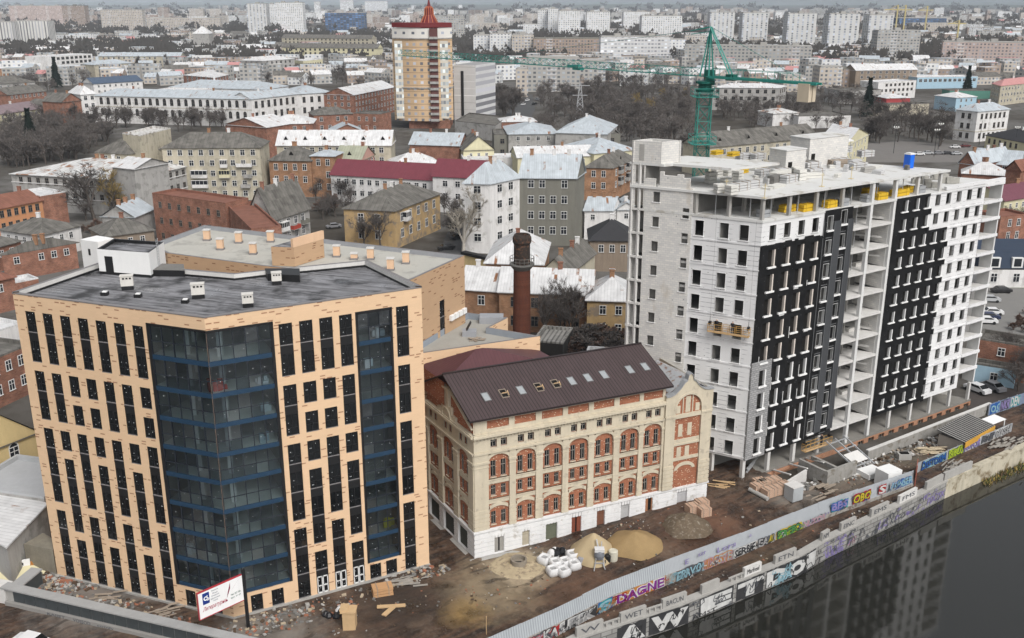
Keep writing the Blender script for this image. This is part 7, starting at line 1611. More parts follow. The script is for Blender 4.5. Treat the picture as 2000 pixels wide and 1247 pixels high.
bld('long_house','four storey brown house with mixed white roof panels',[(1672,138),(1792,136)],13,roof='gable',rise=4,wall='brown',rf='white',depth=16,win=(5,1.8,1.8),sh=3.3)
bld('office_house','white long office with three rows of square windows',[(1716,162),(1790,158)],11,roof='flat',wall='white',rf='white',depth=15,win=(4,1.8,1.6),sh=3.4,white=False)
bld('office_house','low pale annex left of the white long office',[(1640,178),(1722,176)],8,roof='flat',wall='grey',rf='slate',depth=18,win=None)
bld('long_house','long white and blue band building near the right',[(1792,152),(1910,150)],8,roof='flat',wall='blue',rf='white',depth=16,win=(4,2.4,2),sh=4)
bld('pink_roof_house','beige house with pale red roof at the right edge',[(1937,163),(1955,168),(2030,160)],12,roof='hip',rise=3,wall='beige',rf='pinkr',win=(4,1.5,1.5),sh=3.6)
bld('red_house','small crimson house with white roof among sheds',[(1732,192),(1778,191)],6,roof='hip',rise=2,wall=M('crimson render',(.35,.06,.06),.9,.1),rf='white',depth=14,win=None)
bld('town_house','small white house with white hipped roof right of the bare park trees',[(1868,191),(1908,189)],8,rise=2.4,wall='blue',rf='white',depth=16,win=(4,1.2,1.6))
bld('classical_house','white classical building with tall pilasters and yellow bay',[(1868,214),(1910,218),(1972,213)],base=(1,1910,278),roof='hip',rise=3,wall='white',rf='blue',win=(3.2,1.4,2.3),sh=4.4,white=False,band=(4.5,))
bld('yellow_house','pale yellow two storey corner house with dark roof',[(1926,264),(2040,286)],base=(0,1922,290),roof='hip',rise=3.5,wall='lyellow',rf='dark',depth=16,win=(3.4,1.2,2.0),sh=4,white=False)
bld('brick_hall','red brick hall with long pale blue roof at the right edge',[(1900,317),(2060,330)],9,roof='gable',rise=4,wall='brick',rf='blue',depth=16,win=(5,1.2,2),arched=True)
bld('brick_hall','red brick gabled hall with round window, pale blue roof',[(1874,318),(1903,322)],10,roof='gable',rise=4,wall='brick',rf='blue',depth=22,win=None,axis=1)
bld('brick_hall','low brick hall with white hipped roof near the white block end',[(1880,338),(1965,343)],8,rise=3.4,wall='brick',rf='white',depth=12,win=None)
bld('brick_hall','tall brick bay with large arched window at the right edge',[(1965,330),(1994,334)],12,roof='gable',rise=3,wall='brick',rf='brownr',depth=12,win=(6,2.6,3.6),sh=6,arched=True,axis=1)
bld('plum_roof_house','cream house with plum roof at the right edge',[(1962,392),(2060,376)],8,roof='gable',rise=3,wall='lyellow',rf='maroon',depth=11,win=(3,.8,1.3))
bld('brick_house','red brick house with white windows below the plum roof',[(1955,425),(2010,420)],8,roof='flat',wall='brick',rf='brownr',depth=8,win=(3,1,1.8))
t,W,h=bld('hotel','white building with navy mansard storey and white dormers',[(1915,527),(2060,528)],4.2,roof='flat',wall='white',rf='dark',depth=14,win=(5,1.3,1.9),sh=4,first=1.2)
f=Fr(W[0],W[1]); m=MB(); m.face([f(0,0,4.5),f(f.L,0,4.5),f(f.L,1,8.2),f(0,1,8.2)]); m.face([f(0,1,8.2),f(f.L,1,8.2),f(f.L,12,8.6),f(0,12,8.6)]); m.face([f(0,0,4.5),f(0,1,8.2),f(0,12,8.6),f(0,12,4.5)]); m.build('mansard',[WALL['navy']],t)
x=3.
while x<f.L-2:
    m=MB(); m.box(x-1.2,x+1.2,-.15,.9,4.7,7.0,0,f); m.box(x-.8,x+.8,-.2,-.1,5.0,6.8,1,f); m.build('dormer',[frame_white,glw],t); x+=5
bld('brick_house','small red brick house with white window near the parked cars',[(1908,663),(2010,680)],6.4,roof='flat',wall='brick',rf='slate',depth=6,win=(4,1.0,1.3),sh=3)
bld('blue_house','pale blue painted ground floor in front of the brick house',[(1903,712),(1985,725)],3.2,roof='flat',wall='blue',rf='slate',depth=3,win=(4,1.0,1.2),sh=3)
# --- orange tower
c=g(828,262,0); Rr=24.0; t=thing('orange_tower','tall rounded orange apartment tower with dark red crown and spire','tower',(*c,0))
k0=g(772,250,0); k1=g(886,250,0); Wd=hypot(k1[0]-k0[0],k1[1]-k0[1]); zt=hz(*c,58); owall=gridmat('orange tower wall',(.56,.4,.25),(.14,.14,.15),3.6,3.05,(.3,.7),(.28,.72),0,(.5,.5,.5),.2,1)
f=Fr(k0,k1); n_=14; pts=[f.xy(Wd*k/n_,-6*sin(pi*k/n_)) for k in range(n_+1)]; poly=pts+[f.xy(Wd*.92,22),f.xy(Wd*.08,22)]
m=MB(); m.prism(poly,4,zt-5,0,1); m.build('wall',[owall,concrete],t)
m=MB(); m.prism(poly,zt-5.0,zt,0,1); m.build('upper_storey',[gridmat('tower top storey',(.66,.64,.6),(.12,.13,.15),5,3,(.3,.6),(.3,.7)),concrete],t)
m=MB(); m.prism([f.xy(Wd*.25,-3),f.xy(Wd*.95,-3),f.xy(Wd*.95,20),f.xy(Wd*.25,20)],0,4); m.build('ground_storey',[WALL['brick']],t)
for zz in (20,zt-5):
    m=MB(); m.prism([f.xy(Wd*k/n_,-6*sin(pi*k/n_)-.5) for k in range(n_+1)]+[f.xy(Wd,1),f.xy(0,1)],zz,zz+.5); m.build('cornice',[WALL['grey']],t)
m=MB(); m.box(Wd*.64,Wd*.77,-6.6,-4.2,3,zt,0,f); m.build('loggia_column',[M('loggia dark red',(.12,.05,.045),.8,.2)],t)
for sx_ in (.12,.86):
    m=MB(); m.box(Wd*sx_-2.2,Wd*sx_+2.2,-6*sin(pi*sx_)-.9,-1,5,zt-6,0,f); m.build('loggia_column',[gridmat('glazed loggia',(.62,.58,.5),(.2,.22,.24),1.5,3.05,(.08,.92),(.35,.9))],t)
zz=4.
while zz<zt-4:
    m=MB(); m.box(Wd*.635,Wd*.775,-7.3,-5.8,zz,zz+1.15,0,f); m.build('balcony',[WALL['grey']],t); zz+=3.05
dr=M('dark red crown',(.15,.02,.022),.6,.1); om_=M('orange rib',(.5,.16,.07),.6,.1)
m=MB(); m.prism([f.xy(Wd*k/n_,-6*sin(pi*k/n_)-.4) for k in range(n_+1)]+[f.xy(Wd*.9,6),f.xy(Wd*.1,6)],zt+.4,zt+2.6); m.build('crown_band',[dr],t)
sc_=f(Wd*.62,2,0); zs=zt; print("SPIRE",zt+14.2); m=MB(); m.lathe([(4.3,0),(4.2,2.5),(3.2,4.4),(2.1,6.2),(1.9,9.2),(1.0,10.2),(.6,11.8),(.15,14.2)],(sc_[0],sc_[1],zs),12); m.build('spire',[dr],t)
m=MB()
pr=[(4.5,0),(4.4,2.5),(3.4,4.4),(2.3,6.2),(2.1,9.2),(1.2,10.2)]
for k in range(12):
    a=2*pi*k/12
    for q in range(len(pr)-1): m.tube((sc_[0]+pr[q][0]*cos(a),sc_[1]+pr[q][0]*sin(a),zs+pr[q][1]),(sc_[0]+pr[q+1][0]*cos(a),sc_[1]+pr[q+1][0]*sin(a),zs+pr[q+1][1]),.17,n=4,caps=False)
m.build('spire_rib',[om_],t)
# banded office slab
p0,p1,p2=g(888,241),g(930,243),g(968,232); hS=hz(*p1,128); t=thing('office_slab','grey panel office slab with ribbon windows beside the orange tower','office',(*p1,0)); m=MB(); P=[p0,p1,p2,(p0[0]+p2[0]-p1[0],p0[1]+p2[1]-p1[1])]
for i in range(4):
    a,b=P[i],P[(i+1)%4]; L=hypot(b[0]-a[0],b[1]-a[1]); m.face([(*a,0),(*b,0),(*b,hS),(*a,hS)],1 if i==1 else 0,[(0,0),(L,0),(L,hS),(0,hS)])
m.face([(*p,hS) for p in P],0); m.build('wall',[gridmat('panel end wall',(.55,.55,.55),(.3,.3,.3),400,3.6,(.0,1),(.0,.06)),gridmat('ribbon wall',(.6,.6,.6),(.14,.14,.15),400,3.6,(.0,1),(.4,.95))],t)
f=Fr(p0,p1); m=MB(); m.box(f.L*.33,f.L*.45,-.3,.1,4,hS-3,0,f); m.build('stair_window',[black_metal],t)
f=Fr(p1,p2); bld('office_podium','flat concrete podium in front of the grey office slab',[(888,237),(968,246),(992,229)],7,roof='flat',wall='grey',rf='slate',win=None)
# --- far blocks: pattern facades
GM=[gridmat('far panel beige',(.5,.45,.39),(.1,.11,.13),3.2,2.9,(.25,.75),(.3,.8),.2,(.6,.6,.6)),gridmat('far panel grey',(.4,.385,.36),(.1,.11,.12),3.4,2.9,(.2,.75),(.3,.8),.3,(.55,.55,.56)),gridmat('far panel white',(.68,.68,.67),(.14,.15,.17),3.6,2.9,(.3,.75),(.25,.75),.15,(.75,.75,.75)),gridmat('far brown block',(.34,.27,.22),(.09,.09,.1),3.2,2.9,(.25,.75),(.3,.8),.25,(.6,.6,.6)),gridmat('far striped tower',(.58,.58,.57),(.13,.14,.16),6.5,2.9,(.0,.34),(.2,.9),0),gridmat('far white gridded',(.6,.6,.6),(.2,.21,.23),3.2,3.3,(.15,.85),(.35,.8),0),gridmat('far blue glass',(.11,.12,.14),(.03,.06,.12),6,3.4,(.1,.9),(.2,.9),0),gridmat('far ribbed slab',(.62,.61,.58),(.15,.15,.16),4.2,60,(.3,.7),(.05,.92),0),gridmat('far rose block',(.5,.4,.36),(.12,.12,.13),3.2,2.9,(.25,.75),(.3,.8),.2,(.68,.66,.64))]
def far(label,xl,xr,yt,yb,mi,depth=18,skew=0,xs=None,name='apartment_block',roofb=0,group=None):
    a=g(xl,yb-skew);b=g(xr,yb); f=Fr(a,b); h=hz(*b,yt) if yt else 0
    t=thing(name,label,'apartment block',(*b,0),group); m=MB(); P=[a,b,f.xy(f.L,depth),f.xy(0,depth)]; m.prism(P,0,h,0,0); m.build('wall',[GM[mi]],t)
    m=MB(); I=inset(P,.8); m.prism(I,h,h+.9); 
    if roofb:
        for k in range(roofb): s=f.L*(k+.5)/roofb; m.box(s-3,s+3,depth*.3,depth*.7,h,h+3.2,0,f)
    m.build('roof_structure',[concrete if mi!=3 else WALL['dgrey']],t)
for a in (('pale ribbed slab at the left edge, cut by the frame',-20,29,44,96,7,20),('pale ribbed slab, second from the left edge',31,100,42,92,7,20),('rose and white apartment group behind the ribbed slabs',22,125,12,52,8,26,0,None,'apartment_block',4),('brown apartment tower right of the rose group',126,170,12,57,3,22,0,None,'apartment_block',1),('tan ten storey block with white balcony stacks',201,282,20,67,0,18),('long low tan block right of the tan ten storey one',284,432,36,64,0,16),('narrow brown tower over the long tan block, left',310,330,15,42,3,16),('narrow tan tower over the long tan block, middle',371,398,18,42,0,16),('narrow tan tower over the long tan block, right',411,433,18,42,0,16),
 ('blue and white tower, left of the white trio',485,523,8,67,4,26,0,None,'apartment_tower',1),('white tower, middle of the trio left of the blue arch',524,541,9,64,2,20,0,None,'apartment_tower',1),('white ribbed tower, right of the trio',541,594,6,67,2,26,0,None,'apartment_tower',2),('dark blue glass office with arch shaped front',636,714,26,64,6,24,0,None,'office_block'),('beige block right of the blue glass office',715,742,28,48,0,20),('grey slab tower half hidden by the orange tower',848,908,33,92,1,20,0,None,'apartment_tower',1),
 ('long pale far hall right of the grey slab tower',910,977,46,58,0,30,0,None,'far_hall'),('white and green apartment house by the grey slab',925,957,70,118,2,20,0,None,'apartment_block',1),('white apartment house with brown balconies, second of the row',957,1000,67,120,2,20,0,None,'apartment_block',1),('cream apartment house, third of the row',1000,1042,69,122,0,20,0,None,'apartment_block',1),('long brown brick apartment block',1042,1172,76,124,3,18),('grey balconied block above the park street',1030,1132,114,180,1,16),('shorter grey balconied block toward the park',1132,1182,120,166,1,16),
 ('white tower, leftmost of the central white group',1050,1070,20,77,2,20,0,None,'apartment_tower',1),('white tower, second of the central white group',1070,1090,18,78,2,20,0,None,'apartment_tower',1),('white tower with dark red flecks, third of the group',1090,1133,22,80,2,24,0,None,'apartment_tower',2),('white low tower left of the central group',1022,1050,48,77,2,20,0,None,'apartment_tower',1),('white tower standing alone right of the central group',1145,1190,24,79,2,22,0,None,'apartment_tower',2),('white tower at the back above the pale gridded block',1217,1268,24,62,2,24,0,None,'apartment_tower',2),('pale gridded hospital like block',1172,1306,73,132,5,20,0,None,'apartment_block',2),('white stepped apartment group left of the crane top',1252,1330,32,82,2,30,0,None,'apartment_block',3),('white windowed block left of the crane apex',1304,1336,78,122,2,16),('yellow topped block behind the crane apex',1336,1378,70,100,0,18),
 ('pale tower directly right of the crane apex, one of five',1384,1432,25,82,4,22,0,None,'apartment_tower',1),('second striped tower right of the crane apex',1447,1497,26,90,4,22,0,None,'apartment_tower',1),('third striped tower right of the crane apex',1534,1590,27,95,4,22,0,None,'apartment_tower',1),('fourth striped tower right of the crane apex',1613,1673,28,104,4,22,0,None,'apartment_tower',1),('fifth striped tower, partly behind a brown block',1691,1738,30,104,4,22,0,None,'apartment_tower',1),('long grey brown nine storey block behind the crane',1335,1582,92,142,1,16,4,None,'apartment_block',4),('brown gridded nine storey block right of the towers',1709,1792,61,122,1,18,0,None,'apartment_block',1),('long rose apartment block at the far right',1836,2040,85,136,8,18,4,None,'apartment_block',3),('small white block left of the long rose block',1804,1842,77,99,2,20),('hazy blue far factory right of the towers',1754,1846,36,60,6,60,0,None,'far_hall'),('hazy pale far block in front of the blue factory',1780,1870,46,66,0,30,0,None,'far_hall'),
 ('two storey pale school right of the crane mast',1529,1572,150,180,0,18),('tan house with cornice left of the mixed roofs',1598,1642,132,176,0,18),('brown house between tan house and mixed roofs',1630,1672,136,172,3,18),('cream house beside the street under grey balconies',1008,1031,136,190,0,14),('hazy tower on the skyline above the blue arch, left',665,690,1,28,5,24),('hazy tower on the skyline, cluster right of it',713,757,3,22,5,30),('hazy tower on the skyline above the trio',615,626,4,40,5,20),('low white house with red roofed neighbour at top left',96,138,80,100,2,16),('house with pyramid cap tower near the top left',370,415,64,93,0,18)):
    far(*a)
bld('hall','long hall with brown roof among trees at the top left',[(222,84),(345,84)],8,roof='gable',rise=3,wall='beige',rf='brownr',depth=16,win=(6,1.6,2))
bld('hall','pale flat hall with blue stripe behind the brown gridded block',[(1580,106),(1712,106)],10,roof='flat',wall='grey',rf='blue',depth=30,win=None)
bld('town_house','pyramid capped white turret house at the top left',[(376,66),(408,66)],24,roof='hip',rise=8,wall='grey',rf='white',depth=18,win=None)
bld('town_house','white theatre like hall with red and white roofs',[(452,97),(535,96)],9,roof='hip',rise=5,wall='white',rf='white',depth=26,win=None)
bld('brick_house','long flat brick hall left of the grey corner house',[(425,110),(478,112)],7,roof='flat',wall='brick',rf='brownr',depth=20,win=None)
bld('brick_house','small brick houses with slate roof behind the curved gable',[(612,225),(690,222)],9,roof='hip',rise=3,wall='brick',rf='slate',depth=14,win=(4,1.4,2),sh=4)
bld('brick_house','dark brick house with flat roof left of the orange tower foot',[(690,222),(742,224)],11,roof='flat',wall='brick',rf='slate',depth=12,win=(4,1.1,1.8),sh=4)
bld('hall','pale blue gabled hall below the small brick houses',[(648,258),(708,256)],8,roof='gable',rise=3,wall='brick',rf='blue',depth=12,win=None,axis=1)
bld('hall','low brick house with white roof right of the office podium',[(980,238),(1048,237)],7,roof='hip',rise=2,wall='brick',rf='white',depth=14,win=None)
bld('hall','long grey roofed depot by the park street on the right',[(1560,228),(1662,226)],6,roof='flat',wall='white',rf='slate',depth=20,win=None)
bld('hall','white hall with torn blue roof behind the barracks',[(1510,222),(1560,220)],7,roof='hip',rise=2,wall='white',rf='rust',depth=14,win=None)
bld('hall','long pale wall building above the bare park on the right',[(1700,206),(1815,203)],6,roof='flat',wall='beige',rf='slate',depth=8,win=None)
bld('hall','low depot with green sheds in front of the white band building',[(1855,178),(1940,178)],5,roof='flat',wall=M('green shed',(.1,.25,.2)),rf='slate',depth=12,win=None)
# streets and open ground
def patch(name,pts,mat,z=.03):
    m=MB(); m.face([(*g(*p),z) for p in pts]); o=m.build(name,[mat]); setp(o,kind='structure')
patch('street',[(855,500),(920,500),(912,470),(900,440),(880,440)],road); patch('street',[(960,300),(1000,300),(1045,215),(1040,185),(1000,185),(985,240)],road,.05); patch('parking_lot',[(1880,660),(2060,660),(2060,560),(1900,560)],M('pale asphalt',(.2,.195,.185),.9,.15,.3,5,0)); patch('boulevard',[(1690,318),(2040,318),(2040,296),(1760,276),(1690,282)],M('boulevard paving',(.17,.16,.15),.9,.2,.3,5,0)); patch('lawn',[(1900,560),(2060,566),(2060,552),(1900,546)],M('grass strip',(.07,.1,.03),.95,.3,.5,5,0),.05); patch('yard',[(1890,800),(2020,770),(2020,735),(1890,735)],M('dirt yard',(.07,.06,.055),.95,.3,.4,5,0),.05)
# --- cars
def carm():
    b=MB(); gl=MB()
    prof=[(-2.1,.35),(-2.15,.75),(-1.5,.92),(-.9,1.42),(.75,1.45),(1.55,.98),(2.1,.9),(2.15,.35)]
    for i in range(len(prof)-1):
        (x0,z0),(x1,z1)=prof[i],prof[i+1]; w0=.85 if z0<1 else .68;w1=.85 if z1<1 else .68
        mi=0; b.face([(x0,-w0,z0),(x0,w0,z0),(x1,w1,z1),(x1,-w1,z1)][::-1],mi)
    for s in (-1,1): b.face([(x,s*(.85 if z<1 else .68),z) for x,z in (prof if s<0 else prof[::-1])][::-1] if 0 else [(x,s*(.85 if z<1 else .68),z) for x,z in prof])
    gl.face([(-1.45,-.78,.97),(-.95,-.67,1.4),(-.95,.67,1.4),(-1.45,.78,.97)]); gl.face([(.82,-.67,1.42),(1.5,-.78,1.02),(1.5,.78,1.02),(.82,.67,1.42)])
    for s in (-1,1): gl.face([(-1.25,s*.83,1.0),(1.3,s*.83,1.0),(.7,s*.72,1.36),(-.85,s*.72,1.36)])
    gl.v=[(x*1.012,y*1.02,z+.02) for x,y,z in gl.v]
    return b,gl
cb,cg=carm(); wh=MB(); wh.tube((0,-.1,0),(0,.1,0),.32,n=12)
CARC=[('white',(.7,.7,.7)),('black',(.02,.02,.022)),('silver',(.42,.43,.44)),('dark blue',(.03,.04,.09)),('grey',(.2,.2,.21)),('dark red',(.12,.02,.02))]
cme={c:cb.mesh('body',[M('car '+c,v,.35,.03,spec=.5)]) for c,v in CARC}; cgm=cg.mesh('car_window',[glass_dark]); cwm=wh.mesh('wheel',[black_metal])
def car(ci,lab,px,py,rz,grp='cars parked in the town'):
    p=g(px,py); t=thing('parked_car',lab,'car',(*p,.05),grp,rz)
    for nm,me,l in (('body',cme[CARC[ci][0]],(0,0,0)),('car_window',cgm,(0,0,0)),('wheel',cwm,(-1.35,-.78,.32)),('wheel',cwm,(1.35,-.78,.32)),('wheel',cwm,(-1.35,.78,.32)),('wheel',cwm,(1.35,.78,.32))):
        o=bpy.data.objects.new(nm,me); COL.objects.link(o); o.parent=t; o.location=l
for a in ((1,'black car in the street beside the ochre house',895,468,.5),(1,'black car by the bare white tree behind the tan wing',872,488,.4),(0,'white car in the lot, nearest the white block',1925,632,-.15),(3,'dark blue car in the lot, second row behind the white one',1930,624,-.15),(0,'white van like car in the lot, third behind',1937,615,-.15),(2,'silver car at the far side of the lot',1932,590,-.1),(1,'black car on the street by the grass strip',1955,572,0),(0,'white car parked by the blue house under the tree',1908,766,-1.1),(4,'dark grey car beside the white one by the blue house',1938,762,-1.2),(0,'white car at the bottom left corner of the street',62,1266,-.35),(2,'silver car on the boulevard, second from the left',1812,302,0),(0,'white car on the boulevard, left end',1795,304,0),(4,'grey car on the boulevard, third',1832,302,0),(1,'black car on the boulevard, fourth',1850,302,0),(2,'silver car on the boulevard, fifth',1868,303,0),(0,'white car in front of the yellow corner house',1948,300,-.1),(2,'silver car in front of the yellow corner house',1965,303,-.1),(0,'white car under the classical building',1865,290,0),(5,'dark red car beside the boulevard trees',1885,288,0),(0,'white van in the street past the park',1022,206,1.2),(0,'white car in the street by the grey office podium',1030,198,1.2),(1,'black car in the street bend above the park',1044,205,1),(2,'silver car in the street bend, farther',1050,196,1),(4,'grey car behind the steep roofed house',652,446,.4)): car(*a)
# --- street lamps and lattice pylon
def lamp(lab,px,py,h):
    p=g(px,py); t=thing('street_lamp',lab,'street lamp',(*p,0),'street lamps on the boulevard'); m=MB(); m.tube((*p,0),(*p,h),.12,.08); m.build('post',[black_metal],t)
    for s in (-.9,0,.9):
        m=MB(); m.tube((p[0],p[1],h-.6),(p[0]+s,p[1],h-.3),.06); m.lathe([(.1,0),(.32,.2),(.32,.5),(.1,.7)],(p[0]+s,p[1],h-.35),8); m.build('lantern',[M('lantern white',(.75,.75,.72),.4,.02)],t)
for k,(x,y) in enumerate(((1745,300),(1824,306),(1832,292),(1912,284),(1980,300))): lamp('black multi lantern street lamp on the boulevard, '+['at the left end','nearest the blue booth','tall one behind it','by the classical building','by the yellow house'][k],x,y,11)
p=g(1132,238); t=thing('lattice_pylon','grey lattice pylon standing before the park slope','pylon',(*p,0)); m=MB(); hp=hz(*p,160)
for k in range(8):
    z0,z1=hp*k/8,hp*(k+1)/8; w0,w1=2.4*(1-k/9),2.4*(1-(k+1)/9)
    for a,b in ((-1,-1),(1,-1),(1,1),(-1,1)): m.tube((p[0]+a*w0,p[1]+b*w0,z0),(p[0]+a*w1,p[1]+b*w1,z1),.14,n=4)
    for s in (-1,1): m.tube((p[0]-w0,p[1]+s*w0,z0),(p[0]+w1,p[1]+s*w1,z1),.1,n=3); m.tube((p[0]+w0,p[1]+s*w0,z0),(p[0]-w1,p[1]+s*w1,z1),.1,n=3)
m.build('mast',[steel],t); m=MB(); m.bar((p[0]-5,p[1],hp-2),(p[0]+5,p[1],hp-2),.3,.3); m.bar((p[0]-4,p[1],hp-7),(p[0]+4,p[1],hp-7),.3,.3); m.build('crossarm',[steel],t)
# far tower cranes in the haze
for k,(x,yt,yb,w) in enumerate(((1747,10,75,14),(1762,10,78,12),(1805,12,70,10),(1868,40,85,12))):
    p=g(x,yb); h=hz(*p,yt); m=MB(); m.bar((*p,0),(*p,h),2.0,2.0); s=hypot(*p)/1941*w; m.bar((p[0]-s*1.6,p[1],h*.86),(p[0]+s,p[1],h*.86),1.6,1.6); m.tube((*p,h),(p[0]-s,p[1],h*.87),.4,n=3); o=m.build('far_crane',[M('far crane yellow',(.5,.42,.2),.7,.1)]); setp(o,'hazy yellow tower crane on the skyline, '+['left of the pair','right of the pair','alone before the blue factory','lowest, farthest right'][k],'crane')
# far, uncountable town and ridge
rnd=random.Random(77); q=MB(); mats=[GM[2],GM[0],GM[3],ROOF['white'],ROOF['slate'],GM[1],ROOF['pinkr'],ROOF['blue']]
for k in range(2600):
    y=62/tan(radians(rnd.uniform(.45,4.6))) if k%2 else rnd.uniform(800,5200); x=rnd.uniform(-.56,.56)*y
    if y<700: continue
    w=rnd.uniform(5,11 if y<1500 else 22);d=rnd.uniform(6,14);h=rnd.choice([4,5,6,7,9,12,14]) if y<2500 else rnd.choice([5,8,12,20,26]); a=rnd.uniform(-.6,.6); T=lambda i,j,z:(x+i*cos(a)-j*sin(a),y+i*sin(a)+j*cos(a),z)
    wm=rnd.choice([0,1,2,5,5]); rm=rnd.choice([3,3,3,4,4,4,7,7,6] if k%3 else [3,4,7]); q.box(-w,w,-d/2,d/2,0,h,wm,T,skip=('b','t'))
    if h<10: q.face([T(-w,-d/2-.3,h),T(w,-d/2-.3,h),T(w,0,h+3),T(-w,0,h+3)],rm); q.face([T(w,d/2+.3,h),T(-w,d/2+.3,h),T(-w,0,h+3),T(w,0,h+3)],rm); q.face([T(-w,-d/2,h),T(-w,0,h+3),T(-w,d/2,h)],wm); q.face([T(w,-d/2,h),T(w,0,h+3),T(w,d/2,h)],wm)
    else: q.face([T(-w,-d/2,h),T(w,-d/2,h),T(w,d/2,h),T(-w,d/2,h)],rm)
o=q.build('distant_town',mats); setp(o,'mass of small distant houses fading into haze',kind='stuff')
q=MB(); nn=70
for lay,(yy,hh,seed) in enumerate(((9000,30,3),(13500,45,9))):
    L=yy*.75; P=[(-L+2*L*k/nn,yy+400*sin(k*.3)) for k in range(nn+1)]; Z=[max(4,hh*(.55+.6*mn.noise((k*.11,seed,0))+ (.35*k/nn if lay else 0))) for k in range(nn+1)]
    for k in range(nn): q.face([(*P[k],0),(*P[k+1],0),(P[k+1][0],P[k+1][1]+900,Z[k+1]),(P[k][0],P[k][1]+900,Z[k])]); q.face([(P[k][0],P[k][1]+900,Z[k]),(P[k+1][0],P[k+1][1]+900,Z[k+1]),(P[k+1][0],P[k+1][1]+3000,0),(P[k][0],P[k][1]+3000,0)])
o=q.build('hills',[M('wooded hill',(.07,.08,.06),.95,.4,.004,.03,0)]); setp(o,kind='structure')
# ================================================================== bare late autumn trees
bark=M('grey bark',(.09,.075,.065),.95,.2,1,5,0); twigm=M('bare twigs',(.13,.115,.106),.95,.35,.25,2,0); twig2=M('reddish twigs',(.18,.12,.095),.95,.3,.25,2,0); twig3=M('dry leaf twigs',(.28,.21,.09),.95,.3,.25,2,0); fir=M('fir needles',(.014,.024,.017),.95,.4,.8,4,0); pale_bark=M('birch bark',(.45,.42,.37),.9,.25,1,4,0)
def tree_proto(seed,H_=11,spread=.5,dens=1.0,tw=.055,narrow=0,bushy=0):
    rnd=random.Random(seed); tr=MB(); cr=MB()
    def twig(p,d,L):
        q=p+d*L; s=d.orthogonal(); s=(s*cos(rnd.uniform(0,6.3))+d.cross(s)*sin(rnd.uniform(0,6.3))).normalized()*tw
        cr.face([p-s,p+s,q])
        s2=d.cross(s).normalized()*tw; cr.face([p-s2,p+s2,q])
    def br(p,d,L,r,lev):
        q=p+d*L; (tr if lev<3 else cr).tube(p,q,r,r*.62,n=5 if lev<2 else 3,caps=False)
        if lev>=4:
            for k in range(int(6*dens)):
                b=p.lerp(q,rnd.uniform(.1,1)); dd=(d+Vector((rnd.uniform(-1,1),rnd.uniform(-1,1),rnd.uniform(-.35,.9)))*.85).normalized(); twig(b,dd,L*rnd.uniform(.5,1.1))
            return
        n=(5,4,4,3)[min(lev,3)] if lev else 7
        for k in range(n):
            f=rnd.uniform(.38,1.0) if lev else rnd.uniform(.22,1.0)
            b=p.lerp(q,f); a=rnd.uniform(0,2*pi); o=d.orthogonal().normalized(); o=o*cos(a)+d.cross(o)*sin(a); sp=spread*rnd.uniform(.7,1.3)*(1.15 if lev else 1)
            dd=(d*cos(sp)+o*sin(sp)+Vector((0,0,.16 if not narrow else .5))).normalized(); br(b,dd,L*rnd.uniform(.5,.78)*(1 if lev else .8),r*.5,lev+1)
    br(Vector((0,0,-.3)),Vector((rnd.uniform(-.08,.08),rnd.uniform(-.08,.08),1)).normalized(),H_*(.5 if not bushy else .22),H_*.022,0)
    return tr,cr
def conifer(seed,H_=15):
    rnd=random.Random(seed); tr=MB(); cr=MB(); tr.tube((0,0,0),(0,0,H_*.95),.25,.03,n=6,caps=False)
    for k in range(900):
        f=rnd.random()**.8; z=H_*(.08+.9*f); R=(1-f)*H_*.2*rnd.uniform(.5,1.1); a=rnd.uniform(0,2*pi); p=Vector((R*cos(a),R*sin(a),z-R*.3)); w=rnd.uniform(.25,.5); t_=Vector((-sin(a),cos(a),0))*w; d=Vector((cos(a),sin(a),-.5))*rnd.uniform(.5,1.0); cr.face([p-t_-d*.8,p+t_-d*.8,p+d]); cr.face([p+Vector((0,0,.3))-d,p-Vector((0,0,.35))-d,p+d])
    return tr,cr
PRO={}
for k,(s,sp,tw) in enumerate(((1,.52,.026),(2,.62,.028),(3,.45,.026),(4,.7,.03),(5,.56,.028))):
    tr,cr=tree_proto(s,11,sp,1.0,tw); PRO['b%d'%k]=(tr.mesh('trunk',[bark]),cr.mesh('crown',[twigm]))
for k in range(3):
    tr,cr=tree_proto(20+k,11,.62,1.3,.05); PRO['f%d'%k]=(tr.mesh('trunk',[bark]),cr.mesh('crown',[twigm]))
tr,cr=tree_proto(31,6,.7,1.5,.036,0,1); PRO['s0']=(tr.mesh('trunk',[bark]),cr.mesh('crown',[twig2])); tr,cr=tree_proto(33,6,.8,1.5,.034,0,1); PRO['s1']=(tr.mesh('trunk',[bark]),cr.mesh('crown',[twigm]))
tr,cr=tree_proto(41,12,.25,1.0,.06,1); PRO['p0']=(tr.mesh('trunk',[bark]),cr.mesh('crown',[twigm])); tr,cr=tree_proto(45,11,.55,1.0,.055); PRO['y0']=(tr.mesh('trunk',[bark]),cr.mesh('crown',[twig3])); tr,cr=tree_proto(46,12,.45,.7,.04); PRO['w0']=(tr.mesh('trunk',[pale_bark]),cr.mesh('crown',[M('pale twigs',(.36,.33,.28),.9,.2)]))
tr,cr=conifer(5); PRO['c0']=(tr.mesh('trunk',[bark]),cr.mesh('crown',[fir]))
rt=random.Random(99)
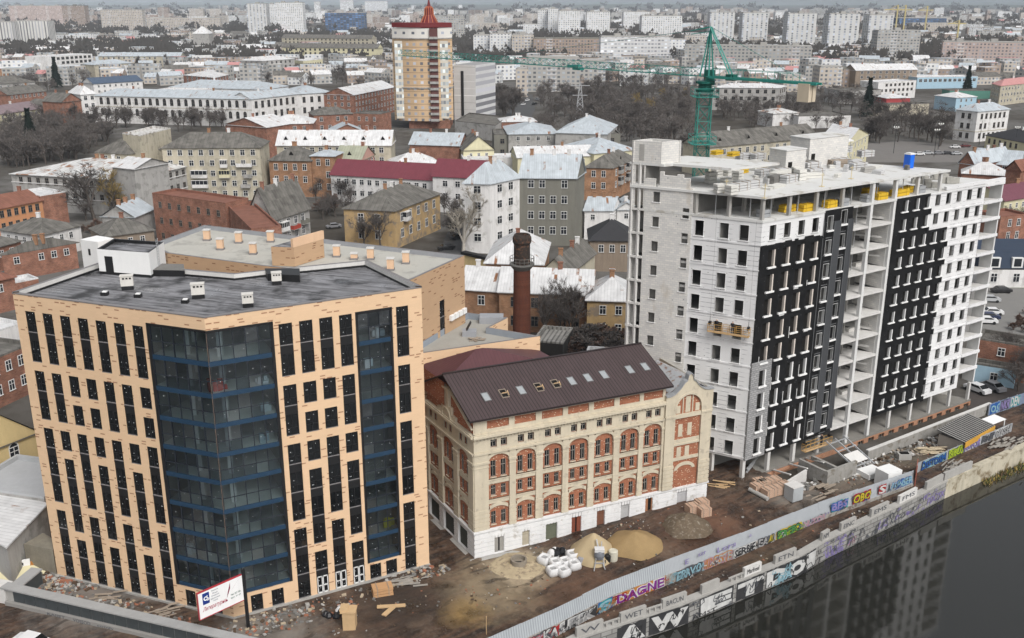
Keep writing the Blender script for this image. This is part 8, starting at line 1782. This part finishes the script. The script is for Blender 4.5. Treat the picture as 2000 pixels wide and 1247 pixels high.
def tree(kind,lab,x,y,h,grp=None,cat='tree',wid=1.0):
    tm,cm=PRO[kind]; hz_={'b':13.0,'f':13.0,'s':5.2,'p':16.0,'y':13,'w':14,'c':15}[kind[0]]; s=h/hz_; t=thing({'c':'fir_tree','s':'bare_bush','p':'poplar_tree'}.get(kind[0],'bare_tree'),lab,cat,(x,y,0),grp); rz=rt.uniform(0,6.28)
    for nm,me in (('trunk',tm),('crown',cm)):
        o=bpy.data.objects.new(nm,me); COL.objects.link(o); o.parent=t; o.rotation_euler=(0,0,rz); o.scale=(s*wid,s*wid,s)
MASSP=[]
for k in range(3):
    tr,cr=tree_proto(60+k,11,.65,1.0,.085); R_=random.Random(k); fs=[f for f in cr.f if len(f)==3]; R_.shuffle(fs); MASSP.append(([[cr.v[i] for i in f] for f in fs[:900]],[[tr.v[i] for i in f] for f in tr.f[:90]]))
MASS=MB()
def mass_tree(x,y,h):
    tw_,tk=rt.choice(MASSP); s=h/13.; a=rt.uniform(0,6.28); c_,s_=cos(a)*s*1.15,sin(a)*s*1.15
    for lst,mi in ((tw_,0),(tk,1)):
        for f in lst:
            b=len(MASS.v)
            for p in f: MASS.v.append((x+p[0]*c_-p[1]*s_,y+p[0]*s_+p[1]*c_,p[2]*s))
            MASS.f.append(tuple(range(b,b+len(f)))); MASS.m.append(mi); MASS.u.append([(0,0)]*len(f))
def grove(lab,grp,poly,n,h,kinds,wid=1.0,cat='tree',mass=0):
    xs=[p[0] for p in poly];ys=[p[1] for p in poly]; k=0; tries=0
    def inside(x,y):
        c=False
        for i in range(len(poly)):
            (x0,y0),(x1,y1)=poly[i],poly[i-1]
            if (y0>y)!=(y1>y) and x<(x1-x0)*(y-y0)/(y1-y0)+x0: c=not c
        return c
    while k<n and tries<4000:
        tries+=1; x=rt.uniform(min(xs),max(xs));y=rt.uniform(min(ys),max(ys))
        if inside(x,y):
            k+=1
            if k>n-mass: mass_tree(*g(x,y),h*rt.uniform(.75,1.2))
            else: tree(rt.choice(kinds),lab,*g(x,y),h*rt.uniform(.75,1.2),grp,cat,wid*rt.uniform(.9,1.25))
B5=['b0','b1','b2','b3','b4']; F3=['f0','f1','f2']
tree('b1','large bare spreading tree before the grey school building',*g(185,430),23,None,'tree',1.35); tree('w0','pale leaning bare tree beside the ochre house',*g(905,497),21,None,'tree',1.25); tree('b0','bare tree before the ochre house left windows',*g(745,492),13,None,'tree',1.2); tree('b2','bare tree at the ochre house front, second from left',*g(712,488),12,None,'tree',1.2); tree('y0','bare tree with few dry leaves left of the grey school end',*g(225,428),16,None,'tree',1.2)
grove('reddish bare bush behind the brick houses on the left','bushes behind brick houses',[(155,480),(215,480),(240,445),(165,440)],7,6,['s0'],1.2,'bush'); grove('bare bush in the yard beside the slate roofed house','bushes by the slate roofed house',[(215,470),(290,470),(290,450),(215,452)],5,5,['s1'],1.2,'bush')
grove('bare tree between the grey school and brick ruin','trees by the grey school',[(120,430),(245,440),(240,400),(135,400)],9,11,B5)
grove('dark bare tree in the dense wood at the left','left wood',[(0,330),(10,262),(100,268),(200,255),(238,268),(185,300),(150,318),(60,325)],60,14,F3+B5,1.15,mass=14); grove('bare tree of the wood behind, nearer the palace','palace wood',[(60,262),(235,250),(330,258),(440,255),(430,240),(300,246),(190,248),(90,240)],40,13,F3+B5,1.1,mass=20)
tree('c0','dark fir tree in the middle of the left wood',*g(65,302),19); tree('c0','dark fir tree standing before the institute',*g(112,172),22); tree('c0','tall dark fir at the right among park sheds',*g(1693,228),21); tree('c0','dark pine group tree by the pale depot',*g(1888,180),18)
grove('bare tree in the courtyard between steep house and ochre house','courtyard trees',[(600,440),(665,440),(700,398),(640,380),(600,400)],13,10,B5+['s0'],1.2); grove('bare tree behind the ochre house along the crimson roofs','trees by crimson roofs',[(640,395),(760,400),(740,378),(650,376)],8,8,B5,1.2); grove('dark bare tree under the white house in the street','street trees',[(850,470),(905,470),(905,420),(870,420)],7,9,B5,1.1)
grove('reddish brush in the waste ground right of the chimney','brush right of the chimney',[(1105,700),(1220,705),(1222,662),(1105,660)],24,8,['s0','s0','s1'],1.4,'bush'); grove('slim bare tree before the brick row house','trees before the row house',[(1040,668),(1130,672),(1130,660),(1040,658)],6,12,['b2','b0'],.9); grove('bare brush left of the chimney against brick row house','brush left of the chimney',[(916,655),(985,660),(985,645),(916,642)],8,6,['s1','s0'],1.2,'bush')
grove('bare park tree in the grey park behind the block','park trees',[(1050,222),(1130,250),(1235,280),(1345,285),(1345,190),(1300,172),(1190,168),(1100,180),(1050,200)],150,13,F3+B5,1.15,mass=100); grove('tree with yellow leaves left in the grey park','yellowing park trees',[(1225,235),(1265,240),(1340,195),(1300,185)],5,12,['y0'],1.2); grove('dark bare tree by the banded office slab','trees by the office slab',[(968,232),(1005,228),(1008,200),(975,200)],9,17,F3,.9)
grove('bare tree along the lane behind the crane mast','trees behind the crane',[(1400,238),(1590,240),(1600,205),(1400,210)],34,12,F3+B5,1.15,mass=22); grove('bare boulevard tree left of the white classical building','boulevard trees',[(1690,290),(1860,290),(1870,235),(1700,235)],32,15,F3+B5,1.1,mass=12)
grove('bare tree before the orange tower, along the long cream house','trees by cream house',[(600,150),(770,170),(770,128),(640,125),(480,140),(490,155)],60,13,F3,1.25,mass=46); grove('bare tree behind the red brick house with arches','trees by arched brick house',[(300,155),(360,150),(470,130),(440,120),(360,118)],30,13,F3,1.2,mass=24); grove('tall bare poplar before the cream apartment row','poplars',[(262,148),(330,148),(330,143),(262,143)],5,22,['p0'],.9)
grove('bare tree below the pale ribbed slabs','trees below ribbed slabs',[(0,128),(90,130),(100,98),(0,100)],26,13,F3,1.3,mass=22); grove('bare tree around the brown roofed hall at the top left','trees by brown roofed hall',[(120,95),(440,98),(440,82),(120,80)],46,14,F3,1.4,mass=40); grove('bare tree around the grey pyramid roof and institute','trees by the institute',[(0,200),(180,168),(180,152),(60,152),(0,170)],34,12,F3+B5,1.2,mass=24)
grove('bare tree by the blue painted house and parked cars','trees by the blue house',[(1945,770),(2010,790),(2010,700),(1965,710)],7,9,['b1','b3','s0'],1.1); grove('bare tree between the hotel and the brick house','trees behind the hotel',[(1950,470),(2010,480),(2010,440),(1960,440)],6,9,B5,1.1); grove('bare shrub along the parking lot edge','lot edge shrubs',[(1975,650),(2015,660),(2015,600),(1985,600)],5,5,['s0'],1.2,'bush')
grove('bare tree before the brown gridded block','trees by gridded block',[(1790,150),(1840,150),(1850,118),(1790,122)],10,15,F3,1.2,mass=8); grove('bare tree among the sheds left of the red house','shed trees',[(1600,205),(1720,215),(1720,190),(1600,185)],18,12,F3,1.2,mass=12); grove('bare tree below the long grey balconied block','trees below balconied block',[(1180,172),(1330,172),(1330,140),(1180,150)],24,14,F3,1.2,mass=20)
grove('x','park',[(1040,300),(1345,300),(1350,165),(1180,160),(1050,185)],130,12,F3,mass=130); grove('x','left',[(0,330),(10,250),(240,245),(235,268),(185,300),(60,330)],60,13,F3,mass=60); grove('x','lane',[(1400,250),(1700,262),(1690,200),(1400,205)],50,11,F3,mass=50); grove('x','mid',[(380,170),(460,160),(620,175),(770,180),(770,160),(480,140),(380,150)],30,12,F3,mass=30); grove('x','hill',[(480,165),(770,175),(770,150),(480,140)],34,12,F3,mass=34)
o=MASS.build('winter_woodland',[twigm,bark]); setp(o,'bare woodland filling the park and the gaps between houses',kind='stuff')
# far woods, one mass
tr,cr=tree_proto(71,11,.7,1.3,.35); vs=[Vector(v) for v in cr.v]; q=MB(); rw=random.Random(5)
tri=[[vs[i] for i in f] for f in cr.f if len(f)==3]; 
def bands_():
    while True:
        y=62/tan(radians(rw.uniform(.4,3.6))); x=rw.uniform(-.57,.57)*y
        if mn.noise((x*.004,y*.0022,4))>-.08: return x,y
for k in range(2300):
    x,y=bands_(); s=rw.uniform(.8,1.6)*(1+y/3000); n=26
    for j in range(n):
        t3=rw.choice(tri); c=(t3[0]+t3[1]+t3[2])/3; z=c.z*s*.9+1
        px,py=x+c.x*s*1.6,y+c.y*s*1.6; w=rw.uniform(.6,1.3)*s
        q.face([(px-w,py+rw.uniform(-.5,.5),z-w*.9),(px+w,py+rw.uniform(-.5,.5),z-w*.7),(px+rw.uniform(-.6,.6)*w,py,z+w*1.1)])
o=q.build('distant_woods',[M('distant bare wood',(.07,.064,.058),.95,.3,.02,.2,0)]); setp(o,'bare woods between distant houses, fading into haze',kind='stuff')
SUN_E,SKY_S,EXPO,HAZE,ZTOP=1.7,.14,0.12,5.5e-5,92
# ================================================================== camera, sun, sky, air
cd=bpy.data.cameras.new('camera'); cam=bpy.data.objects.new('camera',cd); COL.objects.link(cam); SC.camera=cam
cd.sensor_width=36; cd.sensor_fit='HORIZONTAL'; cd.lens=36*F/2000; cd.clip_end=60000; cd.clip_start=1
cam.location=(0,0,H); cam.rotation_euler=(pi/2-PT,0,0)
SUN_EL,SUN_AZ=radians(48),radians(-152)   # from behind the camera, to the right
sd=bpy.data.lights.new('sun','SUN'); sd.energy=SUN_E; sd.angle=radians(25); sd.color=(1,.97,.93); so=bpy.data.objects.new('sun',sd); COL.objects.link(so)
dirv=Vector((cos(SUN_EL)*sin(-SUN_AZ),cos(SUN_EL)*cos(SUN_AZ),sin(SUN_EL)))
so.rotation_euler=dirv.to_track_quat('Z','Y').to_euler()
w=bpy.data.worlds.new('World'); SC.world=w; w.use_nodes=True; nt=w.node_tree; bg=nt.nodes['Background']
sk=nt.nodes.new('ShaderNodeTexSky'); sk.sky_type='NISHITA'; sk.sun_disc=False; sk.sun_elevation=SUN_EL; sk.sun_rotation=atan2(dirv.x,dirv.y); sk.dust_density=4; sk.air_density=1.0; sk.ozone_density=1
hs=nt.nodes.new('ShaderNodeHueSaturation'); hs.inputs['Saturation'].default_value=.22; nt.links.new(sk.outputs[0],hs.inputs['Color']); nt.links.new(hs.outputs[0],bg.inputs[0]); bg.inputs[1].default_value=SKY_S
SC.view_settings.view_transform='Standard'; SC.view_settings.look='None'; SC.view_settings.exposure=EXPO; SC.view_settings.gamma=1
SC.cycles.max_bounces=6; SC.cycles.transparent_max_bounces=10; SC.cycles.diffuse_bounces=3; SC.cycles.glossy_bounces=3; SC.cycles.volume_bounces=0
SC.cycles.use_denoising=True
hm=bpy.data.materials.new('haze air'); hm.use_nodes=True; ht=hm.node_tree
for n_ in list(ht.nodes):
    if n_.type!='OUTPUT_MATERIAL': ht.nodes.remove(n_)
pv=ht.nodes.new('ShaderNodeVolumePrincipled'); pv.inputs['Color'].default_value=(.78,.88,1,1); pv.inputs['Density'].default_value=HAZE; pv.inputs['Anisotropy'].default_value=-.35
ht.links.new(pv.outputs[0],[n_ for n_ in ht.nodes if n_.type=='OUTPUT_MATERIAL'][0].inputs['Volume'])
m=MB(); m.box(-16000,16000,-400,17500,-6,ZTOP,0); o=m.build('haze',[hm]); setp(o,'thin pale haze over the whole town',kind='stuff')
